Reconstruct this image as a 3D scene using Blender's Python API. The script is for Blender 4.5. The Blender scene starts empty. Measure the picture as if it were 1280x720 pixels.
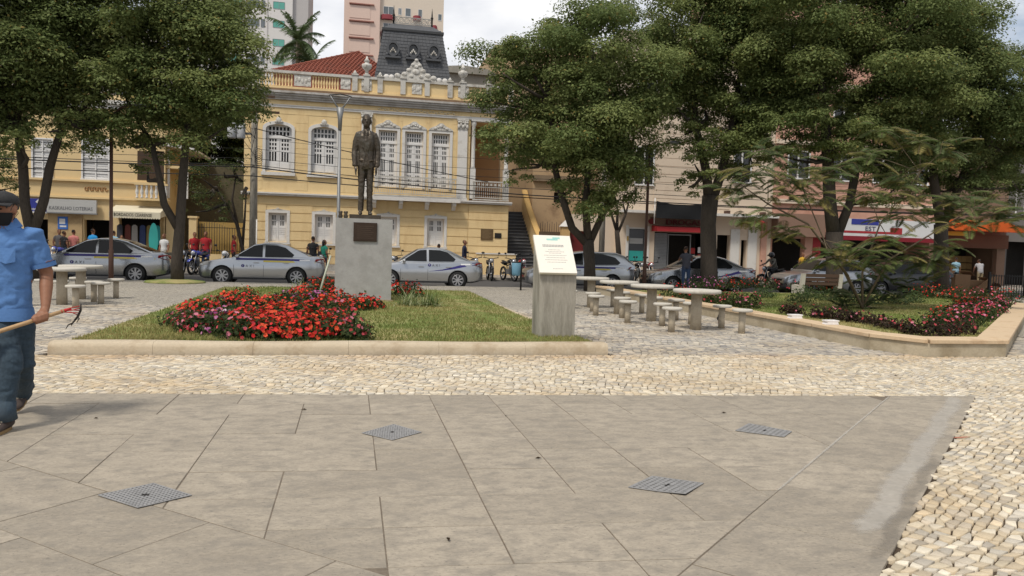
import bpy, bmesh, math, random
import numpy as np
from mathutils import Vector, Matrix, kdtree
random.seed(11); rng = np.random.default_rng(7)
scene = bpy.context.scene
# ------------------------------------------------------------------ camera
FPX = 950.0; CAMH = 1.45
_a = math.radians(12); _p = math.atan(50/FPX); _r = .03
_f0 = Vector((math.sin(_a), math.cos(_a), 0)); _r0 = Vector((math.cos(_a), -math.sin(_a), 0)); _u0 = Vector((0, 0, 1))
_fw = _f0*math.cos(_p) - _u0*math.sin(_p); _u1 = _u0*math.cos(_p) + _f0*math.sin(_p)
_ix = _r0*math.cos(_r) + _u1*math.sin(_r); _iu = -_r0*math.sin(_r) + _u1*math.cos(_r)
CAM = Vector((0, 0, CAMH))
cd = bpy.data.cameras.new('camera'); cam = bpy.data.objects.new('camera', cd); scene.collection.objects.link(cam)
cd.sensor_width = 36; cd.lens = FPX/1280*36; cd.clip_start = .05; cd.clip_end = 3000
m = Matrix.Identity(4)
for i in range(3):
    m[i][0] = _ix[i]; m[i][1] = _iu[i]; m[i][2] = -_fw[i]; m[i][3] = CAM[i]
cam.matrix_world = m; scene.camera = cam
# ------------------------------------------------------------------ sky, sun, exposure
SUN_EL = math.radians(58); SUN_AZ = math.radians(222)      # compass bearing of the sun, +Y is north
world = bpy.data.worlds.new('World'); scene.world = world; world.use_nodes = True
nt = world.node_tree; nt.nodes.clear()
def N(t, **k):
    n = nt.nodes.new(t)
    for a, b in k.items(): setattr(n, a, b)
    return n
sky = N('ShaderNodeTexSky', sky_type='NISHITA', sun_disc=False, sun_elevation=SUN_EL, sun_rotation=SUN_AZ, altitude=300, air_density=1.2, dust_density=2.0)
tc = N('ShaderNodeTexCoord'); mp = N('ShaderNodeMapping'); mp.inputs['Scale'].default_value = (1, 1, 2.2); mp.inputs['Location'].default_value = (.35, .1, .62)
n1 = N('ShaderNodeTexNoise'); n1.inputs['Scale'].default_value = 2.3; n1.inputs['Detail'].default_value = 9; n1.inputs['Roughness'].default_value = .58
rp = N('ShaderNodeValToRGB'); rp.color_ramp.elements[0].position = .36; rp.color_ramp.elements[1].position = .50
n2 = N('ShaderNodeTexNoise'); n2.inputs['Scale'].default_value = 5.0; n2.inputs['Detail'].default_value = 7
rp2 = N('ShaderNodeValToRGB'); rp2.color_ramp.elements[0].position = .32; rp2.color_ramp.elements[1].position = .62
rp2.color_ramp.elements[0].color = (5.8, 6.1, 6.8, 1); rp2.color_ramp.elements[1].color = (9.4, 9.4, 9.5, 1)
mx = N('ShaderNodeMix', data_type='RGBA'); bg = N('ShaderNodeBackground'); bg.inputs['Strength'].default_value = .1
out = N('ShaderNodeOutputWorld')
L = nt.links.new
L(tc.outputs['Generated'], mp.inputs['Vector']); L(mp.outputs[0], n1.inputs['Vector']); L(mp.outputs[0], n2.inputs['Vector'])
L(n1.outputs['Fac'], rp.inputs[0]); L(n2.outputs['Fac'], rp2.inputs[0])
L(rp.outputs[0], mx.inputs[0]); L(sky.outputs[0], mx.inputs[6]); L(rp2.outputs[0], mx.inputs[7])
L(mx.outputs[2], bg.inputs[0]); L(bg.outputs[0], out.inputs[0])
sd = bpy.data.lights.new('sun', 'SUN'); so = bpy.data.objects.new('sun', sd); scene.collection.objects.link(so)
sd.energy = 2.6; sd.angle = math.radians(9); sd.color = (1, .93, .82)
_sd = Vector((math.sin(SUN_AZ)*math.cos(SUN_EL), math.cos(SUN_AZ)*math.cos(SUN_EL), math.sin(SUN_EL)))
so.rotation_euler = _sd.to_track_quat('Z', 'Y').to_euler(); so.location = (0, 0, 30)
vs = scene.view_settings; vs.view_transform = 'Standard'; vs.look = 'None'; vs.exposure = .15; vs.gamma = 1; vs.use_curve_mapping = False
# ------------------------------------------------------------------ pixel -> place
def ray(x, y): return _fw*FPX + _ix*(x-640) + _iu*(360-y)
def G(x, y, z=0.0):
    d = ray(x, y); return CAM + d*((z-CAMH)/d.z)
def F(x, y, Y):
    d = ray(x, y); return CAM + d*(Y/d.y)
# ------------------------------------------------------------------ objects
COL = scene.collection
def tag(o, label=None, cat=None, group=None, kind=None):
    if label: o['label'] = label
    if cat: o['category'] = cat
    if group: o['group'] = group
    if kind: o['kind'] = kind
    return o
def thing(name, loc, label, cat, group=None, rz=0.0):
    o = bpy.data.objects.new(name, None); COL.objects.link(o); o.location = loc; o.rotation_euler = (0, 0, rz); o.empty_display_size = .1
    return tag(o, label, cat, group)
def put(name, me, parent=None, world=False):
    o = bpy.data.objects.new(name, me); COL.objects.link(o)
    if parent is not None:
        o.parent = parent
        if world and parent.parent is None: o.matrix_parent_inverse = Matrix.Translation(-Vector(parent.location))
    return o
def copy_tree(o, parent=None):
    c = o.copy(); COL.objects.link(c); c.parent = parent
    for ch in [x for x in o.children]: copy_tree(ch, c)
    return c
class MB:
    def __init__(s): s.v = []; s.f = []; s.mi = []; s.sm = []
    def add(s, vs, fs, mi=0, sm=False):
        b = len(s.v); s.v += [tuple(p) for p in vs]
        for f in fs: s.f.append(tuple(b+i for i in f)); s.mi.append(mi); s.sm.append(sm)
        return s
    def box(s, x0, x1, y0, y1, z0, z1, mi=0):
        if x0 > x1: x0, x1 = x1, x0
        return s.add([(x0,y0,z0),(x1,y0,z0),(x1,y1,z0),(x0,y1,z0),(x0,y0,z1),(x1,y0,z1),(x1,y1,z1),(x0,y1,z1)],
                     [(0,3,2,1),(4,5,6,7),(0,1,5,4),(1,2,6,5),(2,3,7,6),(3,0,4,7)], mi)
    def obox(s, c, sx, sy, sz, rz=0, rx=0, ry=0, mi=0):
        M = Matrix.Translation(c) @ Matrix.Rotation(rz, 4, 'Z') @ Matrix.Rotation(ry, 4, 'Y') @ Matrix.Rotation(rx, 4, 'X')
        vs = [M @ Vector((a*sx/2, b*sy/2, d*sz/2)) for d in (-1, 1) for a, b in ((-1,-1),(1,-1),(1,1),(-1,1))]
        return s.add(vs, [(0,3,2,1),(4,5,6,7),(0,1,5,4),(1,2,6,5),(2,3,7,6),(3,0,4,7)], mi)
    def tube(s, pts, rad, n=8, mi=0, side=None, cap=True, sm=True):
        pts = [Vector(p) for p in pts]; k = len(pts)
        if not isinstance(rad, (list, tuple)): rad = [rad]*k
        rings = []; ref = Vector(side) if side else None; b = len(s.v); prev = None
        for i, p in enumerate(pts):
            t = (pts[min(i+1, k-1)] - pts[max(i-1, 0)])
            t = t.normalized() if t.length > 1e-9 else Vector((0, 0, 1))
            if ref is not None: e1 = (ref - t*ref.dot(t))
            elif prev is not None: e1 = prev - t*prev.dot(t)
            else: e1 = (Vector((0, 0, 1)) if abs(t.z) < .9 else Vector((1, 0, 0))).cross(t)
            if e1.length < 1e-6: e1 = Vector((1, 0, 0)).cross(t)
            if e1.length < 1e-6: e1 = Vector((0, 1, 0)).cross(t)
            e1.normalize(); e2 = t.cross(e1); prev = e1
            r = rad[i]; ra, rb = r if isinstance(r, (tuple, list)) else (r, r)
            for j in range(n):
                a = 2*math.pi*j/n; s.v.append(tuple(p + e1*(ra*math.cos(a)) + e2*(rb*math.sin(a))))
        for i in range(k-1):
            for j in range(n):
                j2 = (j+1) % n; s.f.append((b+i*n+j, b+i*n+j2, b+(i+1)*n+j2, b+(i+1)*n+j)); s.mi.append(mi); s.sm.append(sm)
        if cap:
            s.f.append(tuple(b+j for j in range(n))[::-1]); s.mi.append(mi); s.sm.append(False)
            s.f.append(tuple(b+(k-1)*n+j for j in range(n))); s.mi.append(mi); s.sm.append(False)
        return s
    def cyl(s, p0, p1, r0, r1=None, n=12, mi=0, sm=True): return s.tube([p0, p1], [r0, r0 if r1 is None else r1], n, mi, sm=sm)
    def lathe(s, prof, c=(0, 0, 0), n=12, mi=0, axis='z', sm=True, cap=True):
        b = len(s.v); c = Vector(c)
        for r, z in prof:
            for j in range(n):
                a = 2*math.pi*j/n; p = (r*math.cos(a), r*math.sin(a), z)
                if axis == 'y': p = (p[0], p[2], -p[1])
                elif axis == 'x': p = (p[2], p[0], p[1])
                s.v.append(tuple(c + Vector(p)))
        for i in range(len(prof)-1):
            for j in range(n):
                j2 = (j+1) % n; s.f.append((b+i*n+j, b+i*n+j2, b+(i+1)*n+j2, b+(i+1)*n+j)); s.mi.append(mi); s.sm.append(sm)
        if not cap: return s
        s.f.append(tuple(b+j for j in range(n))[::-1]); s.mi.append(mi); s.sm.append(False)
        e = b+(len(prof)-1)*n; s.f.append(tuple(e+j for j in range(n))); s.mi.append(mi); s.sm.append(False)
        return s
    def ball(s, c, rx, ry=None, rz=None, n=12, k=8, mi=0):
        ry = rx if ry is None else ry; rz = rx if rz is None else rz
        b = len(s.v)
        for i in range(k+1):
            t = math.pi*(i+.02)/(k+.04) if i not in (0, k) else (.03 if i == 0 else math.pi-.03)
            for j in range(n):
                a = 2*math.pi*j/n
                s.v.append((c[0]+rx*math.sin(t)*math.cos(a), c[1]+ry*math.sin(t)*math.sin(a), c[2]-rz*math.cos(t)))
        for i in range(k):
            for j in range(n):
                j2 = (j+1) % n; s.f.append((b+i*n+j, b+i*n+j2, b+(i+1)*n+j2, b+(i+1)*n+j)); s.mi.append(mi); s.sm.append(True)
        s.f.append(tuple(b+j for j in range(n))[::-1]); s.mi.append(mi); s.sm.append(True)
        s.f.append(tuple(b+k*n+j for j in range(n))); s.mi.append(mi); s.sm.append(True)
        return s
    def prism(s, poly, a, b, axis='y', mi=0):
        """poly of (u,v); axis y: (u,a..b,v) ; axis z: (u,v,a..b) ; axis x: (a..b,u,v)"""
        n = len(poly); ar = sum(poly[i][0]*poly[(i+1)%n][1]-poly[(i+1)%n][0]*poly[i][1] for i in range(n))
        if ar < 0: poly = poly[::-1]
        mk = {'y': lambda u, v, w: (u, w, v), 'z': lambda u, v, w: (u, v, w), 'x': lambda u, v, w: (w, u, v)}[axis]
        vs = [mk(u, v, a) for u, v in poly] + [mk(u, v, b) for u, v in poly]
        fs = [tuple(range(n))[::-1], tuple(range(n, 2*n))] + [(i, (i+1) % n, n+(i+1) % n, n+i) for i in range(n)]
        if axis == 'y': fs = [f[::-1] for f in fs]
        return s.add(vs, fs, mi)
    def solid(s, xs, zs, isin, y0, y1, mi=0):
        """wall cells in the x-z plane (front y0, back y1), isin(x,z) says where there is wall"""
        xs = sorted(set(round(x, 4) for x in xs)); zs = sorted(set(round(z, 4) for z in zs))
        on = lambda i, j: 0 <= i < len(xs)-1 and 0 <= j < len(zs)-1 and isin((xs[i]+xs[i+1])/2, (zs[j]+zs[j+1])/2)
        for i in range(len(xs)-1):
            for j in range(len(zs)-1):
                if not on(i, j): continue
                a, b, c, d = xs[i], xs[i+1], zs[j], zs[j+1]
                s.add([(a,y0,c),(b,y0,c),(b,y0,d),(a,y0,d)], [(0,1,2,3)], mi); s.add([(a,y1,c),(b,y1,c),(b,y1,d),(a,y1,d)], [(3,2,1,0)], mi)
                if not on(i-1, j): s.add([(a,y1,c),(a,y0,c),(a,y0,d),(a,y1,d)], [(0,1,2,3)], mi)
                if not on(i+1, j): s.add([(b,y0,c),(b,y1,c),(b,y1,d),(b,y0,d)], [(0,1,2,3)], mi)
                if not on(i, j-1): s.add([(a,y1,c),(b,y1,c),(b,y0,c),(a,y0,c)], [(0,1,2,3)], mi)
                if not on(i, j+1): s.add([(a,y0,d),(b,y0,d),(b,y1,d),(a,y1,d)], [(0,1,2,3)], mi)
        return s
    def mesh(s, name, mats, ang=None):
        me = bpy.data.meshes.new(name); me.from_pydata(s.v, [], s.f)
        for mt in (mats if isinstance(mats, (list, tuple)) else [mats]): me.materials.append(mt)
        me.polygons.foreach_set('material_index', s.mi); me.polygons.foreach_set('use_smooth', s.sm if ang is None else [True]*len(s.f)); me.update()
        if ang is not None: me.set_sharp_from_angle(angle=math.radians(ang))
        return me
    def build(s, name, mats, parent=None, world=False, ang=None): return put(name, s.mesh(name, mats, ang), parent, world)
def evaluated(ob, keep_mats=True):
    dg = bpy.context.evaluated_depsgraph_get(); dg.update()
    return bpy.data.meshes.new_from_object(ob.evaluated_get(dg))
def npmesh(name, V, faces, mats, col=None, smooth=False, mi=None):
    """V (n,3); faces (k,m) int array, all of one size; col (n,3) per vertex"""
    me = bpy.data.meshes.new(name); k, mm = faces.shape
    me.vertices.add(len(V)); me.vertices.foreach_set('co', np.ascontiguousarray(V, dtype=np.float32).ravel())
    me.loops.add(k*mm); me.loops.foreach_set('vertex_index', np.ascontiguousarray(faces, dtype=np.int32).ravel())
    me.polygons.add(k); me.polygons.foreach_set('loop_start', np.arange(0, k*mm, mm, dtype=np.int32))
    if smooth: me.polygons.foreach_set('use_smooth', np.ones(k, dtype=bool))
    for mt in (mats if isinstance(mats, (list, tuple)) else [mats]): me.materials.append(mt)
    if mi is not None: me.polygons.foreach_set('material_index', np.asarray(mi, dtype=np.int32))
    me.update(calc_edges=True)
    if col is not None:
        at = me.color_attributes.new('col', 'FLOAT_COLOR', 'POINT')
        at.data.foreach_set('color', np.concatenate([col, np.ones((len(col), 1))], 1).astype(np.float32).ravel())
    return me
# ------------------------------------------------------------------ materials
MATS = {}
def mat(name, col, rough=.85, var=.12, scale=3.0, fine=40.0, bump=.0, metal=0.0, spec=.3, dirt_or_shade=None, dscale=1.2, dcut=(.5, .7), attr=False, orand=0.0, trans=0.0, coat=0.0, stretch=None, fleck=None):
    if name in MATS: return MATS[name]
    mt = bpy.data.materials.new(name); mt.use_nodes = True; t = mt.node_tree; t.nodes.clear(); ln = t.links.new
    def nn(ty, **k):
        q = t.nodes.new(ty)
        for a, b in k.items(): setattr(q, a, b)
        return q
    o = nn('ShaderNodeOutputMaterial'); b = nn('ShaderNodeBsdfPrincipled'); ln(b.outputs[0], o.inputs[0])
    b.inputs['Roughness'].default_value = rough; b.inputs['Metallic'].default_value = metal; b.inputs['Specular IOR Level'].default_value = spec
    if coat: b.inputs['Coat Weight'].default_value = coat; b.inputs['Coat Roughness'].default_value = .05
    tcx = nn('ShaderNodeTexCoord'); vec = tcx.outputs['Object']
    if stretch:
        mpp = nn('ShaderNodeMapping'); mpp.inputs['Scale'].default_value = stretch; ln(vec, mpp.inputs[0]); vec = mpp.outputs[0]
    if orand:
        oq = nn('ShaderNodeObjectInfo'); vm = nn('ShaderNodeVectorMath', operation='ADD'); sc_ = nn('ShaderNodeVectorMath', operation='SCALE'); sc_.inputs[0].default_value = (37, 91, 13); ln(oq.outputs['Random'], sc_.inputs['Scale']); ln(vec, vm.inputs[0]); ln(sc_.outputs[0], vm.inputs[1]); vec = vm.outputs[0]
    if attr:
        at = nn('ShaderNodeAttribute', attribute_name='col'); base = at.outputs['Color']
    else:
        rg = nn('ShaderNodeRGB'); rg.outputs[0].default_value = (*col, 1); base = rg.outputs[0]
    na = nn('ShaderNodeTexNoise'); na.inputs['Scale'].default_value = scale; na.inputs['Detail'].default_value = 5; na.inputs['Roughness'].default_value = .62; ln(vec, na.inputs['Vector'])
    nb = nn('ShaderNodeTexNoise'); nb.inputs['Scale'].default_value = fine; nb.inputs['Detail'].default_value = 3; ln(vec, nb.inputs['Vector'])
    ad = nn('ShaderNodeMath', operation='ADD'); ln(na.outputs['Fac'], ad.inputs[0]); ln(nb.outputs['Fac'], ad.inputs[1])
    last = ad.outputs[0]
    if orand:
        oi = nn('ShaderNodeObjectInfo'); mm = nn('ShaderNodeMath', operation='MULTIPLY_ADD'); ln(oi.outputs['Random'], mm.inputs[0]); mm.inputs[1].default_value = orand/max(var, .01)*.5; mm.inputs[2].default_value = -orand/max(var, .01)*.25
        a2 = nn('ShaderNodeMath', operation='ADD'); ln(last, a2.inputs[0]); ln(mm.outputs[0], a2.inputs[1]); last = a2.outputs[0]
    mr = nn('ShaderNodeMapRange', clamp=False); mr.inputs[1].default_value = .6; mr.inputs[2].default_value = 1.4; mr.inputs[3].default_value = 1-var; mr.inputs[4].default_value = 1+var; ln(last, mr.inputs[0])
    hv = nn('ShaderNodeHueSaturation'); ln(base, hv.inputs['Color']); ln(mr.outputs[0], hv.inputs['Value']); c = hv.outputs[0]
    if dirt_or_shade:
        nd = nn('ShaderNodeTexNoise'); nd.inputs['Scale'].default_value = dscale; nd.inputs['Detail'].default_value = 7; nd.inputs['Roughness'].default_value = .68; ln(vec, nd.inputs['Vector'])
        r = nn('ShaderNodeMapRange'); r.inputs[1].default_value = dcut[0]; r.inputs[2].default_value = dcut[1]; ln(nd.outputs['Fac'], r.inputs[0])
        mi = nn('ShaderNodeMix', data_type='RGBA'); ln(r.outputs[0], mi.inputs[0]); ln(c, mi.inputs[6]); mi.inputs[7].default_value = (*dirt_or_shade, 1); c = mi.outputs[2]
    if fleck:
        nf = nn('ShaderNodeTexNoise'); nf.inputs['Scale'].default_value = fleck[1]; nf.inputs['Detail'].default_value = 4; nf.inputs['Roughness'].default_value = .7; ln(vec, nf.inputs['Vector'])
        rf_ = nn('ShaderNodeMapRange'); rf_.inputs[1].default_value = fleck[2]; rf_.inputs[2].default_value = fleck[2]+.07; rf_.inputs[4].default_value = fleck[3]; ln(nf.outputs['Fac'], rf_.inputs[0])
        mf = nn('ShaderNodeMix', data_type='RGBA'); ln(rf_.outputs[0], mf.inputs[0]); ln(c, mf.inputs[6]); mf.inputs[7].default_value = (*fleck[0], 1); c = mf.outputs[2]
    ln(c, b.inputs['Base Color'])
    if bump:
        bp = nn('ShaderNodeBump'); bp.inputs['Strength'].default_value = bump; bp.inputs['Distance'].default_value = .02; ln(ad.outputs[0], bp.inputs['Height']); ln(bp.outputs[0], b.inputs['Normal'])
    if trans:
        tr = nn('ShaderNodeBsdfTranslucent'); ln(c, tr.inputs[0]); ms = nn('ShaderNodeMixShader'); ms.inputs[0].default_value = trans
        ln(b.outputs[0], ms.inputs[1]); ln(tr.outputs[0], ms.inputs[2]); ln(ms.outputs[0], o.inputs[0])
    MATS[name] = mt; return mt
def glow(name, col, s):
    mt = bpy.data.materials.new(name); mt.use_nodes = True; b = mt.node_tree.nodes['Principled BSDF']
    b.inputs['Base Color'].default_value = (*col, 1); b.inputs['Emission Color'].default_value = (*col, 1); b.inputs['Emission Strength'].default_value = s; return mt
def srgb(r, g, b):
    return tuple(((x/255)/12.92 if x/255 < .04045 else ((x/255+.055)/1.055)**2.4) for x in (r, g, b))
YEL = mat('yellow_plaster', (.70, .53, .285), .9, .07, .7, 30, dirt_or_shade=(.52, .35, .17), dscale=1.1, dcut=(.5, .85), bump=.05, stretch=(1.3, 1.3, .35))
YELL = mat('pale_yellow_plaster', (.65, .49, .265), .9, .08, .7, 30, dirt_or_shade=(.33, .2, .09), dscale=.6, dcut=(.6, .85))
WHT = mat('white_painted_stucco', (.62, .60, .57), .8, .07, 1.5, 30, dirt_or_shade=(.38, .34, .28), dscale=2.2, dcut=(.55, .8))
WWOOD = mat('white_painted_wood', (.66, .65, .64), .6, .05, 3, 50)
STN = mat('weathered_stone_trim', (.50, .48, .44), .9, .1, 2, 30, dirt_or_shade=(.17, .14, .11), dscale=1.6, dcut=(.5, .78), bump=.1)
ORN = mat('ornate_stucco', (.54, .52, .48), .9, .12, 6, 40, dirt_or_shade=(.22, .19, .15), dscale=8, dcut=(.48, .7))  # dark blotches put the shade of the relief's recesses into the colour
BEIC = mat('beige_concrete', (.42, .36, .27), .92, .14, 3, 35, dirt_or_shade=(.23, .19, .14), dscale=4, dcut=(.48, .78), bump=.25)
GLS = mat('dark_window_glass', (.022, .024, .027), .18, .05, 3, 20, spec=.5)
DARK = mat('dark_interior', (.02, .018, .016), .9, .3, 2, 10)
SLATE = mat('slate_roofing', (.085, .088, .095), .75, .22, 1.6, 14, bump=.3)
RTILE = mat('red_clay_tile', (.23, .07, .045), .85, .25, 2.5, 20, dirt_or_shade=(.09, .05, .04), dscale=2.5, dcut=(.5, .75), bump=.1)
CONC = mat('grey_concrete', (.33, .305, .26), .92, .15, 2.0, 35, dirt_or_shade=(.13, .115, .09), dscale=2.6, dcut=(.42, .75), bump=.3, stretch=(2.2, 2.2, .35))
CONCL = mat('pale_concrete', (.50, .47, .41), .9, .1, 3.0, 45, dirt_or_shade=(.24, .21, .17), dscale=3.0, dcut=(.52, .8), bump=.2)
GRAN = mat('polished_grey_granite', (.34, .33, .315), .55, .14, 9, 90, dirt_or_shade=(.25, .24, .225), dscale=2.4, dcut=(.45, .8), spec=.3)
KERB = mat('tan_plastered_kerb', (.46, .385, .28), .9, .1, 2.0, 30, dirt_or_shade=(.27, .19, .11), dscale=1.8, dcut=(.5, .75), bump=.2)
CAPM = mat('tan_wall_cap', (.53, .40, .26), .88, .1, 2.0, 30, dirt_or_shade=(.32, .2, .11), dscale=2.0, dcut=(.52, .78), bump=.15)
BRZ = mat('dark_bronze', (.068, .053, .038), .42, .3, 5, 30, metal=.55, spec=.5, dirt_or_shade=(.105, .10, .082), dscale=3, dcut=(.5, .75))
ASPH = mat('worn_asphalt', (.075, .072, .07), .95, .12, 1.0, 60, bump=.2)
EARTH = mat('reddish_soil', (.12, .065, .035), .97, .25, 3, 30, bump=.4)
STEEL = mat('galvanised_steel', (.24, .245, .25), .55, .1, 4, 30, metal=.6)
IRON = mat('black_iron', (.02, .02, .02), .5, .2, 5, 30, metal=.3)
BLK = mat('black_rubber', (.018, .018, .018), .75, .2, 5, 30)
RUSTY = mat('rust_brown_paint', (.10, .055, .04), .8, .2, 3, 30)
WOODB = mat('weathered_brown_wood', (.075, .045, .03), .8, .25, 4, 30, stretch=(1, 6, 6))
BARK = mat('dark_grey_bark', (.055, .045, .036), .95, .35, 3, 22, bump=.8, stretch=(1, 1, .35))
TWIG = mat('pale_brown_twig', (.15, .115, .075), .9, .2, 6, 30)
LEAF = mat('tree_leaf', (0, 0, 0), .6, .16, .8, 4, attr=True, trans=.4, spec=.15)
GRASS = mat('grass_blade', (0, 0, 0), .7, .2, .8, 4, attr=True, trans=.2, spec=.15)
PETAL = mat('flower_petal', (0, 0, 0), .6, .1, 5, 20, attr=True, trans=.2, spec=.2)
# ================================================================== ground
g = MB().add([(-700,-60,-.16),(700,-60,-.16),(700,1400,-.16),(-700,1400,-.16)], [(0,1,2,3)])
tag(g.build('ground', mat('distant_ground', (.12, .11, .09), .95, .2, .05, 2)), kind='structure')
def cobble_mat(name, c1, c2, mortar, sc=10.5):
    mt = bpy.data.materials.new(name); mt.use_nodes = True; t = mt.node_tree; ln = t.links.new; b = t.nodes['Principled BSDF']; b.inputs['Roughness'].default_value = .85
    tcx = t.nodes.new('ShaderNodeTexCoord'); mp = t.nodes.new('ShaderNodeMapping'); mp.inputs['Rotation'].default_value = (0, 0, .6); mp.inputs['Scale'].default_value = (1, 1.25, 1); ln(tcx.outputs['Object'], mp.inputs[0])
    v1 = t.nodes.new('ShaderNodeTexVoronoi'); v1.feature = 'DISTANCE_TO_EDGE'; v1.inputs['Scale'].default_value = sc; v1.inputs['Randomness'].default_value = .8; ln(mp.outputs[0], v1.inputs['Vector'])
    v2 = t.nodes.new('ShaderNodeTexVoronoi'); v2.inputs['Scale'].default_value = sc; v2.inputs['Randomness'].default_value = .8; ln(mp.outputs[0], v2.inputs['Vector'])
    ns = t.nodes.new('ShaderNodeTexNoise'); ns.inputs['Scale'].default_value = .5; ns.inputs['Detail'].default_value = 6; ln(tcx.outputs['Object'], ns.inputs['Vector'])
    mixa = t.nodes.new('ShaderNodeMix'); mixa.data_type = 'RGBA'; mixa.inputs[6].default_value = (*c1, 1); mixa.inputs[7].default_value = (*c2, 1)
    sp = t.nodes.new('ShaderNodeSeparateColor'); ln(v2.outputs['Color'], sp.inputs[0])
    ad = t.nodes.new('ShaderNodeMath'); ad.operation = 'MULTIPLY_ADD'; ln(sp.outputs[0], ad.inputs[0]); ad.inputs[1].default_value = .6; ad.inputs[2].default_value = -.3
    ae = t.nodes.new('ShaderNodeMath'); ln(ad.outputs[0], ae.inputs[0]); ln(ns.outputs['Fac'], ae.inputs[1]); ln(ae.outputs[0], mixa.inputs[0])
    r = t.nodes.new('ShaderNodeMapRange'); r.inputs[1].default_value = .02; r.inputs[2].default_value = .07; ln(v1.outputs['Distance'], r.inputs[0])
    mo = t.nodes.new('ShaderNodeMix'); mo.data_type = 'RGBA'; mo.inputs[6].default_value = (*mortar, 1); ln(mixa.outputs[2], mo.inputs[7]); ln(r.outputs[0], mo.inputs[0]); ln(mo.outputs[2], b.inputs['Base Color'])
    bp = t.nodes.new('ShaderNodeBump'); bp.inputs['Distance'].default_value = .01; bp.inputs['Strength'].default_value = .6; ln(r.outputs[0], bp.inputs['Height']); ln(bp.outputs[0], b.inputs['Normal'])
    return mt
COBG = cobble_mat('grey_cobble_paving', (.27, .25, .22), (.43, .385, .31), (.15, .135, .11))
SIDE = cobble_mat('sidewalk_paving', (.27, .235, .2), (.36, .32, .27), (.16, .14, .12), 3)
KY = 27.0                                                      # street kerb line of the plaza
def sheet(name, rects, z, mt, thick=.14, kind='structure'):
    mb = MB()
    for x0, x1, y0, y1 in rects: mb.box(x0, x1, y0, y1, z-thick, z)
    return tag(mb.build(name, mt), kind=kind)
ZX0, ZX1, ZY1 = -8.5, 13.0, 17.5                               # where the paving stones are laid singly
plaza = sheet('plaza_pavement', [(-90, ZX0, -20, KY), (ZX1, 90, -20, KY), (ZX0, ZX1, ZY1, KY)], -.004, COBG)
bedm = sheet('stone_bedding', [(ZX0, ZX1, -6, ZY1)], -.018, mat('dark_joint_mortar', (.07, .05, .033), .97, .3, 4, 40))
# street, kerbs, far pavement
sheet('road', [(-160, 160, KY+.15, 35.9)], -.10, ASPH, .04)
WK = mat('worn_kerb_stone', (.40, .37, .32), .9, .12, 2, 30, dirt_or_shade=(.2, .18, .15), dscale=2, dcut=(.5, .75))
kb = tag(bpy.data.objects.new('street_kerb', None), kind='structure'); COL.objects.link(kb)
for i in range(-14, 34):
    x = i*1.5; MB().box(x+.004, x+1.496, KY, KY+.15, -.155, .012+random.uniform(-.004, .004)).build('kerb_stone', WK, kb)
sheet('far_pavement', [(-160, 160, 36.05, 60)], 0.0, SIDE)
MB_ = MB().box(-160, 160, 35.9, 36.05, -.155, .01); tag(MB_.build('far_street_kerb', WK), kind='structure')
# ---------------------------------------------------------------- slabs
P_A = Vector((-9.5, 8.06)); P_B = Vector((6.65, 6.94)); dR = Vector((-.7316, -.6817)); nR = Vector((-.6817, .7316))     # far edge, right edge going towards us
def clip(poly, px, py, nx, ny):
    out = []
    for i in range(len(poly)):
        a, b = poly[i], poly[(i+1) % len(poly)]
        da = (a[0]-px)*nx+(a[1]-py)*ny; db = (b[0]-px)*nx+(b[1]-py)*ny
        if da >= 0: out.append(a)
        if (da > 0 > db) or (da < 0 < db):
            t = da/(da-db); out.append((a[0]+(b[0]-a[0])*t, a[1]+(b[1]-a[1])*t))
    return out
def area(p): return .5*sum(p[i][0]*p[(i+1)%len(p)][1]-p[(i+1)%len(p)][0]*p[i][1] for i in range(len(p)))
def inset(p, d):
    for i in range(len(p)):
        a, b = p[i], p[(i+1) % len(p)]
    q = list(p)
    for i in range(len(p)):
        a, b = p[i], p[(i+1) % len(p)]; e = (b[0]-a[0], b[1]-a[1]); l = math.hypot(*e)
        if l < 1e-6: continue
        n = (-e[1]/l, e[0]/l); q = clip(q, a[0]+n[0]*d, a[1]+n[1]*d, n[0], n[1])
        if len(q) < 3: return []
    return q
SLAB = mat('granite_paving_slab', (.315, .272, .213), .75, .22, 3.0, 40, dirt_or_shade=(.215, .19, .155), dscale=7.0, dcut=(.44, .70), bump=.2, orand=.16, spec=.35, fleck=((.12, .108, .092), 45, .585, .55), stretch=(1, 1.5, 1))
slab_root = tag(bpy.data.objects.new('slab_pavement', None), kind='structure'); COL.objects.link(slab_root)
def slab(poly):
    if len(poly) < 3: return
    if area(poly) < 0: poly = poly[::-1]
    poly = inset(poly, random.uniform(.0022, .0045))
    if len(poly) < 3 or abs(area(poly)) < .004: return
    z = random.uniform(-.0015, .0015); top = inset(poly, .002)
    if len(top) != len(poly): top = poly
    n = len(poly); vs = [(x, y, -.03) for x, y in poly] + [(x, y, z-.002) for x, y in poly] + [(x, y, z) for x, y in top]
    fs = [tuple(range(2*n, 3*n))] + [(i, (i+1) % n, n+(i+1) % n, n+i) for i in range(n)] + [(n+i, n+(i+1) % n, 2*n+(i+1) % n, 2*n+i) for i in range(n)]
    MB().add(vs, fs).build('slab', SLAB, slab_root)
_jf = [tuple(P_A), tuple(P_B), tuple(P_B+dR*12), (-9.5, -6)]
MB().prism(_jf, -.012, -.0035, 'z').build('joint_fill', mat('sandy_joint_dirt', (.15, .122, .092), .97, .35, 6, 50), slab_root)
LA = (-.04, 3.49); nL = (.66, .75); RA = (1.46, 3.11)
rows = [8.2, 7.75, 7.38, 6.95, 6.51, 5.85, 5.37, 4.88, 4.36, 3.87, 3.38, 2.88]
cols = [.185+.575*i for i in range(-16, 10)]
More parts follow.
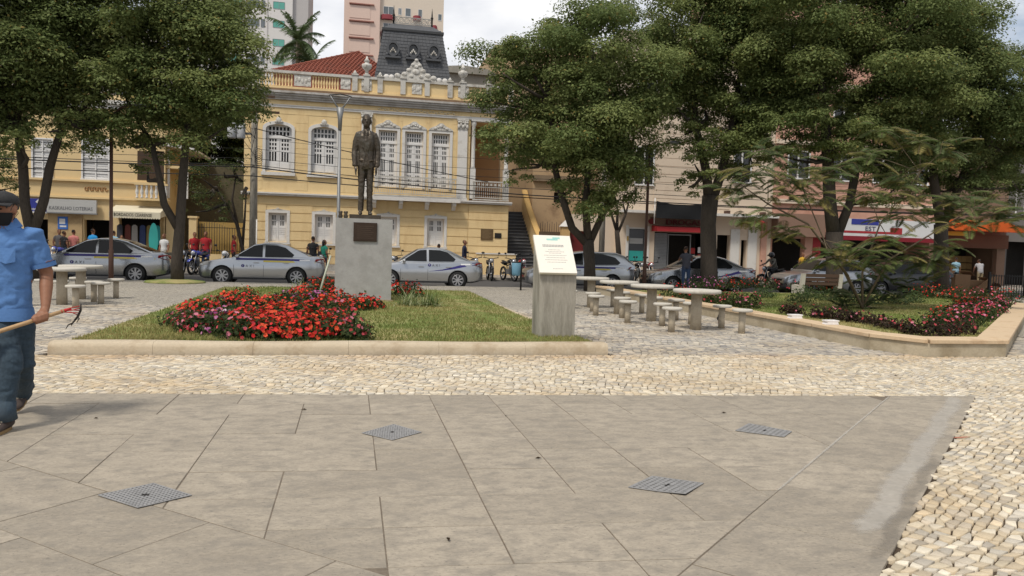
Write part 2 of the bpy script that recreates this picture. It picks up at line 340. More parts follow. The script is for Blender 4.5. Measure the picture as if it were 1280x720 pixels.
ry = lambda r, x: r - .068*(x-.19)
for j in range(len(rows)-1):
    i = 0
    while i < len(cols)-1:
        k = 2 if random.random() < .38 and i < len(cols)-2 else 1
        x0, x1 = cols[i], cols[i+k]; i += k
        p = [(x0, ry(rows[j+1], x0)), (x1, ry(rows[j+1], x1)), (x1, ry(rows[j], x1)), (x0, ry(rows[j], x0))]
        e = P_B-P_A; p = clip(p, P_A.x, P_A.y, e.y, -e.x)                   # nearer than the far edge
        if len(p) >= 3: p = clip(p, LA[0], LA[1], nL[0], nL[1])
        if len(p) >= 3: p = clip(p, RA[0], RA[1], nR.x, nR.y)
        slab(p)
for s in [i*.78 for i in range(-1, 10)]:                                     # border band along the right edge
    q = lambda t, w: ((P_B + dR*t) + nR*w)
    p = [tuple(q(s, -.02)), tuple(q(s+.78, -.02)), tuple(q(s+.78, .735)), tuple(q(s, .735))]
    p = clip(p, P_B.x, P_B.y, nR.x, nR.y); e = P_B-P_A
    if len(p) >= 3: p = clip(p, P_A.x, P_A.y, e.y, -e.x)
    slab(p)
for i in range(-8, 9):                                                       # slabs laid at 45 degrees in front
    for j in range(0, 7):
        u = Vector((nL[1], -nL[0])); w = Vector((-nL[0], -nL[1])); o = Vector(LA)
        x0, y0 = i*.86 + (j % 2)*.3, j*.62
        p = [tuple(o+u*x0+w*y0), tuple(o+u*(x0+.86)+w*y0), tuple(o+u*(x0+.86)+w*(y0+.62)), tuple(o+u*x0+w*(y0+.62))]
        p = clip(p, RA[0], RA[1], nR.x, nR.y) if area(p) > 0 else clip(p[::-1], RA[0], RA[1], nR.x, nR.y)
        e = P_B-P_A
        if len(p) >= 3: p = clip(p, P_A.x, P_A.y, e.y, -e.x)
        slab(p)
def edge_pts(t, w): v = P_B + dR*t + nR*w; return (v.x, v.y)
def stain_mat(name, col, amax=.8):
    mt = mat(name, col, .95, .2, 3, 25, bump=.2); t = mt.node_tree; ln = t.links.new; bs = next(n for n in t.nodes if n.type == 'BSDF_PRINCIPLED')
    at = t.nodes.new('ShaderNodeAttribute'); at.attribute_name = 'col'; sp = t.nodes.new('ShaderNodeSeparateColor'); ln(at.outputs['Color'], sp.inputs[0])
    tcx = t.nodes.new('ShaderNodeTexCoord'); ns = t.nodes.new('ShaderNodeTexNoise'); ns.inputs['Scale'].default_value = 11; ns.inputs['Detail'].default_value = 9; ns.inputs['Roughness'].default_value = .72; ln(tcx.outputs['Object'], ns.inputs['Vector'])
    ad = t.nodes.new('ShaderNodeMath'); ln(ns.outputs['Fac'], ad.inputs[0]); ln(sp.outputs[0], ad.inputs[1]); mr = t.nodes.new('ShaderNodeMapRange'); mr.inputs[1].default_value = 1.0; mr.inputs[2].default_value = 1.28; mr.inputs[4].default_value = amax; ln(ad.outputs[0], mr.inputs[0]); ln(mr.outputs[0], bs.inputs['Alpha'])
    return mt
def stain(name, path, w, mt, parent, z=.0035):
    n = len(path); V = []; K = []; F_ = []
    for i, (x, y) in enumerate(path):
        xa, ya = path[max(0, i-1)]; xb, yb = path[min(n-1, i+1)]; l = math.hypot(xb-xa, yb-ya); nx, ny = -(yb-ya)/l, (xb-xa)/l
        for j in range(7):
            s = (j-3)/3; V.append((x+nx*w*s, y+ny*w*s, z)); e_ = min(1, i/4, (n-1-i)/4); q = max(0, 1-abs(s))**.7*e_; K.append((q, q, q))
    for i in range(n-1):
        for j in range(6): F_.append((i*7+j, i*7+j+1, (i+1)*7+j+1, (i+1)*7+j))
    F_ = np.array(F_); A_ = np.array(V)
    c_ = np.cross(A_[F_[0][1]]-A_[F_[0][0]], A_[F_[0][2]]-A_[F_[0][0]])
    if c_[2] < 0: F_ = F_[:, ::-1]
    return put(name, npmesh(name, A_, F_, mt, np.array(K)), parent)
SMEAR = stain_mat('smeared_pale_mortar', (.49, .46, .41), .48); GRIME = stain_mat('dark_grime', (.14, .125, .105), .2)
stain('mortar_smear', [edge_pts(.02+k*.1, .16+.015*math.sin(k*.5)) for k in range(56)], .15, SMEAR, slab_root)
stain('edge_grime', [edge_pts(3.0+k*.1, .05+.02*math.sin(k)) for k in range(30)], .08, GRIME, slab_root, .005)
stain('joint_mortar', [edge_pts(.5+k*.08, .737) for k in range(58)], .018, stain_mat('white_joint_mortar', (.52, .49, .44), .45), slab_root, .003)
RDP = stain_mat('faded_red_paint', (.36, .09, .05), .7)
rp_ = [G(1184+i*3.2, 549-.25*i) for i in range(12)]; stain('red_paint_mark', [(p.x, p.y) for p in rp_], .035, RDP, slab_root, .0075)
# ---------------------------------------------------------------- paving stones
SX0, SX1, SY0, SY1 = -3.55, 3.5, 10.07, 22.6                    # lawn with the statue
WALL = [(8.15, 24.6), (8.15, 10.65), (8.55, 9.86), (9.92, 9.84), (14.8, 14.3), (19.5, 18.7), (21.5, 24.6)]      # low planter wall, outer line
def in_poly(px, py, poly):
    ins = np.zeros(px.shape, bool); n = len(poly)
    for i in range(n):
        (xa, ya), (xb, yb) = poly[i], poly[(i+1) % n]
        c = ((ya > py) != (yb > py)) & (px < (xb-xa)*(py-ya)/((yb-ya) if yb != ya else 1e-9)+xa); ins ^= c
    return ins
e = P_B-P_A
slabpoly = [tuple(P_A), tuple(P_B), tuple(P_B+dR*12), (-9.5, -6)]
STONE = mat('paving_stone', (0, 0, 0), .8, .14, 9, 70, attr=True, spec=.3, bump=.15)
stone_root = tag(bpy.data.objects.new('stone_pavement', None), kind='structure'); COL.objects.link(stone_root)
def stones(x0, x1, y0, y1, ang, sa, sb, keep, palette, gap, seed):
    r = np.random.default_rng(seed); cx, cy = (x0+x1)/2, (y0+y1)/2; R = math.hypot(x1-x0, y1-y0)/2+.3
    na, nb = int(2*R/sa), int(2*R/sb)
    I, J = np.meshgrid(np.arange(na+1), np.arange(nb+1), indexing='ij')
    wav = .5*sa*np.sin(J*.35+I*.06)
    U = I*sa-R+wav+r.normal(0, sa*.17, I.shape); Vv = J*sb-R+.4*sb*np.sin(I*.3)+r.normal(0, sb*.15, I.shape)
    X = cx+U*math.cos(ang)-Vv*math.sin(ang); Y = cy+U*math.sin(ang)+Vv*math.cos(ang)
    # running bond: every second row shifted by cutting cells between two lattice columns
    Q = np.stack([np.stack([X[:-1, :-1], Y[:-1, :-1]], -1), np.stack([X[1:, :-1], Y[1:, :-1]], -1), np.stack([X[1:, 1:], Y[1:, 1:]], -1), np.stack([X[:-1, 1:], Y[:-1, 1:]], -1)], 2).reshape(-1, 4, 2)
    C = Q.mean(1); k = (C[:, 0] > x0) & (C[:, 0] < x1) & (C[:, 1] > y0) & (C[:, 1] < y1) & keep(C[:, 0], C[:, 1]); Q = Q[k]; C = C[k]
    d = C[:, None]-Q; l = np.linalg.norm(d, axis=2, keepdims=True); g = gap*(1+r.random((len(Q), 4, 1))*.9)
    T = Q+d/l*g*1.5; Bt = Q+d/l*g*.9
    z = r.normal(0, .0011, (len(Q), 1))+r.normal(0, .0005, (len(Q), 4))
    V = np.concatenate([np.concatenate([Bt, np.full((len(Q), 4, 1), -.024)], 2), np.concatenate([Bt+(T-Bt)*.3, (z-.0018)[..., None]], 2), np.concatenate([T, z[..., None]], 2)], 1)
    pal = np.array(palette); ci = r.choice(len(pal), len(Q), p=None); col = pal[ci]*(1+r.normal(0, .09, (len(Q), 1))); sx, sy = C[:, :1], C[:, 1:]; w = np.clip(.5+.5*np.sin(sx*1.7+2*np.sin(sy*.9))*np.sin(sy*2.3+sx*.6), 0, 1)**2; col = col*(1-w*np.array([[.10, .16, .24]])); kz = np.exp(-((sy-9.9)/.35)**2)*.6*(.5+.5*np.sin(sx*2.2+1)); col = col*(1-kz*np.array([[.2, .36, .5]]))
    return V, np.clip(col, .02, .9)
FQ = np.array([(8, 9, 10, 11)]+[(i, (i+1) % 4, 4+(i+1) % 4, 4+i) for i in range(4)]+[(4+i, 4+(i+1) % 4, 8+(i+1) % 4, 8+i) for i in range(4)])
def stone_obj(name, V, col, parent):
    n = len(V); f = (np.arange(n)[:, None, None]*12+FQ[None]).reshape(-1, 4)
    return put(name, npmesh(name, V.reshape(-1, 3), f, STONE, np.repeat(col, 12, 0)), parent)
def kp_white(x, y): return ~in_poly(x, y, slabpoly) & (y < 10.02) & ~in_poly(x, y, WALL)
def kp_grey(x, y): return (y > 10.02) & ~((x > SX0-.1) & (x < SX1+.1)) & ~in_poly(x, y, WALL)
PW = [(.55, .475, .355), (.50, .43, .315), (.59, .52, .40), (.47, .395, .285), (.43, .375, .295), (.52, .46, .37), (.54, .45, .32), (.37, .335, .28), (.48, .44, .37), (.62, .56, .45)]
PG = [(.36, .335, .30), (.43, .39, .33), (.29, .275, .25), (.38, .34, .28), (.48, .43, .35), (.24, .225, .21), (.42, .375, .31)]
Vr, cr = stones(1.5, 12.9, 1.2, 10.05, .55, .082, .058, lambda x, y: kp_white(x, y) & ((x > 6.0) | (y < 7)), PW, .0066, 3)
Vb, cb = stones(ZX0, 12.9, 6.8, 10.05, -.35, .078, .058, lambda x, y: kp_white(x, y) & ~((x > 6.0) | (y < 7)), PW, .0046, 4)
Vg, cg = stones(ZX0, 12.9, 10.0, ZY1, -.2, .10, .085, kp_grey, PG, .0045, 5)
# the stones that show largest are single pieces
cc = Vr[:, 8:].mean(1); dd = np.hypot(cc[:, 0], cc[:, 1])
dep = cc[:, 0]*math.sin(_a)+cc[:, 1]*math.cos(_a); lat = cc[:, 0]*math.cos(_a)-cc[:, 1]*math.sin(_a)
vis = (np.abs(lat/dep) < .675) & (dep > 3.3); order = np.argsort(np.where(vis, dd, 1e9)); sel = order[:300]; rest = np.setdiff1d(np.arange(len(Vr)), sel)
for q in sel: stone_obj('paving_stone', Vr[q:q+1], cr[q:q+1], stone_root)
o = stone_obj('paving_stones', np.concatenate([Vr[rest], Vb]), np.concatenate([cr[rest], cb]), stone_root); tag(o, kind='stuff')
o = stone_obj('grey_paving_stones', Vg, cg, stone_root); tag(o, kind='stuff')
# ---------------------------------------------------------------- drain grates
def grate(px, label, pos, bars=15, lift=0.0):
    c = [G(*p) for p in px]; mid = sum(c, Vector())/4
    root = thing('drain_grate', (mid.x, mid.y, .004), label, 'drain grate', 'drain grates in the slab paving')
    m = MB(); nn = bars*2+1; xs = [i/nn for i in range(nn+1)]
    hole = lambda u, v: (int(u*nn) % 2 == 1) and (int(v*nn) % 2 == 1) and not ((u-.5)**2+(v-.5)**2 < .004)
    m.solid(xs, xs, lambda u, v: not hole(u, v) and (u-.5)**2+(v-.5)**2 > .0035, 0, 1)
    f = lambda u, v: (c[0]*(1-u)+c[1]*u)*(1-v)+(c[3]*(1-u)+c[2]*u)*v
    m.v = [(f(x, z).x, f(x, z).y, (.0075 if y < .5 else .0035)+lift*max(0, z-.55)*(1-x)) for x, y, z in m.v]
    m.build('cover', mat('galvanised_grate', (.29, .285, .28), .55, .2, 6, 40, metal=.3), root, True)
    b = MB().add([(p.x, p.y, .0028) for p in [f(.01, .01), f(.99, .01), f(.99, .99), f(.01, .99)]], [(0, 1, 2, 3)]); b.build('shaft', DARK, root, True)
grate([(122,620),(192,605),(240,620),(172,636)], 'perforated square steel grate, the biggest one, on its corner in the slabs near the man', 0, 13)
grate([(452,542),(492,531),(527,541),(490,551)], 'perforated square steel grate set in the slabs in front of the statue lawn', 0, 12)
grate([(785,610),(815,596),(880,605),(857,620)], 'bent steel grate with one lifted corner in the slabs', 0, 9, .018)
grate([(919,539),(936,530),(990,540),(980,547)], 'flat grey steel grate in the slabs nearest the raised planter', 0, 9, .0)
DRY = mat('dry_brown_leaf', (.07, .045, .025), .9, .3, 20, 60)
for i, (px, py) in enumerate([(737, 488), (380, 513), (673, 574), (632, 521), (905, 517), (120, 524), (560, 676), (300, 470), (890, 462), (540, 460), (1120, 470)]):
    p = G(px, py); a0 = random.uniform(0, 6.28); s = random.uniform(.014, .026); c0, s0 = math.cos(a0), math.sin(a0); R_ = lambda u, v: (p.x+u*c0-v*s0, p.y+u*s0+v*c0)
    m = MB(); m.add([(*R_(-s, 0), .006), (*R_(-s*.2, -s*.45), .016), (*R_(s, 0), .010), (*R_(-s*.2, s*.45), .016), (*R_(-s*.1, 0), .006)], [(0, 1, 4), (1, 2, 4), (2, 3, 4), (3, 0, 4), (4, 1, 0), (4, 2, 1), (4, 3, 2), (4, 0, 3)])
    o = m.build('fallen_leaf', DRY); tag(o, 'curled dry brown leaf lying on the slabs' if in_poly(np.array([p.x]), np.array([p.y]), slabpoly)[0] else 'curled dry brown leaf lying on the cream paving stones', 'leaf', 'dry leaves on the paving')
# a low bare soil and lawn inside the kerbs
def lawn_mat():
    return mat('short_lawn', (.14, .19, .045), .95, .3, 1.3, 22, dirt_or_shade=(.33, .28, .125), dscale=.7, dcut=(.44, .6), bump=.5)
lw = MB(); nx, ny = 14, 26; bx0, bx1, by0, by1 = SX0+.05, SX1-.05, SY0+.28, SY1
zf = lambda x, y: .085+.03*math.sin(x*1.1+1)*math.sin(y*.5)+.03*(1 if abs(x) < 2.5 else .3)
vs = [(bx0+(bx1-bx0)*i/nx, by0+(by1-by0)*j/ny, 0) for j in range(ny+1) for i in range(nx+1)]; vs = [(x, y, zf(x, y)) for x, y, z in vs]
lw.add(vs, [(j*(nx+1)+i, j*(nx+1)+i+1, (j+1)*(nx+1)+i+1, (j+1)*(nx+1)+i) for j in range(ny) for i in range(nx)], 0, True)
tag(lw.build('statue_lawn_ground', lawn_mat()), kind='structure')
WIN = [(8.45, 24.3), (8.45, 10.78), (8.75, 10.2), (9.78, 10.18), (14.4, 14.4), (19.1, 18.7), (21.2, 24.3)]
lg = MB().add([(x, y, .15) for x, y in WIN], [tuple(range(len(WIN)))[::-1]]); tag(lg.build('planter_lawn_ground', lawn_mat()), kind='structure')
if lg: pass
# kerb round the statue lawn
kr = thing('lawn_kerb', ((SX0+SX1)/2, SY0, 0), 'low rounded tan kerb around the lawn with the statue', 'kerb')
prof = [(0, -.02), (0, .085), (.02, .125), (.06, .145), (.22, .15), (.29, .135), (.31, .1), (.31, -.02)]
segs = 6
for k in range(segs):
    xa, xb = SX0-.02+(SX1-SX0+.06)*k/segs, SX0-.02+(SX1-SX0+.06)*(k+1)/segs
    m = MB(); n = 5; P = []
    for i in range(n+1):
        x = xa+.0015+(xb-xa-.003)*i/n
        P += [(x, SY0+u+.012*math.sin(x*1.3), v+(.006*math.sin(x*2.1+1) if v > .05 else 0)) for u, v in prof]
    L_ = len(prof); m.add(P, [(i*L_+j, (i+1)*L_+j, (i+1)*L_+j+1, i*L_+j+1) for i in range(n) for j in range(L_-1)], 0, True)
    m.add(P[:L_], [tuple(range(L_))[::-1]][:1]); m.add(P[-L_:], [tuple(range(L_))])
    m.f[-1] = m.f[-1][::-1]; m.f[-2] = m.f[-2][::-1]
    m.build('kerb_block', KERB, kr, True)
for x in (SX0, SX1):
    for k in range(8):
        ya, yb = SY0+.315+(SY1-SY0-.31)*k/8, SY0+.31+(SY1-SY0-.31)*(k+1)/8
        MB().box(x-.055, x+.055, ya+.002, yb-.002, -.02, .06+random.uniform(-.006, .006)).build('kerb_block', KERB, kr, True)
MB().box(SX0-.05, SX1+.05, SY1+.002, SY1+.11, -.02, .06).build('kerb_block', KERB, kr, True)
# planter wall on the right
pw = thing('planter_wall', (9.2, 9.9, 0), 'low tan wall with flat cap around the right hand garden', 'wall')
PWALL = mat('stained_tan_wall', (.42, .36, .26), .92, .12, 1.4, 30, dirt_or_shade=(.22, .17, .10), dscale=1.2, dcut=(.48, .75), bump=.25)
for i in range(len(WALL)-1):
    a = Vector((*WALL[i], 0)); b = Vector((*WALL[i+1], 0)); l = (b-a).length; d = (b-a)/l; n = Vector((-d.y, d.x, 0))
    A2 = Vector((*WIN[i], 0)); B2 = Vector((*WIN[i+1], 0))
    m = MB(); q = [a+d*.0, b, B2, A2]; m.prism([(p.x, p.y) for p in q], -.03, .20, 'z'); m.build('wall_body', PWALL, pw, True)
    k = max(1, round(l/1.6))
    a1, b1, A3, B3 = a-n*.03, b-n*.03, A2+n*.06, B2+n*.06
    for j in range(k):
        t0, t1 = j/k+.001, (j+1)/k-.001
        q = [a1.lerp(b1, t0), a1.lerp(b1, t1), A3.lerp(B3, t1), A3.lerp(B3, t0)]
        m = MB(); zt = .265+random.uniform(-.003, .003)
        if abs(area([(p.x, p.y) for p in q])) < 1e-3: continue
        poly = [(p.x, p.y) for p in q]
        if area(poly) < 0: poly = poly[::-1]
        top = inset(poly, .012)
        n4 = len(poly)
        if len(top) != n4: top = poly
        m.add([(x, y, .202) for x, y in poly]+[(x, y, zt-.012) for x, y in poly]+[(x, y, zt) for x, y in top], [tuple(range(n4))[::-1], tuple(range(2*n4, 3*n4))]+[(c, (c+1) % n4, n4+(c+1) % n4, n4+c) for c in range(n4)]+[(n4+c, n4+(c+1) % n4, 2*n4+(c+1) % n4, 2*n4+c) for c in range(n4)])
        m.build('cap_stone', CAPM, pw, True)
w2 = thing('planter_wall', (13.5, 11.2, 0), 'grey green low wall end beside the tan planter wall', 'wall')
MB().prism([(11.75, 11.0), (14.5, 11.0), (17, 13.4), (15.3, 13.9), (12.4, 11.3)], -.03, .26, 'z').build('wall_body', mat('grey_green_plaster', (.26, .27, .21), .92, .12, 2, 30), w2, True)
MB().prism([(11.72, 10.97), (14.53, 10.97), (17.05, 13.4), (15.3, 13.94), (12.38, 11.33)], .262, .30, 'z').build('cap_stone', CAPM, w2, True)
# ================================================================== lettering
def lettering(txt, size, mt, parent, loc, rot=(math.pi/2, 0, 0), name='lettering', world=True, align='LEFT', sx=1.0, ext=.004):
    cu = bpy.data.curves.new('txt', 'FONT'); cu.body = txt; cu.size = size; cu.extrude = ext; cu.align_x = align; cu.resolution_u = 2
    ob = bpy.data.objects.new('txt', cu); COL.objects.link(ob); me = evaluated(ob); bpy.data.objects.remove(ob); bpy.data.curves.remove(cu)
    M = Matrix.Translation(loc) @ Matrix.Rotation(rot[2], 4, 'Z') @ Matrix.Rotation(rot[1], 4, 'Y') @ Matrix.Rotation(rot[0], 4, 'X') @ Matrix.Diagonal((sx, 1, 1, 1))
    me.transform(M); me.materials.clear(); me.materials.append(mt); me.name = name
    return put(name, me, parent, world)
# ================================================================== the yellow building
Y0 = 40.0
yb = thing('yellow_building', (1.5, Y0, 0), 'two storey yellow building with white trim, balustrade and slate mansard turret', 'building')
UW = [(-3.655, 'arch'), (-1.46, 'arch'), (1.73, 'sq'), (3.08, 'sq'), (4.46, 'sq')]
GW = [-3.655, -1.4, 1.84, 4.3]
op_up = [(c-.62, c+.62, 4.95, 7.25) if k == 'arch' else (c-.47, c+.47, 4.42, 7.3) for c, k in UW]
op_gr = [(c-.44, c+.44, 1.42, 2.86) for c in GW]
def holed(m, x0, x1, z0, z1, ops, ya, yb_, extra=()):
    xs = [x0, x1]+[v for o in ops for v in o[:2] if x0 < v < x1]; zs = [z0, z1]+[v for o in ops for v in o[2:] if z0 < v < z1]
    return m.solid(xs, zs, lambda x, z: not any(o[0] < x < o[1] and o[2] < z < o[3] for o in ops), ya, yb_)
def courses(parent, x0, x1, levels, ops, y, depth, mt, gap=.02):
    for a, b in zip(levels[:-1], levels[1:]):
        a2, b2 = a+gap, b-gap; cur = [(x0, x1)]
        full = [o for o in ops if o[2] < b2-.02 and o[3] > a2+.02]
        for o in full:
            nxt = []
            for s, e in cur:
                if o[1] <= s or o[0] >= e: nxt.append((s, e)); continue
                if o[0]-s > .05: nxt.append((s, o[0]))
                if e-o[1] > .05: nxt.append((o[1], e))
            cur = nxt
        for s, e in cur: MB().box(s, e, y-depth, y, a2, b2).build('wall_course', mt, parent, True)
m = MB(); holed(m, -5.3, 6.02, 0, 8.95, op_up+op_gr, Y0, Y0+.4); m.box(-5.3, -5.0, Y0+.4, Y0+11, 0, 8.95); m.box(-5.3, 8.2, Y0+10.7, Y0+11, 0, 8.95)
m.box(6.022, 8.18, Y0-.02, Y0+.4, 0, 3.7); m.box(7.9, 8.18, Y0+.41, Y0+11, 0, 3.7); m.box(5.72, 6.02, Y0+.41, Y0+11, 3.9, 8.95)
m.build('wall', YEL, yb, True)
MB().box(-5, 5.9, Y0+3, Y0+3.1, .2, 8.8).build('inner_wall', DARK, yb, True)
# stone-like courses, three quarters of a hand proud, joints recessed
tr = [(c-.56, c+.56, 1.25, 3.08) for c in GW]
courses(yb, -5.3, 6.0, [.35, .72, 1.10, 1.50, 1.96, 2.41, 2.87, 3.27, 3.68], tr, Y0-.002, .03, YEL)
courses(yb, 6.03, 8.16, [1.12, 1.50, 1.96, 2.41, 2.87, 3.27, 3.68], [], Y0-.022, .03, YEL)
tu = [(c-.78, c+.78, 4.0, 7.75) if k == 'arch' else (c-.62, c+.62, 4.0, 7.9) for c, k in UW]+[(.35, .95, 4, 8.3), (5.3, 5.9, 4, 8.3)]
courses(yb, -5.3, 6.0, [4.02+.42*i for i in range(11)], tu, Y0-.002, .012, YEL, .008)
MB().box(-5.36, 8.3, Y0-.10, Y0-.001, 0, .33).build('plinth_course', STN, yb, True)
MB().box(6.5, 8.6, Y0-.30, Y0-.103, 0, 1.08).build('low_wall', YEL, yb, True); MB().box(6.45, 8.65, Y0-.34, Y0-.09, 1.082, 1.15).build('low_wall_cap', WHT, yb, True)
MB().box(-5.4, 8.32, Y0-.22, Y0-.001, 3.72, 3.80).box(-5.4, 8.32, Y0-.28, Y0-.001, 3.801, 3.87).build('string_course', WHT, yb, True)
MB().box(-5.35, 6.05, Y0-.06, Y0-.001, 8.12, 8.22).box(-5.35, 6.05, Y0-.09, Y0-.001, 8.221, 8.26).build('frieze_band', WHT, yb, True)
MB().box(6.05, 8.25, Y0-.06, Y0+.3, 8.05, 8.26).build('porch_beam', WHT, yb, True)
m = MB()
for i, (z, dpt) in enumerate([(8.50, .12), (8.60, .2), (8.70, .3), (8.80, .38)]): m.box(-5.4-dpt*.6, 8.3, Y0-dpt, Y0-.001, z+.0005, z+.0995)
m.build('cornice', mat('grey_white_cornice', (.45, .43, .41), .85, .08, 1, 30, dirt_or_shade=(.2, .17, .13), dscale=1.4, dcut=(.45, .75)), yb, True)
MB().box(-5.5, 8.3, Y0-.30, Y0+.3, 8.905, 9.02).build('gutter_edge', mat('dirt_streaked_ledge', (.2, .13, .08), .95, .3, 3, 20), yb, True)
# frieze relief
m = MB()
for i in range(26): m.ball((1.25+i*.155, Y0-.012, 8.37+.04*math.sin(i*1.9)), .07, .025, .05, 8, 5)
m.build('frieze_relief', mat('cream_stucco_relief', (.56, .46, .30), .9, .1, 3, 30), yb, True)
# parapet: rail, base, posts, balusters, panels
MB().box(-5.0, 8.2, Y0-.12, Y0+.12, 9.025, 9.16).build('parapet_base', YEL, yb, True)
MB().box(-5.05, 8.25, Y0-.15, Y0+.15, 9.80, 9.93).build('parapet_rail', STN, yb, True)
bal = MB().lathe([(.055, 0), (.055, .05), (.03, .09), (.05, .2), (.062, .28), (.05, .38), (.03, .5), (.05, .56), (.055, .64)], n=8).mesh('baluster', YEL)
def bals(x0, x1, n, zz):
    for i in range(n):
        o = put('baluster', bal, yb); o.location = (x0+(x1-x0)*(i+.5)/n-yb.location.x, Y0-yb.location.y, zz)
panels = [(-2.95, -2.14), (-.68, -.2)]
for a, b, n in [(-4.75, -3.0, 12), (-2.1, -.75, 10)]: bals(a, b, n, 9.161)
m = MB().box(-.15, 8.1, Y0-.05, Y0+.08, 9.161, 9.80); m.build('parapet_wall', YEL, yb, True)
for a, b in panels+[(.35, .85), (2.9, 3.4), (5.3, 5.85)]:
    m = MB().box(a, b, Y0-.10, Y0-.051, 9.22, 9.76)
    for q in range(5): m.ball((a+(b-a)*(q+.5)/5, Y0-.1, 9.49+.06*math.sin(q*2)), .07, .02, .12, 8, 5)
    m.build('relief_panel', ORN, yb, True)
for x in (.02, .6, 1.28, 2.44, 3.68, 4.87, 5.54, -4.95, 6.9, 8.1):
    m = MB().box(x-.13, x+.13, Y0-.16, Y0+.16, 9.162, 9.95).box(x-.17, x+.17, Y0-.2, Y0+.2, 9.951, 10.02)
    m.lathe([(.06, 0), (.09, .04), (.10, .09), (.04, .16), (.02, .2)], (x, Y0, 10.02), 8); m.build('parapet_post', STN, yb, True)
for x in (.6, 5.54):
    MB().lathe([(.10, 0), (.07, .07), (.10, .12), (.22, .22), (.26, .34), (.24, .42), (.12, .46), (.10, .54), (.16, .58), (.08, .68), (.03, .82)], (x, Y0, 10.14), 12).build('urn', ORN, yb, True)
# crowning scroll ornament
m = MB().prism([(2.0, 9.94), (4.15, 9.94), (4.1, 10.12), (3.75, 10.2), (3.5, 10.45), (3.35, 10.75), (3.1, 11.02), (2.85, 10.75), (2.7, 10.45), (2.4, 10.2), (2.05, 10.12)], Y0-.1, Y0+.06)
for x, z, r in [(2.15, 10.1, .16), (2.5, 10.2, .15), (2.72, 10.42, .13), (2.92, 10.7, .1), (3.1, 10.95, .1), (3.28, 10.7, .1), (3.46, 10.42, .13), (3.7, 10.2, .15), (4.0, 10.1, .16), (3.1, 10.35, .2), (3.1, 10.6, .12), (2.85, 10.12, .12), (3.35, 10.12, .12)]: m.ball((x, Y0-.1, z), r, .05, r*.8, 10, 6)
m.build('crest_ornament', ORN, yb, True)
m = MB()
for x in (1.6, 1.85, 4.3, 4.6): MB().ball((x, Y0-.02, 10.02), .15, .08, .13, 8, 6).build('scroll', WHT, yb, True)
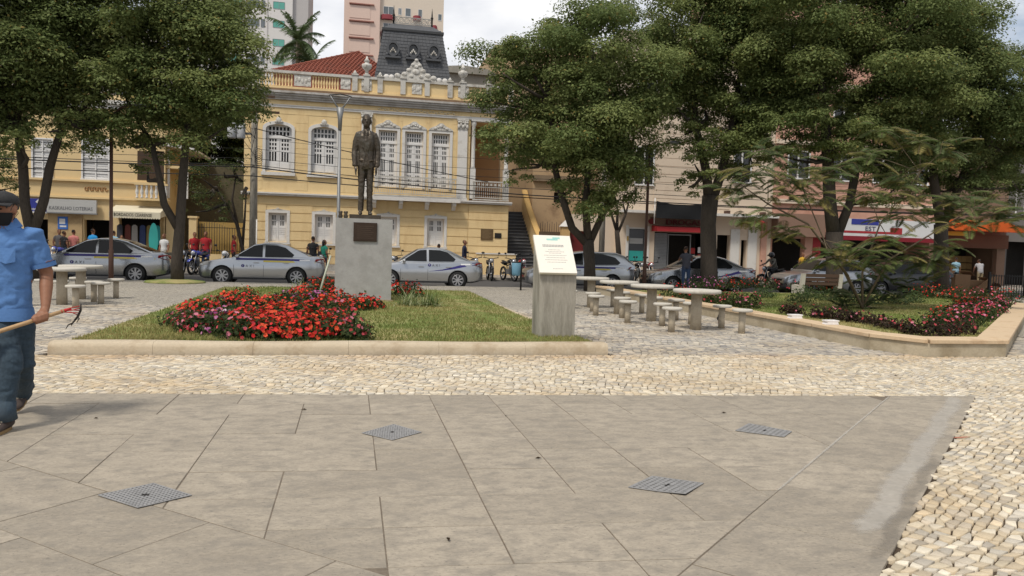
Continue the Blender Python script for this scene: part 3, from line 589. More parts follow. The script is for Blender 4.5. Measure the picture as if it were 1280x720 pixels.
# windows
def leaf_window(c, z0, z1, w, arch, y, rows_small, parent, kind):
    n = 3
    W = MB(); panes = []
    tr0 = z1-.62 if kind != 'g' else z1
    for s in (-1, 1):
        x0 = c+(0.03 if s > 0 else -w+.06); x1 = x0+w-.09
        px = [x0+.07+(x1-x0-.14)*i/n for i in range(n+1)]
        pw_ = (px[1]-px[0])*.62
        h = tr0-z0
        if kind == 'g': bands = [(.62, .78), (.8, .96)] if False else [(.56, .72), (.76, .92)]
        elif kind == 'sq': bands = [(.05, .11), (.14, .20), (.23, .29), (.34, .62), (.68, .76), (.80, .88), (.91, .97)]
        else: bands = [(.30, .58), (.64, .72), (.76, .84), (.88, .96)]
        for a, b in bands:
            for i in range(n): panes.append((px[i]+(px[1]-px[0]-pw_)/2, px[i]+(px[1]-px[0]+pw_)/2, z0+h*a, z0+h*b))
    if kind != 'g':
        for i in range(6):
            x = c-w+.1+(2*w-.2)*i/6
            for a, b in [(.12, .3), (.36, .54)]: panes.append((x+.03, x+(2*w-.2)/6-.03, tr0+a, tr0+b))
    xs = [c-w, c+w]+[v for p in panes for v in p[:2]]; zs = [z0, z1]+[v for p in panes for v in p[2:]]
    W.solid(xs, zs, lambda x, z: not any(p[0] < x < p[1] and p[2] < z < p[3] for p in panes), y+.16, y+.21)
    wo = W.build('window', WWOOD, parent, True)
    F_ = MB().box(c-.02, c+.02, y+.135, y+.159, z0, tr0)
    if kind != 'g': F_.box(c-w, c+w, y+.12, y+.159, tr0-.04, tr0+.05)
    for s in (-1, 1):
        for a, b in ((.04, .24),) if kind != 'sq' else (): F_.box(c+s*.08 if s > 0 else c-w+.1, c+w-.1 if s > 0 else c-.08, y+.145, y+.159, z0+(tr0-z0)*a, z0+(tr0-z0)*b)
    if kind == 'g': 
        for s in (-1, 1):
            for k in range(7): F_.box(c+s*w/2-w*.34, c+s*w/2+w*.34, y+.147, y+.159, z0+.1+k*.095, z0+.16+k*.095)
    F_.build('rail', WWOOD, wo)
    MB().box(c-w, c+w, y+.22, y+.23, z0, z1).build('glass', GLS, wo)
    S = MB(); t = .15
    if arch:
        po = []; pi = []; k = 12
        for i in range(k+1):
            a = math.pi*i/k; pi.append((c-w*math.cos(a), z1-.22+.24*math.sin(a))); po.append((c-(w+t)*math.cos(a), z1-.16+.34*math.sin(a)))
        pts_o = [(c-w-t, z0-.05)]+po+[(c+w+t, z0-.05)]; pts_i = [(c-w, z0-.05)]+pi+[(c+w, z0-.05)]
        for i in range(len(pts_o)-1):
            S.prism([pts_o[i], pts_o[i+1], pts_i[i+1], pts_i[i]], y-.07, y+.159)
    else:
        S.box(c-w-t, c-w-.001, y-.06, y+.159, z0-.02, z1); S.box(c+w+.001, c+w+t, y-.06, y+.159, z0-.02, z1); S.box(c-w-t, c+w+t, y-.06, y+.159, z1+.001, z1+.13)
    S.build('surround', WHT, wo)
    O = MB()
    if kind == 'arch':
        O.ball((c, y-.1, z1+.22), .14, .06, .17, 10, 6).ball((c-.12, y-.09, z1+.14), .09, .05, .07, 8, 5).ball((c+.12, y-.09, z1+.14), .09, .05, .07, 8, 5)
        MB().box(c-w-t-.05, c+w+t+.05, y-.14, y-.001, z0-.22, z0-.06).build('sill', WHT, wo)
    elif kind == 'sq':
        O.prism([(c-w-.18, z1+.14), (c+w+.18, z1+.14), (c+w+.1, z1+.24), (c+.25, z1+.38), (c+.08, z1+.52), (c-.08, z1+.52), (c-.25, z1+.38), (c-w-.1, z1+.24)], y-.09, y-.001)
        for x, z, r in [(0, .36, .12), (-.3, .24, .1), (.3, .24, .1), (-.15, .3, .07), (.15, .3, .07)]: O.ball((c+x, y-.09, z1+z), r, .04, r*.8, 8, 5)
    else:
        O.prism([(c-w-.17, z1+.132), (c+w+.17, z1+.132), (c+.1, z1+.2), (c, z1+.28), (c-.1, z1+.2)], y-.06, y-.001); MB().box(c-w-.18, c+w+.18, y-.1, y-.001, z0-.13, z0-.03).build('sill', WHT, wo)
    O.build('ornament', ORN, wo)
for (c, k), o in zip(UW, op_up): leaf_window(c, o[2], o[3], (o[1]-o[0])/2, k == 'arch', Y0, 3, yb, k)
for c, o in zip(GW, op_gr): leaf_window(c, o[2], o[3], .44, False, Y0, 2, yb, 'g')
# pilasters
for x in (.65, 5.6):
    m = MB().box(x-.25, x+.25, Y0-.12, Y0-.001, 4.02, 7.55).box(x-.3, x+.3, Y0-.16, Y0-.001, 3.88, 4.018); m.build('pilaster', WHT, yb, True)
    m = MB().box(x-.3, x+.3, Y0-.18, Y0-.001, 8.0, 8.115).box(x-.27, x+.27, Y0-.14, Y0-.001, 7.552, 7.998)
    for i in range(5): m.ball((x-.22+.11*i, Y0-.16, 7.7+.1*(i % 2)), .075, .05, .12, 8, 5); m.ball((x-.22+.11*i, Y0-.16, 7.92), .07, .05, .07, 8, 5)
    m.build('capital', ORN, yb, True)
# balconies
def balcony(x0, x1, y, z):
    MB().box(x0, x1, y-.02, Y0-.001, z-.06, z).build('balcony_floor', STN, yb, True)
    ra = MB().box(x0, x1, y, y+.06, z+.9, z+.96).box(x0, x1, y+.005, y+.055, z+.62, z+.65).box(x0, x1, y+.005, y+.055, z+.06, z+.10)
    ro = ra.build('balcony_rail', STN, yb, True)
    n = int((x1-x0)/.11); me = MB().box(-.011, .011, .015, .045, .1, .9).mesh('bar', STN)
    for i in range(n+1):
        o = put('bar', me, ro); o.location = (x0+.02+(x1-x0-.04)*i/n, y, z)
    k = MB()
    for i in range(int((x1-x0)/.22)): k.lathe([(.06, 0), (.06, .012)], (x0+.12+i*.22, y+.02, z+.775), 8, axis='y')
    tag(k.build('rosettes', STN, ro), kind='stuff')
balcony(1.05, 5.3, Y0-.55, 3.98)
balcony(6.2, 8.15, Y0-.12, 3.98)
MB().box(.9, 5.5, Y0-.62, Y0-.285, 3.70, 3.90).build('balcony_slab', WHT, yb, True)
for x in (1.1, 2.45, 3.8, 5.2): MB().prism([(Y0-.56, 3.698), (Y0-.002, 3.698), (Y0-.002, 3.3), (Y0-.15, 3.32), (Y0-.3, 3.5), (Y0-.5, 3.55)], x-.1, x+.1, 'x').build('bracket', WHT, yb, True)
# porch in the shade
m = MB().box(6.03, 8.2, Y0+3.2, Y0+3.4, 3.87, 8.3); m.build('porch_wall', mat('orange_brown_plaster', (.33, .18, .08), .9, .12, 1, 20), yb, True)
MB().box(6.03, 8.17, Y0+.02, Y0+3.19, 3.75, 3.869).build('porch_floor', STN, yb, True)
MB().box(6.03, 8.3, Y0-.02, Y0+3.3, 8.27, 8.49).build('porch_roof', YEL, yb, True)
for x in (6.2, 8.0): MB().box(x-.14, x+.14, Y0-.02, Y0+.26, 4.0, 5.6).lathe([(.13, 0), (.11, .1), (.10, 2.2), (.15, 2.3), (.15, 2.44)], (x, Y0+.12, 5.601), 12).build('porch_column', WHT, yb, True)
# plaques
pm = mat('bronze_plaque', (.14, .09, .045), .5, .2, 6, 40, metal=.4)
MB().box(6.71, 7.36, Y0-.09, Y0-.053, 1.83, 2.43).build('plaque', pm, yb, True)
m = MB()
for i in range(9): m.box(6.78, 7.28-.06*(i % 3), Y0-.094, Y0-.0905, 2.36-i*.055, 2.375-i*.055)
m.build('plaque_lines', mat('worn_plaque_lines', (.28, .2, .11), .6), yb, True)
MB().box(7.46, 7.82, Y0-.085, Y0-.053, 1.95, 2.22).build('plaque', DARK, yb, True)
# roofs
zb, zt = 9.3, 13.4
def frust(m, a, b, z0, z1):
    m.add([(a[0], a[2], z0), (a[1], a[2], z0), (a[1], a[3], z0), (a[0], a[3], z0), (b[0], b[2], z1), (b[1], b[2], z1), (b[1], b[3], z1), (b[0], b[3], z1)], [(0, 1, 5, 4), (1, 2, 6, 5), (2, 3, 7, 6), (3, 0, 4, 7), (4, 5, 6, 7), (3, 2, 1, 0)])
A = (.85, 5.55, 43.0, 47.2); Bq = (1.53, 4.82, 43.75, 46.4); Cq = (2.05, 4.3, 44.2, 46.0)
m = MB(); frust(m, A, Bq, zb, zt); rf = m.build('mansard_roof', SLATE, yb, True)
m = MB(); frust(m, Bq, Cq, zt+.12, 13.92); m.build('upper_roof', SLATE, rf)
MB().box(1.45, 4.9, 43.66, 46.5, zt-.02, zt+.118).build('roof_moulding', mat('dark_slate_trim', (.045, .047, .05), .7), rf)
# slates: each course of the front slope overlaps the one below
m = MB(); nr = 22
for j in range(nr):
    t0, t1 = j/nr, (j+1)/nr; xa, xb = A[0]+(Bq[0]-A[0])*t0, A[1]+(Bq[1]-A[1])*t0; k = int((xb-xa)/.2)
    yA, yB_ = A[2]+(Bq[2]-A[2])*t0, A[2]+(Bq[2]-A[2])*t1; z0_, z1_ = zb+(zt-zb)*t0, zb+(zt-zb)*t1
    for i in range(k):
        x0_ = xa+(xb-xa)*(i+.04+(.0 if j % 2 else .0))/k; x1_ = xa+(xb-xa)*(i+.96)/k; q = random.uniform(.012, .022)
        m.add([(x0_, yA-q-.008, z0_), (x1_, yA-q-.008, z0_), (x1_, yB_-.006, z1_), (x0_, yB_-.006, z1_), (x0_, yA, z0_), (x1_, yA, z0_)], [(0, 1, 2, 3), (4, 5, 1, 0)])
tag(m.build('slates', SLATE, rf), kind='stuff')
for x in (2.06, 3.18, 4.32):
    y = 43.45; d = MB(); po = [(x+.36*math.cos(a), 12.3+.42*math.sin(a)) for a in [math.pi*2*i/18 for i in range(18)]]; pi = [(x+.25*math.cos(a), 12.3+.30*math.sin(a)) for a in [math.pi*2*i/18 for i in range(18)]]
    for i in range(18): d.prism([po[i], po[(i+1) % 18], pi[(i+1) % 18], pi[i]], y-.22, y+.3)
    d.box(x-.42, x+.42, y-.26, y+.2, 11.78, 11.88)
    for s in (-1, 1): d.ball((x+s*.3, y-.1, 11.98), .12, .1, .12, 8, 5)
    dm = d.build('dormer', mat('zinc_dormer', (.075, .078, .085), .6, .15, 4, 30), rf)
    MB().prism(pi, y-.1, y-.08).build('glass', GLS, dm)
    e_ = MB()
    for i in range(5): e_.ball((x-.14+.07*i, y-.14, 12.12+.09*(2-abs(i-2))), .05, .03, .07, 6, 4)
    e_.build('scrollwork', STN, dm)
cr_ = MB()
for i in range(7):
    x = 2.2+i*.32
    k = [(x+.14*math.cos(a), 44.2, 14.13+.14*math.sin(a)) for a in [math.pi*2*j/12 for j in range(13)]]; cr_.tube(k, .022, 5)
    k = [(x+.07*math.cos(a), 44.2, 14.13+.07*math.sin(a)) for a in [math.pi*2*j/8 for j in range(9)]]; cr_.tube(k, .018, 5)
cr_.box(2.03, 4.32, 44.18, 44.22, 13.95, 13.99).box(2.03, 4.32, 44.18, 44.22, 14.29, 14.33)
cr_.build('roof_cresting', mat('pale_iron_cresting', (.3, .29, .27), .6), rf)
for x in (2.1, 4.26): MB().lathe([(.05, 0), (.05, .4), (.09, .45), (.05, .52), (.03, .75), (.008, 1.0)], (x, 44.2, 13.93), 8).build('finial', IRON, rf)
m = MB(); m.add([(-5.0, 44.5, 9.1), (.3, 44.5, 9.1), (.3, 52, 9.1), (-5, 52, 9.1)], [(0, 1, 2, 3)]); m.box(-5, 8, Y0+.3, 50.7, 8.96, 9.0); m.build('flat_roof', STN, yb, True)
# hipped tile roof behind the parapet
apx = Vector((.25, 48, 13.1)); L0 = Vector((-4.6, 45.2, 11.0)); R0 = Vector((2.6, 45.2, 11.0)); B0 = Vector((-4.6, 51, 11.0)); B1 = Vector((2.6, 51, 11.0))
m = MB().add([L0, R0, apx, B0, B1], [(0, 1, 2), (3, 0, 2), (4, 3, 2), (1, 4, 2)]); m.box(-4.4, 2.4, 45.4, 50.8, 9, 10.99); hr = m.build('tile_roof', RTILE, yb, True)
m = MB(); nrow = 17
for j in range(nrow):
    a = L0.lerp(apx, j/nrow); b = R0.lerp(apx, j/nrow); a2 = L0.lerp(apx, (j+1)/nrow); b2 = R0.lerp(apx, (j+1)/nrow)
    k = max(1, int((b-a).length/.22))
    for i in range(k):
        p0 = a.lerp(b, (i+.5)/k); w = (b-a).length/k*.42; p1 = p0.copy(); p1.y += (a2.y-a.y); p1.z += (a2.z-a.z)
        m.add([p0+Vector((-w, -.02, .01)), p0+Vector((0, -.05, .10)), p0+Vector((w, -.02, .01)), p1+Vector((w, 0, .005)), p1+Vector((0, 0, .06)), p1+Vector((-w, 0, .005))], [(0, 1, 4, 5), (1, 2, 3, 4), (0, 2, 1)], 0, False)
tag(m.build('roof_tiles', RTILE, hr), kind='stuff')
MB().tube([L0, apx], .09, 6).build('ridge', RTILE, hr)
# stair beside the building
sr = thing('side_staircase', (9.2, Y0, 0), 'steep dark stone staircase with curved yellow parapet beside the yellow building', 'staircase')
for i in range(19): MB().box(8.22, 9.95, Y0+.1+i*.24, Y0+.34+i*.24, 0 if i == 0 else (i)*.19-.12, (i+1)*.19-.03).build('step', mat('dark_stair_stone', (.06, .062, .068), .7, .2, 3, 30), sr, True)
for i in range(19): MB().box(8.2, 9.97, Y0+.06+i*.24, Y0+.335+i*.24, (i+1)*.19-.028, (i+1)*.19).build('tread', mat('worn_tread_edge', (.16, .16, .165), .7, .2, 3, 30), sr, True)
m = MB(); n = 14; pts = []
for i in range(n+1):
    t = i/n; x = 10.05+.55*(1-math.sin(t*math.pi/2)); y = Y0-.1+t*4.6; z = .95+3.9*(t**1.15)
    pts.append((x, y, z))
for i in range(n):
    (xa, ya, za), (xb, yb2, zb2) = pts[i], pts[i+1]; w = .13
    vs = [(xa-w, ya, 0), (xa+w, ya, 0), (xb+w, yb2, 0), (xb-w, yb2, 0), (xa-w, ya, za), (xa+w, ya, za), (xb+w, yb2, zb2), (xb-w, yb2, zb2)]
    m.add(vs, [(4, 5, 6, 7), (0, 1, 5, 4), (1, 2, 6, 5), (2, 3, 7, 6), (3, 0, 4, 7)])
m.build('parapet', YEL, sr, True)
m = MB().tube([(x, y, z+.05) for x, y, z in pts], [(.19, .07)]*len(pts), 8, side=(1, 0, 0)); m.build('handrail', mat('tan_handrail', (.55, .36, .14), .85, .1, 2, 20), sr, True)
# ================================================================== neighbours
def plain_window(parent, c, z0, z1, w, y, frame=WWOOD, glass=GLS, bars=2, shutters=False):
    m = MB().box(c-w-.07, c-w, y-.05, y+.1, z0, z1).box(c+w, c+w+.07, y-.05, y+.1, z0, z1).box(c-w-.07, c+w+.07, y-.05, y+.1, z1+.001, z1+.07).box(c-w-.1, c+w+.1, y-.09, y+.1, z0-.08, z0-.001)
    for i in range(1, bars): x = c-w+2*w*i/bars; m.box(x-.025, x+.025, y-.01, y+.1, z0, z1)
    if shutters:
        n = int((z1-z0)/.12)
        for i in range(n): m.box(c-w, c+w, y+.02+.03*(i % 2), y+.09, z0+(z1-z0)*i/n+.01, z0+(z1-z0)*(i+1)/n-.01)
    wo = m.build('window', frame, parent, True); MB().box(c-w, c+w, y+.102, y+.11, z0, z1).build('glass', glass, wo)
def block(name, x0, x1, z1, y, depth, mt, label, ops, t=.35, floor=.0):
    r = thing(name, ((x0+x1)/2, y, 0), label, 'building')
    m = MB(); holed(m, x0, x1, floor, z1, ops, y, y+t); m.box(x0, x0+.3, y+t, y+depth, floor, z1); m.box(x1-.3, x1, y+t, y+depth, floor, z1); m.box(x0, x1, y+depth, y+depth+.3, floor, z1); m.box(x0+.3, x1-.3, y+t, y+depth, z1-.3, z1-.01)
    m.build('wall', mt, r, True); return r
RED = mat('red_painted_metal', (.33, .025, .03), .55, .12, 2, 30); BLUE = mat('royal_blue_sign', (.03, .04, .25), .5, .1, 2, 30); SIGNW = mat('white_sign_panel', (.6, .6, .6), .5, .05, 2, 30)
SIGNG = mat('grey_sign_panel', (.42, .42, .41), .5, .05, 2, 30); TXTD = mat('dark_grey_letters', (.12, .12, .13), .6); TXTB = mat('black_letters', (.015, .015, .015), .6); TXTW = mat('white_letters', (.75, .75, .75), .6)
# ---- corner building with the lottery shop
lo = [(-14.8, -14.12, 0, 2.15), (-12.55, -11.35, 0, 2.2), (-11.0, -9.0, 0, 2.55), (-14.75, -13.95, 4.1, 5.9), (-12.6, -11.5, 4.15, 6.0), (-17.5, -15.6, 0, 2.2)]
lb = block('corner_building', -24, -8.95, 8.2, 40, 12, YELL, 'pale yellow two storey shop building with a lottery shop and an awning', lo)
plain_window(lb, -14.35, 4.1, 5.9, .4, 40, WWOOD, GLS, 2, True); plain_window(lb, -12.05, 4.15, 6.0, .55, 40, WWOOD, GLS, 2, True)
for z in (3.2, 4.0): MB().box(-24, -8.9, 39.86, 39.999, z, z+.09).build('string_course', YELL, lb, True)
MB().box(-24.1, -8.8, 39.7, 39.999, 7.7, 7.9).box(-24.1, -8.8, 39.8, 39.999, 7.5, 7.699).build('cornice', WHT, lb, True)
rel = MB()
for i in range(9): rel.tube([(-12.45+i*.11+.07*math.cos(a), 39.98, 3.67+.08*math.sin(a)*(1 if i % 2 else -1)) for a in [j*.5 for j in range(10)]], .022, 5)
rel.build('relief_scroll', mat('terracotta_relief', (.33, .17, .07), .9), lb, True)
bl2 = MB().lathe([(.07, 0), (.07, .06), (.035, .1), (.075, .24), (.08, .32), (.035, .5), (.06, .56), (.07, .62)], n=8).mesh('baluster', WHT)
MB().box(-10.2, -8.7, 39.4, 39.99, 3.2, 3.3).build('balcony_floor', YELL, lb, True)
MB().box(-10.2, -8.7, 39.4, 39.56, 3.93, 4.02).build('balcony_rail', YELL, lb, True)
for i in range(7): o = put('baluster', bl2, lb); o.location = (-10.08+i*.215-lb.location.x, 39.48-40, 3.305)
# porch of the upper floor on the corner
MB().box(-8.94, -7.9, 40.2, 44, 4.85, 4.98).build('veranda_floor', YELL, lb, True); MB().prism([(-9.3, 5.95), (-7.6, 5.75), (-7.6, 5.85), (-9.3, 6.15)], 39.9, 44.2).build('veranda_roof', WHT, lb, True)
for x in (-8.85, -8.0): MB().box(x-.05, x+.05, 40.25, 40.35, 3.4, 5.8).build('veranda_post', WHT, lb, True)
MB().box(-10.2, -9.0, 39.99, 39.996, 4.2, 5.6).build('upper_door', mat('dark_brown_door', (.06, .035, .02), .7), lb, True)  # thin dark brown panel before the wall for the upper door
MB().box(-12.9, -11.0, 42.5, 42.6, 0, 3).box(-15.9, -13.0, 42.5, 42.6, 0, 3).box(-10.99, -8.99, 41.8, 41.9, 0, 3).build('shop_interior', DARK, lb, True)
MB().box(-14.1, -12.62, 39.93, 39.999, .02, 2.45).build('stone_pillar', mat('tan_stone_cladding', (.42, .30, .16), .85, .12, 2, 25, dirt_or_shade=(.28, .18, .09)), lb, True)
s = thing('shop_sign', (-14.45, 39.75, 2.5), 'blue lottery sign with a small round white emblem', 'sign')
MB().box(-14.95, -14.09, 39.72, 39.85, 2.5, 3.1).build('panel', BLUE, s, True); MB().box(-14.95, -14.09, 39.715, 39.855, 2.42, 2.499).build('trim', SIGNW, s, True)
lettering('Loterias', .2, TXTW, s, (-14.88, 39.715, 2.55)); MB().prism([(-14.55, 2.95), (-14.38, 2.78), (-14.25, 2.9), (-14.3, 3.05), (-14.45, 3.06)], 39.708, 39.719).build('emblem', SIGNW, s, True)
s = thing('shop_sign', (-13.0, 39.75, 2.5), 'long grey sign with dark letters over the lottery shop', 'sign')
MB().box(-14.07, -11.93, 39.70, 39.85, 2.5, 3.12).build('panel', SIGNG, s, True); MB().box(-14.09, -11.9, 39.69, 39.86, 2.44, 2.499).build('trim', STEEL, s, True); lettering('KASKALHO LOTERIAS', .235, TXTD, s, (-13.98, 39.695, 2.62), sx=.82)
s = thing('poster', (-13.45, 39.92, 1.7), 'blue poster on the tan pillar of the lottery shop', 'poster')
MB().box(-13.67, -13.24, 39.905, 39.925, 1.7, 2.3).build('sheet', mat('blue_poster', (.04, .13, .42), .6), s, True); MB().box(-13.6, -13.35, 39.9, 39.904, 1.95, 2.2).box(-13.58, -13.3, 39.9, 39.904, 1.8, 1.88).build('print', SIGNW, s, True)
# awning
AWN = mat('cream_awning_canvas', (.60, .55, .42), .8, .08, 2, 30)
aw = thing('shop_awning', (-10, 39.3, 2.3), 'cream scalloped shop awning with dark lettering', 'awning')
m = MB(); n = 20; xs = [-11.15+2.25*i/n for i in range(n+1)]
m.add([(xs[0], 39.98, 2.95), (xs[-1], 39.98, 2.95), (xs[-1], 38.9, 2.62), (xs[0], 38.9, 2.62)], [(3, 2, 1, 0)])
for i in range(n): m.add([(xs[i], 38.9, 2.62), (xs[i+1], 38.9, 2.62), (xs[i+1], 38.9, 2.34), ((xs[i]+xs[i+1])/2, 38.9, 2.29), (xs[i], 38.9, 2.34)], [(0, 4, 3, 2, 1)])
for x in (xs[0], xs[-1]): m.add([(x, 39.98, 2.95), (x, 38.9, 2.62), (x, 38.9, 2.36), (x, 39.98, 2.5)], [(0, 1, 2, 3)])
m.build('canvas', AWN, aw, True); lettering('BORDADOS CEARENSE', .22, TXTB, aw, (-10.95, 38.893, 2.40), sx=.73); MB().tube([(-11.15, 38.92, 2.6), (-8.9, 38.92, 2.6)], .02, 6).build('rod', STEEL, aw, True)
hang = [((.03, .25, .25), 'teal'), ((.3, .28, .26), 'pale grey'), ((.16, .05, .04), 'rust red'), ((.2, .15, .06), 'mustard'), ((.05, .07, .16), 'blue'), ((.05, .05, .06), 'black')]
for i, (c, nm) in enumerate([hang[5], hang[2], hang[1], hang[4], hang[3], hang[0]]):
    x = -10.85+i*.33
    MB().prism([(x-.14, .9+.1*(i % 3)), (x+.14, .88+.1*(i % 3)), (x+.12, 1.95), (x+.04, 2.02), (x-.04, 2.02), (x-.12, 1.95)], 39.5+.1*(i % 2), 39.56+.1*(i % 2)).build('hanging_garment', mat('cloth_%d' % i, c, .9, .15, 6, 30))['label'] = nm+' garment hanging under the cream awning'
for o in [o for o in COL.objects if o.name.startswith('hanging_garment')]: tag(o, None, 'garment', 'garments hung out at the awning shop')
sb_ = thing('display_board', (-8.85, 37.4, 0), 'teal surfboard shaped display standing at the awning shop', 'display board')
MB().prism([(-8.85+.2*math.cos(a), 1.35+.75*math.sin(a)) for a in [math.pi*2*i/20 for i in range(20)]], 37.4, 37.45).box(-8.9, -8.8, 37.38, 37.47, 0, .65).build('board', mat('teal_board', (.04, .33, .30), .5), sb_, True)
# ---- garden gate between the two yellow buildings
gt = thing('garden_gate_wall', (-7, 40.1, 0), 'tan garden wall with iron gate bars beside the yellow building', 'gate')
for a, b in [(-8.9, -8.5), (-7.85, -7.5)]: MB().box(a, b, 40.0, 40.4, 0, 2.45).box(a-.05, b+.05, 39.95, 40.45, 2.451, 2.55).build('gate_post', YELL, gt, True)
MB().box(-7.49, -5.32, 40.05, 40.3, 0, .7).build('low_wall', YELL, gt, True); MB().box(-7.49, -5.32, 40.6, 40.66, .5, 2.3).build('backing_wall', mat('ochre_garden_wall', (.36, .24, .08), .9, .2, 1.5, 20), gt, True)
for i in range(18): MB().cyl((-7.4+i*.12, 40.15, .7), (-7.4+i*.12, 40.15, 2.15+.15*math.sin(i*.35)), .014, n=6).build('bar', IRON, gt, True)
for z in (.85, 2.0): MB().box(-7.48, -5.33, 40.13, 40.17, z, z+.03).build('gate_rail', IRON, gt, True)
sw = thing('garden_side_wall', (-6.5, 44, 0), 'dark garden wall behind the iron gate', 'wall'); MB().box(-8.9, -5.35, 44.4, 44.6, 0, 5.5).build('wall', mat('dark_garden_wall', (.10, .09, .06), .95, .3, 1, 10), sw, True)  # one dark, noisily varied colour over the whole wall
# ---- beige building beyond the stair
BEIGE = mat('stained_beige_plaster', (.42, .30, .18), .92, .1, .8, 20, dirt_or_shade=(.2, .13, .08), dscale=.9, dcut=(.52, .75), bump=.05)
CREAM = mat('cream_rendered_wall', (.62, .51, .40), .92, .07, .7, 30, dirt_or_shade=(.42, .31, .22), dscale=.8, dcut=(.55, .8))
PINK = mat('salmon_pink_plaster', (.52, .30, .225), .92, .09, .7, 20, dirt_or_shade=(.34, .17, .12), dscale=.8, dcut=(.5, .8))
bb = block('beige_building', 10.3, 15.2, 12.5, 43.5, 10, BEIGE, 'stained beige building with a ledge behind the curved stair', [(11.6, 12.35, 4.2, 4.8), (12.9, 13.9, 6.2, 8.0), (10.9, 11.9, 6.2, 8.0)])
MB().box(10.3, 15.2, 43.3, 43.499, 5.4, 5.75).build('ledge', mat('dirty_ledge', (.2, .15, .1), .95, .25, 2, 20), bb, True)
plain_window(bb, 13.4, 6.2, 8.0, .5, 43.6); plain_window(bb, 11.4, 6.2, 8.0, .5, 43.6); MB().box(11.6, 12.35, 43.7, 43.72, 4.2, 4.8).build('vent', DARK, bb, True)
cw = thing('cream_yard_wall', (12.6, 40, 0), 'cream yard wall with red door and gate post under a white cap', 'wall')
m = MB(); holed(m, 11.65, 14.3, 0, 3.4, [(11.7, 12.55, 0, 2.5)], 40.2, 40.45); m.build('wall', CREAM, cw, True)
MB().prism([(10.0, 0), (11.64, 0), (11.64, 2.4), (10.0, 2.4)], 40.25, 40.4).build('low_wall', mat('dark_stained_wall', (.10, .07, .045), .95, .3, 2, 10), cw, True)
for i in range(12): MB().cyl((10.05+i*.13, 40.32, 2.4), (10.05+i*.13, 40.32, 2.85+.1*(i % 2)), .012, n=5).build('spike', IRON, cw, True)
MB().box(11.15, 11.62, 39.95, 40.24, 0, 2.7).build('gate_post', mat('ochre_post', (.52, .34, .15), .9, .1, 2, 20), cw, True)
MB().add([(11.08, 39.88, 2.7), (11.69, 39.88, 2.7), (11.69, 40.3, 2.7), (11.08, 40.3, 2.7), (11.38, 40.1, 3.05)], [(0, 1, 4), (1, 2, 4), (2, 3, 4), (3, 0, 4), (3, 2, 1, 0)]).build('post_cap', WHT, cw, True)
MB().box(11.71, 12.54, 40.3, 40.34, .01, 2.49).build('door', mat('dark_red_door', (.12, .015, .015), .6, .15, 2, 30), cw, True)
MB().box(14.9, 15.0, 39.9, 39.999, 2.05, 2.3).build('sign_plate', mat('ochre_plate', (.3, .2, .06), .6), cw, True)
# ---- pharmacy building
dg = block('pharmacy_building', 14.3, 23.7, 13.5, 40.0, 12, CREAM, 'cream building with horizontal wall grooves and a pharmacy on the ground floor', [(15.0, 16.05, .9, 2.8), (16.55, 19.7, 0, 2.6), (20.35, 21.15, 0, 2.55), (21.85, 22.2, .2, 2.3), (15.3, 16.3, 5.2, 7.2), (18.2, 19.2, 9, 11), (21.2, 22.2, 5.6, 7.6), (21.2, 22.2, 9, 11), (15.3, 16.3, 9, 11)])
for c, z in [(15.8, 5.2), (18.7, 9), (21.7, 5.6), (21.7, 9), (15.8, 9)]: plain_window(dg, c, z, z+2, .5, 40)
for k in range(20): MB().box(16.4, 21.0, 39.975, 39.999, 4.02+k*.45, 4.02+k*.45+.42).build('wall_course', CREAM, dg, True)
MB().box(14.3, 23.7, 39.2, 39.995, 3.58, 3.72).build('canopy', WHT, dg, True)
m = MB()
for x in (20.6, 22.8): m.box(x-.12, x+.12, 39.3, 39.6, 3.721, 3.9)
m.build('floodlight', RUSTY, dg, True)
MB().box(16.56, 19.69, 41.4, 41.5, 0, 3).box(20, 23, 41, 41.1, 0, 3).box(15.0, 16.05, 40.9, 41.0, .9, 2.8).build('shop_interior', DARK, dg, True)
wn = MB().box(15.0, 15.06, 40.02, 40.1, .9, 2.8).box(15.99, 16.05, 40.02, 40.1, .9, 2.8).box(15.06, 15.99, 40.02, 40.1, 2.72, 2.8).build('shop_window', WWOOD, dg, True)
MB().box(15.06, 15.99, 40.12, 40.13, .9, 2.7).build('glass', GLS, wn); MB().box(15.1, 15.95, 40.1, 40.118, .95, 1.5).build('window_poster', mat('teal_poster', (.03, .3, .28), .6), wn); MB().box(15.12, 15.9, 40.1, 40.118, 1.9, 2.2).build('window_poster', SIGNG, wn)
for x0 in (14.86, 16.1): MB().box(x0, x0+.14, 39.95, 39.999, .02, 2.9).build('white_jamb', WHT, dg, True)
sh = MB()
for i in range(30): sh.box(16.6, 17.35, 40.06+.02*(i % 2), 40.12, .05+i*.083, .05+i*.083+.075)
sh.build('roller_shutter', STEEL, dg, True)
dr = MB().box(17.4, 17.46, 40.1, 40.2, 0, 2.5).box(18.75, 18.8, 40.1, 40.2, 0, 2.5).box(17.46, 18.75, 40.1, 40.2, 2.44, 2.5).build('shop_door', STEEL, dg, True)
for k, (x, z) in enumerate([(18.95, 1.6), (18.95, 1.2), (19.4, 1.65), (19.4, 1.25), (19.05, .8)]): MB().box(x-.14, x+.14, 40.15, 40.16, z-.16, z+.16).build('notice', SIGNW if k % 3 else mat('red_notice', (.35, .03, .03), .6), dr)
for x0 in (21.16, 22.25): MB().box(x0, x0+.55, 39.93, 39.999, .02, 2.9).build('white_pilaster', WHT, dg, True)
MB().box(23.05, 23.4, 39.9, 39.998, .02, 3.4).build('pink_pilaster', PINK, dg, True)
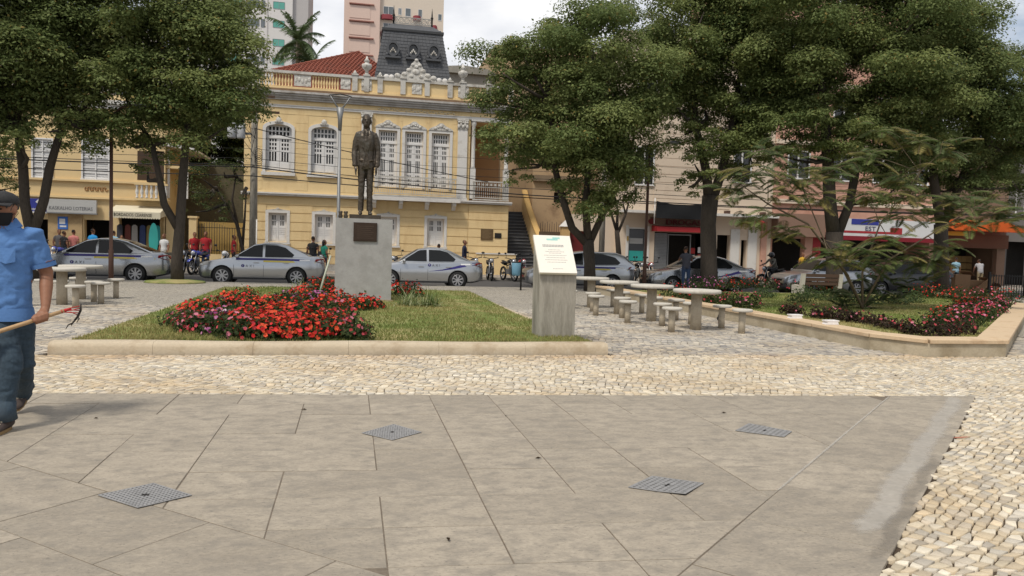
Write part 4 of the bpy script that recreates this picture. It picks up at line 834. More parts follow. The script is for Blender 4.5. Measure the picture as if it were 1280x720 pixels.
aw = thing('pharmacy_awning', (17.9, 39.4, 2.6), 'red box awning over the pharmacy door', 'awning'); MB().prism([(39.98, 2.62), (39.98, 2.95), (39.3, 2.88), (39.3, 2.62)], 16.35, 19.6, 'x').build('canvas', RED, aw, True)
s = thing('pharmacy_sign', (17.9, 39.5, 2.98), 'dark red DROGAS letters above the red awning', 'sign')
lettering('DROGAS', .42, mat('dark_red_letters', (.14, .012, .014), .5), s, (17.0, 39.55, 3.0), sx=1.25, ext=.04)
MB().prism([(16.2+.22*math.cos(a), 3.15+.16*math.sin(a)) for a in [math.pi*2*i/12 for i in range(12)]], 39.55, 39.62).build('emblem', mat('dark_red_letters', (.14, .012, .014), .5), s, True); MB().box(16.1, 19.6, 39.63, 39.66, 2.97, 3.4).build('backing', mat('brown_fascia', (.22, .15, .11), .8), s, True)
lettering('17', .3, TXTB, dg, (21.85, 39.19, 3.2), ext=.01); MB().ball((22.55, 39.25, 3.3), .3, .05, .12).build('red_emblem', RED, dg, True)
bn = thing('black_banner', (17.7, 39.1, 3.2), 'big sagging black banner stretched between two white poles', 'banner')
m = MB(); n = 12; v = []
for i in range(n+1):
    t = i/n; x = 16.2+3.05*t; sag = .16*(1-(2*t-1)**2); v += [(x, 39.05+.05*math.sin(t*5), 4.25-sag), (x, 39.05+.06*math.sin(t*7+1), 3.72-sag*.3), (x, 39.05, 3.32)]
m.add(v, [(i*3+j, i*3+j+1, i*3+j+4, i*3+j+3) for i in range(n) for j in range(2)], 0, True); m.add([(x, y+.012, z) for x, y, z in v], [(i*3+j+3, i*3+j+4, i*3+j+1, i*3+j) for i in range(n) for j in range(2)], 0, True)
m.build('cloth', mat('black_cloth', (.012, .013, .015), .85, .25, 2, 20), bn, True)
for x in (16.12, 19.32): MB().cyl((x, 39.08, 3.0), (x, 39.08, 4.4), .035, n=8).build('pole', WHT, bn, True)
# ---- salmon building and the shops under it
pk = block('salmon_building', 23.72, 34.6, 22, 40.0, 12, PINK, 'tall salmon pink building rising behind the trees on the right', [(23.75, 25.85, 0, 2.5), (26.9, 34.3, 0, 2.7)]+[(x, x+1.3, z, z+1.5) for x in (24.6, 27.4, 30.2, 32.6) for z in (6, 9.4, 12.8, 16.2, 19)])
for x in (24.6, 27.4, 30.2, 32.6):
    for z in (6, 9.4, 12.8, 16.2, 19): plain_window(pk, x+.65, z, z+1.5, .65, 40)
for z in (4.5, 7.9, 11.3, 14.7, 18.1): MB().box(23.72, 34.6, 39.85, 39.999, z, z+.25).build('floor_band', CREAM, pk, True)
MB().box(23.74, 26.8, 39.4, 39.998, 2.6, 3.9).build('fascia', mat('taupe_fascia', (.24, .15, .11), .85, .1, 1, 20), pk, True)
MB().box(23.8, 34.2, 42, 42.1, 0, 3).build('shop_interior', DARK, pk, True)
for a, b in [(25.86, 26.35), (26.36, 26.89)]: MB().box(a, b, 39.9, 39.999, .02, 2.59).build('pilaster', PINK if a < 26 else RED, pk, True)
s = thing('store_sign', (30, 39.3, 2.7), 'long white store sign with red stripe and blue letters behind the feathery tree', 'sign')
MB().box(27.0, 34.1, 39.3, 39.6, 2.75, 3.75).build('panel', SIGNW, s, True); MB().box(27.0, 31.8, 39.29, 39.299, 2.92, 3.05).box(31.0, 31.8, 39.285, 39.289, 2.92, 3.3).build('red_stripe', RED, s, True)
MB().box(28.4, 30.2, 39.28, 39.298, 3.42, 3.74).build('blue_panel', BLUE, s, True); MB().box(26.92, 34.2, 39.25, 39.6, 2.5, 2.749).build('red_trim', mat('dark_red_trim', (.2, .012, .02), .6), s, True)
lettering('LOJAS', .45, mat('navy_letters', (.02, .025, .09), .6), s, (28.6, 39.285, 3.08)); lettering('MAGAZINE', .34, TXTD, s, (32.0, 39.285, 3.0), sx=.9); MB().box(27.05, 27.5, 39.285, 39.298, 2.95, 3.6).build('emblem', BLUE, s, True)
for o in list(s.children):
    if o.name.startswith('lettering'): bpy.data.objects.remove(o)
lettering('EST', .36, mat('navy_letters', (.02, .025, .09), .6), s, (29.3, 39.285, 3.08), sx=1.3)
# ---- fruit shop with orange canopy
ORG = mat('orange_canopy', (.60, .13, .025), .6, .12, 2, 30); BRN = mat('brown_shop_front', (.13, .06, .035), .8, .15, 1.5, 20)
fs = block('fruit_shop', 34.9, 40.0, 9.0, 40.2, 10, mat('dull_brown_wall', (.2, .13, .09), .9, .12, 1, 20), 'brown fronted open shop under an orange corrugated canopy', [(35.6, 39.4, 0, 2.3)])
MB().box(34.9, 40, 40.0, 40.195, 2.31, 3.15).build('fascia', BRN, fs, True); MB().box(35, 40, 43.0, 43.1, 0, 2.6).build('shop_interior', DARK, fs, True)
cp = MB(); n = 44
for i in range(n):
    x0, x1 = 34.7+5.3*i/n, 34.7+5.3*(i+1)/n; xm = (x0+x1)/2
    cp.add([(x0, 38.4, 3.25), (xm, 38.4, 3.32), (x1, 38.4, 3.25), (x1, 40.2, 3.95), (xm, 40.2, 4.02), (x0, 40.2, 3.95)], [(0, 1, 4, 5), (1, 2, 3, 4), (5, 4, 1, 0), (4, 3, 2, 1)])
cp.build('canopy', ORG, fs, True); MB().box(34.8, 36.3, 39.3, 39.4, 3.0, 3.24).build('yellow_sign', mat('yellow_sign', (.6, .35, .04), .6), fs, True)
MB().cyl((39.75, 38.5, 0), (39.75, 38.5, 3.3), .05, n=8).build('canopy_post', STEEL, fs, True)
for i in range(5):
    for j in range(3): MB().box(37.5+i*.42, 37.9+i*.42, 42.3, 42.6, .5+j*.45, .9+j*.45).build('shelf_box', mat('straw_box', (.3, .19, .08), .85, .15, 3, 20), fs, True)
MB().box(35.9, 37.2, 41.6, 42.3, .02, 1.3).build('counter', mat('straw_box', (.3, .19, .08)), fs, True)
ls_ = MB().box(36.9, 37.5, 42.4, 42.5, 2.05, 2.12).build('shop_lamp', glow('lit_tube', (1, .98, .92), 2.5), fs, True)
eb = block('end_building', 40.05, 58, 8.5, 40.6, 10, mat('dark_grey_wall', (.14, .13, .12), .9, .12, 1, 20), 'low dark grey building past the fruit shop', [(40.5, 44, 0, 2.8), (46, 50, 0, 2.8)]); MB().box(40.4, 52, 42.4, 42.5, 0, 3).build('shop_interior', DARK, eb, True)
for x in (41, 44, 47, 50): plain_window(eb, x+.6, 4.6, 6, .6, 40.6)
# ---- towers far behind
def tower_windows(r, cells, y, frame, glass, sub=2):
    for x0, x1, z0, z1, gm in cells:
        m = MB().box(x0, x1, y-.04, y+.02, z0-.08, z0).box(x0, x1, y-.04, y+.02, z1, z1+.06).box(x0-.06, x0, y-.04, y+.02, z0, z1).box(x1, x1+.06, y-.04, y+.02, z0, z1)
        for i in range(1, sub): m.box(x0+(x1-x0)*i/sub-.03, x0+(x1-x0)*i/sub+.03, y-.03, y+.02, z0, z1)
        w = m.build('window', frame, r, True); MB().box(x0, x1, y-.012, y-.002, z0, z1).build('glass', gm, w)
TWH = mat('white_tower_render', (.60, .58, .56), .9, .04, .1, 4); TGR = mat('grey_tower_shade', (.42, .40, .39), .9, .04, .1, 4)  # grey has the side wall's shade put into its colour; ribs share it
TEAL = mat('teal_tinted_glass', (.10, .33, .27), .2, .15, .3, 2, spec=.5); GREY = mat('grey_tinted_glass', (.12, .14, .15), .2, .2, .3, 2, spec=.5)
k = 130/90; yT = 130
t1 = thing('white_tower', (-14, yT, 0), 'white high rise with teal windows behind the palm', 'building')
MB().box(-26, -6.94*k, yT, yT+16, 0, 46).build('wall', TWH, t1, True); MB().box(-6.94*k+.001, -5.26*k, yT+.6, yT+15, 0, 45.5).build('side_wall', TGR, t1, True)
cells = []
for fl in range(14):
    z = (27.98-1.985*fl)*k*.995+2.86; z = 40.6-fl*2.87+.0
    zc = (28.04-2.05*fl-1.45)*k+1.45
    cells += [(-8.99*k, -7.80*k, zc-1.05, zc, TEAL), (-10.26*k, -9.9*k, zc-1.2, zc, GREY), (-11.67*k, -10.5*k, zc-1.1, zc, GREY), (-13.9*k, -12.36*k, zc-1.3, zc+.05, TEAL)]
cells = [c for c in cells if c[2] > 12]
tower_windows(t1, cells, yT, STEEL, None)
for x in (-12.2, -9.6): MB().box(x*k-.06, x*k+.06, yT-.08, yT-.001, 5, 46).build('rib', TGR, t1, True)
k = 140/110; yP = 140; TPK = mat('pale_peach_render', (.62, .47, .40), .9, .05, .1, 4); TBR = mat('maroon_render', (.24, .05, .06), .85, .1, .3, 5)
t2 = thing('peach_tower', (7, yP, 0), 'peach high rise with rounded maroon balconies', 'building')
MB().box(-1.6*k, 3.3*k, yP, yP+18, 0, 60).build('wall', TPK, t2, True); MB().box(3.3*k+.001, 12.3*k, yP+.8, yP+18, 0, 60).build('wing', mat('cream_tower_render', (.60, .52, .43), .9, .05, .1, 4), t2, True)
for fl in range(12):
    z = (34.75-2.32*fl-1.45)*k+1.45
    if z < 12: continue
    MB().box(-.9*k, 2.5*k, yP-.35, yP-.001, z-.16, z+.02).build('ledge', mat('brown_ledge', (.3, .14, .11), .85), t2, True)
    MB().box(-.85*k, 1.95*k, yP-.08, yP-.002, z-2.5, z-.25).build('panel', TPK, t2, True)
    MB().box(-.85*k, 1.95*k, yP-.14, yP-.081, z-.32, z-.22).build('panel_lip', mat('brown_ledge', (.3, .14, .11), .85), t2, True)
    zc = (34.9-2.32*fl-1.45)*k+1.45
    tower_windows(t2, [(3.84*k, 5.17*k, zc-1.3, zc, GREY), (5.9*k, 6.3*k, zc-1.2, zc-.1, GREY)], yP+.79, WWOOD, None)
    tower_windows(t2, [(6.9*k, 7.6*k, zc-1.35, zc, GREY), (11.55*k, 12.0*k, zc-1.6, zc-.5, GREY), (8.7*k, 9.2*k, zc-1.3, zc, GREY)], yP+.79, WWOOD, None, 1)
    for x0, x1, zz in ((3.45, 5.45, 0), (7.95, 9.05, .25), (10.6, 11.4, -1.2)):
        m = MB(); cx, w = (x0+x1)/2*k, (x1-x0)/2*k; po = [(cx-w*math.cos(math.pi*i/10), yP+.79-.9*math.sin(math.pi*i/10)) for i in range(11)]
        m.prism(po, zc-2.35+zz, zc-1.55+zz, 'z'); m.build('balcony', TBR, t2, True)
t3 = thing('grey_flat_building', (8, 52, 0), 'low grey roofed building just showing behind the mansard turret', 'building'); MB().box(5.6, 9.8, 54, 60, 0, 13.6).prism([(5.3, 13.6), (10.0, 13.6), (9.2, 14.0), (7.5, 14.15), (6.0, 14.0)], 53.7, 60.2).build('wall', mat('lichen_grey_wall', (.24, .23, .2), .95, .2, .6, 8), t3, True); MB().box(6.6, 7.6, 53.93, 53.99, 11.6, 12.8).build('window', GLS, t3, True)
t4 = thing('beige_far_block', (18, 70, 0), 'plain beige block peeping over the big tree', 'building'); MB().box(11.2, 24, 62, 72, 0, 18.0).build('wall', BEIGE, t4, True)
t5 = thing('pale_far_block', (-30, 70, 0), 'pale far apartment block behind the left trees', 'building'); MB().box(-46, -18, 75, 85, 0, 20).build('wall', mat('pale_far_render', (.5, .45, .38), .9, .06, .1, 4), t5, True)
tower_windows(t5, [(x, x+1.6, z, z+1.4, GREY) for x in range(-45, -19, 4) for z in (5, 8, 11, 14, 17)], 75, WWOOD, None)
# ================================================================== figures (one continuous skin grown from tapered limbs)
SKIN = mat('brown_skin', (.25, .115, .065), .55, .12, 6, 40, spec=.35); HAIR = mat('dark_hair', (.012, .010, .009), .7, .2, 20, 60)
def figure(name, prims, voxel, mats, parent=None, smooth=3, M=None, wrinkle=None):
    """prims: (material index, MB) ; returns one mesh"""
    allm = MB(); pts = []
    for mi, mb in prims:
        allm.add(mb.v, mb.f)
        for f in mb.f: pts.append((sum((Vector(mb.v[i]) for i in f), Vector())/len(f), mi))
        for v in mb.v: pts.append((Vector(v), mi))
    me = bpy.data.meshes.new('raw'); me.from_pydata(allm.v, [], allm.f); ob = bpy.data.objects.new('raw', me); COL.objects.link(ob)
    r = ob.modifiers.new('r', 'REMESH'); r.mode = 'VOXEL'; r.voxel_size = voxel; r.adaptivity = 0
    s = ob.modifiers.new('s', 'SMOOTH'); s.factor = .5; s.iterations = smooth
    em = evaluated(ob); bpy.data.objects.remove(ob); bpy.data.meshes.remove(me)
    kd = kdtree.KDTree(len(pts))
    for i, (p, mi) in enumerate(pts): kd.insert(p, i)
    kd.balance(); em.materials.clear()
    for mt in mats: em.materials.append(mt)
    mi = [pts[kd.find(p.center)[1]][1] for p in em.polygons]
    em.polygons.foreach_set('material_index', mi); em.polygons.foreach_set('use_smooth', [True]*len(em.polygons))
    if wrinkle:
        from mathutils import noise
        amp = {}
        for p_, k in zip(em.polygons, mi):
            for v in p_.vertices: amp[v] = wrinkle.get(k, 0) if v not in amp else min(amp[v], wrinkle.get(k, 0))
        nrm = [v.normal.copy() for v in em.vertices]
        for v, a in amp.items():
            if a: c = em.vertices[v].co; q = Vector((c.x*6+c.z*5, c.y*6, c.z*9-c.x*4)); w = noise.noise(q)+.5*noise.noise(q*2.1); em.vertices[v].co = c+nrm[v]*a*(abs(w)*1.6-.5)
    if M is not None: em.transform(M)
    em.name = name; em.update()
    return put(name, em, parent)
def T(pts, rad, n=12, side=(1, 0, 0)): return MB().tube(pts, rad, n, side=side)
def head_prims(c, face, s=1.0, hair=True, mi_skin=0, mi_hair=3, long=False):
    """c head centre, face unit vector"""
    f = Vector(face).normalized(); r = f.cross(Vector((0, 0, 1))).normalized(); u = r.cross(f); c = Vector(c); P = []
    pt = lambda a, b, d: c + (r*a + f*b + u*d)*s
    P.append((mi_skin, T([pt(0, -.01, -.115), pt(0, .022, -.085), pt(0, .012, -.04), pt(0, 0, .01), pt(0, -.008, .06), pt(0, -.01, .10), pt(0, -.012, .122)], [(.028*s, .028*s), (.052*s, .06*s), (.066*s, .082*s), (.074*s, .093*s), (.073*s, .092*s), (.052*s, .068*s), (.02*s, .03*s)], 14, tuple(r))))
    P.append((mi_skin, T([pt(0, .088, .02), pt(0, .108, -.022), pt(0, .092, -.034)], [.009*s, .015*s, .012*s], 8, tuple(r))))
    for q in (-1, 1): P.append((mi_skin, MB().ball(tuple(pt(q*.077, -.005, -.005)), .014*s, .02*s, .032*s, 8, 6)))
    P.append((mi_skin, T([pt(-.035, .083, .028), pt(0, .092, .03), pt(.035, .083, .028)], .011*s, 6, tuple(u))))
    P.append((mi_skin, T([pt(-.022, .078, -.062), pt(0, .088, -.06), pt(.022, .078, -.062)], .009*s, 6, tuple(u))))
    if hair:
        P.append((mi_hair, T([pt(0, -.035, .0), pt(0, -.028, .04), pt(0, -.02, .09), pt(0, -.018, .128)], [(.074*s, .078*s), (.082*s, .090*s), (.066*s, .084*s), (.03*s, .04*s)], 14, tuple(r))))
        if long: P.append((mi_hair, T([pt(0, -.04, .08), pt(0, -.085, 0), pt(0, -.085, -.12), pt(0, -.075, -.2)], [(.06*s, .04*s), (.08*s, .04*s), (.075*s, .035*s), (.04*s, .02*s)], 10, tuple(r))))
    return P
def person(name, loc, rz, cols, label, group=None, h=1.70, pose=None, hair=True, long_hair=False, voxel=.022, sleeve='short', helmet=None, extra=None):
    """cols: shirt, trousers materials; pose overrides joints (local, facing -Y)"""
    J = dict(pel=(0, 0, .92), wai=(0, .0, 1.08), che=(0, -.005, 1.28), neck=(0, .005, 1.46), head=(0, -.015, 1.60), face=(0, -1, 0),
             ls=(-.175, 0, 1.385), le=(-.235, .02, 1.13), lw=(-.23, -.05, .90), rs=(.175, 0, 1.385), re=(.235, .02, 1.13), rw=(.23, -.05, .90),
             lh=(-.09, 0, .90), lk=(-.10, -.01, .49), la=(-.10, .02, .08), rh=(.09, 0, .90), rk=(.10, -.01, .49), ra=(.10, .02, .08), ff=(0, -1, 0))
    if pose: J.update(pose)
    V = {k: Vector(v) for k, v in J.items()}; P = []
    P.append((1, T([V['pel']-Vector((0, 0, .05)), V['pel']+Vector((0, 0, .04)), V['wai'], V['che'], V['che'].lerp(V['neck'], .55), V['neck'].lerp(V['che'], .18), V['neck']], [(.155, .115), (.168, .122), (.155, .112), (.178, .122), (.185, .105), (.11, .075), (.055, .055)], 16)))
    P.append((0, T([V['neck']-Vector((0, 0, .03)), V['head']-Vector((0, 0, .06))], [.055, .05], 10)))
    for a in 'lr':
        s, e_, w = V[a+'s'], V[a+'e'], V[a+'w']; m1 = s.lerp(e_, .6); d = (w-e_).normalized()
        P.append((1, T([s.lerp(V['neck'], .35), s.lerp(V['neck'], .12)-Vector((0, 0, .01)), s.lerp(e_, .15), m1], [.04, .055, .058, .052], 10)))
        k = 1 if sleeve == 'long' else 0
        P.append((k, T([m1-(m1-s)*.1, e_, e_.lerp(w, .35), w], [.047, .042, .043, .029], 10)))
        P.append((0, T([w, w+d*.05, w+d*.10, w+d*.16], [(.026, .02), (.022, .04), (.02, .038), (.01, .02)], 8)))
        h_, k_, an = V[a+'h'], V[a+'k'], V[a+'a']
        P.append((2, T([h_+Vector((0, 0, .04)), h_-Vector((0, 0, .03)), h_.lerp(k_, .5), k_, k_.lerp(an, .35), an-Vector((0, 0, .02))], [.075, .094, .078, .061, .06, .048], 12)))
        f = V['ff']; P.append((4, T([an-f*.05-Vector((0, 0, .035)), an+f*.04-Vector((0, 0, .04)), an+f*.13-Vector((0, 0, .052)), an+f*.18-Vector((0, 0, .058))], [(.036, .038), (.042, .036), (.045, .026), (.03, .016)], 10)))
    P += head_prims(V['head'], J['face'], 1.0, hair, 0, 3, long_hair)
    root = thing(name, loc, label, 'person', group, rz)
    S = Matrix.Scale(h/1.72, 4)
    figure('body', P, voxel, [SKIN, cols[0], cols[1], HAIR, BLK], root, 2, S)
    if helmet: MB().ball((S@V['head'])+Vector((0, 0, .03)), .135, .15, .145, 14, 10).build('helmet', helmet, root); MB().prism([(-.1, 0), (.1, 0), (.09, .07), (-.09, .07)], -.165, -.15).build('visor', GLS, root).location = (S@V['head'])+Vector((0, -.0, -.03))
    if extra: extra(root, S)
    return root
# ================================================================== statue
sp = thing('statue_plinth', (.28, 18.5, .05), 'tall square grey granite plinth under the bronze statue', 'plinth')
MB().prism([(-.36, 17.84), (.92, 17.84), (.92, 19.1), (-.36, 19.1)], .03, 2.02, 'z').build('block', GRAN, sp, True)
MB().box(-.40, .96, 17.80, 17.838, .03, .16).build('base_stain', mat('soil_stained_granite', (.33, .26, .18), .8, .15, 4, 40), sp, True)
MB().box(.06, .55, 17.80, 17.838, 1.52, 1.91).box(.04, .57, 17.805, 17.839, 1.50, 1.93).build('plaque', mat('dark_bronze_plaque', (.05, .032, .022), .5, .2, 8, 50, metal=.4), sp, True)
m = MB()
for i in range(7): m.box(.12, .49-.03*(i % 3), 17.797, 17.7995, 1.84-i*.045, 1.852-i*.045)
m.build('plaque_lines', mat('bronze_plaque_lines', (.09, .062, .045), .5, metal=.4), sp, True)
wr = thing('bronze_wreath', (-.22, 17.95, 2.02), 'small pair of dark vases on the plinth corner by the statue', 'vase')
for x in (-.26, -.14): MB().lathe([(.04, 0), (.055, .04), (.035, .09), (.05, .14), (.042, .16)], (x, 17.95, 2.02), 10).build('vase', BRZ, wr, True)
S_ = 2.36/1.735; SXN = .79; sroot = thing('bronze_statue', (.30, 18.40, 2.02), 'dark bronze statue of a man in a suit and tie standing', 'statue')
P = []; U = lambda x, y, z: (x*S_*SXN, y*S_, z*S_+.10)
def TS(pts, rad, n=16): return T([U(*p) for p in pts], [((r[0]*S_*SXN, r[1]*S_) if isinstance(r, tuple) else r*S_) for r in rad], n)
P.append((0, TS([(0, 0, .78), (0, 0, .86), (0, 0, .98), (0, 0, 1.10), (0, -.005, 1.26), (0, 0, 1.38), (0, .003, 1.44), (0, .005, 1.475)], [(.175, .115), (.188, .13), (.178, .125), (.168, .12), (.192, .13), (.198, .112), (.125, .085), (.06, .06)])))
for q in (-1, 1):
    P.append((0, TS([(q*.10, .005, 1.435), (q*.165, .0, 1.395), (q*.215, .012, 1.27), (q*.24, .02, 1.12), (q*.243, -.01, .99), (q*.235, -.045, .86), (q*.232, -.05, .835)], [.03, .058, .062, .058, .055, .046, .045], 12)))
    P.append((0, TS([(q*.232, -.05, .85), (q*.228, -.06, .79), (q*.222, -.065, .74), (q*.215, -.06, .69)], [(.026, .032), (.022, .043), (.02, .040), (.013, .022)], 10)))
    P.append((0, TS([(q*.205, -.085, .82), (q*.20, -.105, .77), (q*.2, -.105, .735)], [.014, .013, .01], 8)))
    for i in range(4): P.append((0, TS([(q*(.212+.002*i), -.098+.024*i, .75), (q*.212, -.10+.024*i, .70), (q*.206, -.092+.022*i, .668)], [.011, .0105, .008], 6)))
    P.append((0, TS([(q*.085, 0, .86), (q*.088, 0, .74), (q*.088, -.012, .5), (q*.092, .0, .3), (q*.095, .01, .075)], [(.098, .11), (.09, .1), (.07, .078), (.064, .072), (.066, .078)], 14)))
    P.append((0, TS([(q*.097, .05, .035), (q*.10, -.03, .04), (q*.108, -.12, .026), (q*.112, -.165, .018)], [(.036, .036), (.044, .04), (.046, .026), (.03, .014)], 10)))
    P.append((0, TS([(q*.03, -.128, 1.09), (q*.075, -.142, 1.25), (q*.085, -.135, 1.35), (q*.06, -.09, 1.46)], [(.012, .012), (.045, .012), (.05, .012), (.02, .012)], 8)))   # lapel
    P.append((0, TS([(q*.012, -.128, 1.10), (q*.05, -.128, .92), (q*.09, -.12, .80)], [.011, .011, .010], 6)))                       # jacket front edge
    P.append((0, TS([(q*.08, -.127, .93), (q*.16, -.10, .945)], [.014, .014], 6)))                                                  # pocket flap
P.append((0, TS([(0, -.105, 1.455), (0, -.138, 1.40), (0, -.142, 1.25), (0, -.135, 1.12)], [(.014, .014), (.02, .012), (.026, .01), (.018, .01)], 8)))
P.append((0, TS([(0, -.005, 1.44), (0, -.012, 1.53)], [.062, .056], 12)))
P += [(0, mb) for mi, mb in head_prims(U(0, -.02, 1.615), (0, -1, 0), S_*1.0, True, 0, 0)]
figure('body', P, .013, [BRZ], sroot, 2, wrinkle={0: .009})
MB().box(-.36, .36, -.34, .30, .002, .10).build('base_plate', BRZ, sroot)
m = MB()
for q in (-1, 1): m.ball(U(q*.031, -.103, 1.63), .014*S_, .008, .007*S_, 8, 5)
m.build('eyes', mat('bronze_shadow', (.02, .016, .012), .5), sroot)
# ================================================================== information stand
si = thing('information_stand', (3.09, 11.4, .05), 'rough concrete pedestal with slanted white information board', 'information board')
MB().prism([(11.18, .02), (11.62, .02), (11.66, 1.5), (11.62, 1.5), (11.18, 1.06)], 2.81, 3.38, 'x').build('pedestal', CONC, si, True)
def slant(x0, x1, t0, t1, off, th):  # slab lying on the sloping top
    a = Vector((0, 11.15, 1.06)); b = Vector((0, 11.64, 1.63)); d = (b-a); n = Vector((0, -d.z, d.y)).normalized()
    p = [a+d*t0+n*off, a+d*t1+n*off, a+d*t1+n*(off+th), a+d*t0+n*(off+th)]
    return [(x0, q.y, q.z) for q in p]+[(x1, q.y, q.z) for q in p]
def slant_box(m, *a): return m.add(slant(*a), [(0, 1, 2, 3), (7, 6, 5, 4), (0, 4, 5, 1), (1, 5, 6, 2), (2, 6, 7, 3), (3, 7, 4, 0)])
m = MB(); slant_box(m, 2.78, 3.37, 0, 1, .01, .045); bo = m.build('board', mat('white_board', (.72, .68, .60), .45, .04, 2, 20), si, True)
m = MB()
for t, w, xx in [(.72, .34, 3.07), (.685, .34, 3.07)]:
    for k in range(14): slant_box(m, xx-w/2+w*k/14, xx-w/2+w*(k+.72)/14, t, t+.022, .0555, .001)
for i, (t, w) in enumerate([(.60, .2), (.55, .3), (.51, .2), (.45, .36), (.39, .3), (.33, .36), (.27, .3), (.10, .16)]):
    n = int(w/.022)
    for k in range(n): slant_box(m, 3.08-w/2+w*k/n, 3.08-w/2+w*(k+.7)/n, t, t+.010, .0555, .001)
tag(m.build('printed_lines', mat('grey_print', (.22, .22, .22), .6), bo), kind='stuff')
m = MB(); slant_box(m, 2.98, 3.16, .86, .91, .0555, .001); slant_box(m, 3.08, 3.2, .90, .95, .0555, .001); m.build('printed_emblem', mat('pale_teal_print', (.3, .55, .5), .6), bo)
# ================================================================== tables and stools
def table(loc, label, group):
    r = thing('concrete_table', loc, label, 'table', group)
    MB().lathe([(.43, .0), (.45, .012), (.45, .055), (.435, .068)], (0, 0, .70), 28).build('table_top', CONCL, r); MB().lathe([(.105, 0), (.10, .35), (.105, .699)], n=14).build('pedestal', BEIC, r); return r
def stool(loc, label, group):
    r = thing('concrete_stool', loc, label, 'stool', group)
    MB().lathe([(.175, 0), (.185, .01), (.185, .04), (.175, .05)], (0, 0, .405), 20).build('seat', CONCL, r); MB().lathe([(.064, 0), (.06, .2), (.064, .404)], n=12).build('pedestal', BEIC, r); return r
tb = [((6.45, 13.4), 'round concrete table nearest to the raised planter corner'), ((6.2, 15.0), 'second round concrete table counted from the planter corner'), ((6.05, 16.6), 'third round concrete table counted from the planter corner'), ((6.0, 18.5), 'round concrete table farthest from the planter corner, nearest the street')]
proto_t = proto_s = None
for (x, y), lb_ in tb+[((-5.85, 17.3), 'round concrete table beside the man, near the left lawn kerb'), ((-6.0, 18.9), 'round concrete table beyond the other left table, near the lamp pole')]:
    if proto_t is None: o = proto_t = table((x, y, 0), lb_, 'round concrete tables')
    else: o = copy_tree(proto_t); o.location = (x, y, 0); o['label'] = lb_
    spots = [(-.68, -.42), (.62, -.62), (.70, .32), (-.42, .62)] if x > 0 else [(.5, -.75), (-.62, -.4), (.62, .42), (-.3, .75)]
    for dx, dy in spots:
        lb2 = 'small round concrete stool beside the '+lb_.split('round ')[1].split(',')[0].split(' counted')[0]
        lb2 = {0: lb2}[0]
        if proto_s is None: q = proto_s = stool((x+dx, y+dy, 0), lb2, 'round concrete stools')
        else: q = copy_tree(proto_s); q.location = (x+dx, y+dy, 0); q['label'] = lb2
        q['label'] = 'round concrete stool around the '+{13.4: 'table at the planter corner', 15.0: 'second table from the planter corner', 16.6: 'third table from the planter corner', 18.5: 'right hand table nearest the street', 17.3: 'left table beside the man', 18.9: 'left table nearest the lamp pole'}[y]
# pigeons
def pigeon(loc, rz, label):
    r = thing('pigeon', loc, label, 'bird', None, rz)
    P = [(0, T([(0, .16, .06), (0, .08, .085), (0, -.02, .10), (0, -.08, .115), (0, -.10, .15)], [.012, .04, .055, .042, .025], 10)), (0, MB().ball((0, -.11, .17), .025, .03, .025, 8, 6)), (0, T([(0, -.135, .168), (0, -.155, .16)], [.008, .003], 5)), (0, T([(0, .1, .075), (0, .22, .06)], [(.035, .015), (.03, .006)], 8))]
    figure('body', P, .008, [mat('dark_pigeon', (.03, .03, .035), .6, .3, 20, 60)], r, 1)
    m = MB()
    for x in (-.02, .02): m.tube([(x, -.01, .06), (x, -.015, .004), (x, -.04, .003)], .005, 5)
    m.build('legs', mat('red_pigeon_leg', (.3, .06, .05), .6), r)
p = G(815, 396); pigeon((p.x, p.y, 0), 2.2, 'dark pigeon walking on the paving between the stools')
p = G(899, 404); pigeon((p.x, p.y, 0), -.6, 'dark pigeon facing us under the stool by the planter wall')
# white blocks on the planter cap
for px, py, lb_ in [(1010, 398, 'small white box on the planter cap, the one nearer the tables'), (1054.5, 405.5, 'small white box on the planter cap, the one nearer the wall corner')]:
    p = G(px, py, .265); x = min(8.36, max(8.2, p.x)); r = thing('white_box', (x, p.y, .2655), lb_, 'box', 'white boxes on the planter cap')
    MB().prism([(-.12, 0), (.12, 0), (.10, .055), (-.10, .055)], -.07, .07, 'y').build('tray', mat('white_foam', (.75, .73, .72), .7), r); MB().box(-.125, .125, -.075, .075, .0555, .075).build('lid', mat('white_foam', (.75, .73, .72), .7), r)
# bench
bn = thing('park_bench', (16.35, 24.4, .0), 'dark wooden park bench with concrete ends facing the street', 'bench', None, -.05)
for x in (-.72, .72): MB().prism([(-.3, 0), (.28, 0), (.3, .42), (.18, .45), (-.2, .42), (-.3, .86), (-.4, .86), (-.34, .4)], x-.07, x+.07, 'x').build('end_support', CONCL, bn)
for k in range(4): MB().box(-.65, .65, -.18+k*.12, -.08+k*.12, .43, .47).build('seat_slat', WOODB, bn)
for k in range(3): MB().obox((0, -.30-.02*k, .52+k*.14), 1.30, .03, .12).build('back_slat', WOODB, bn)
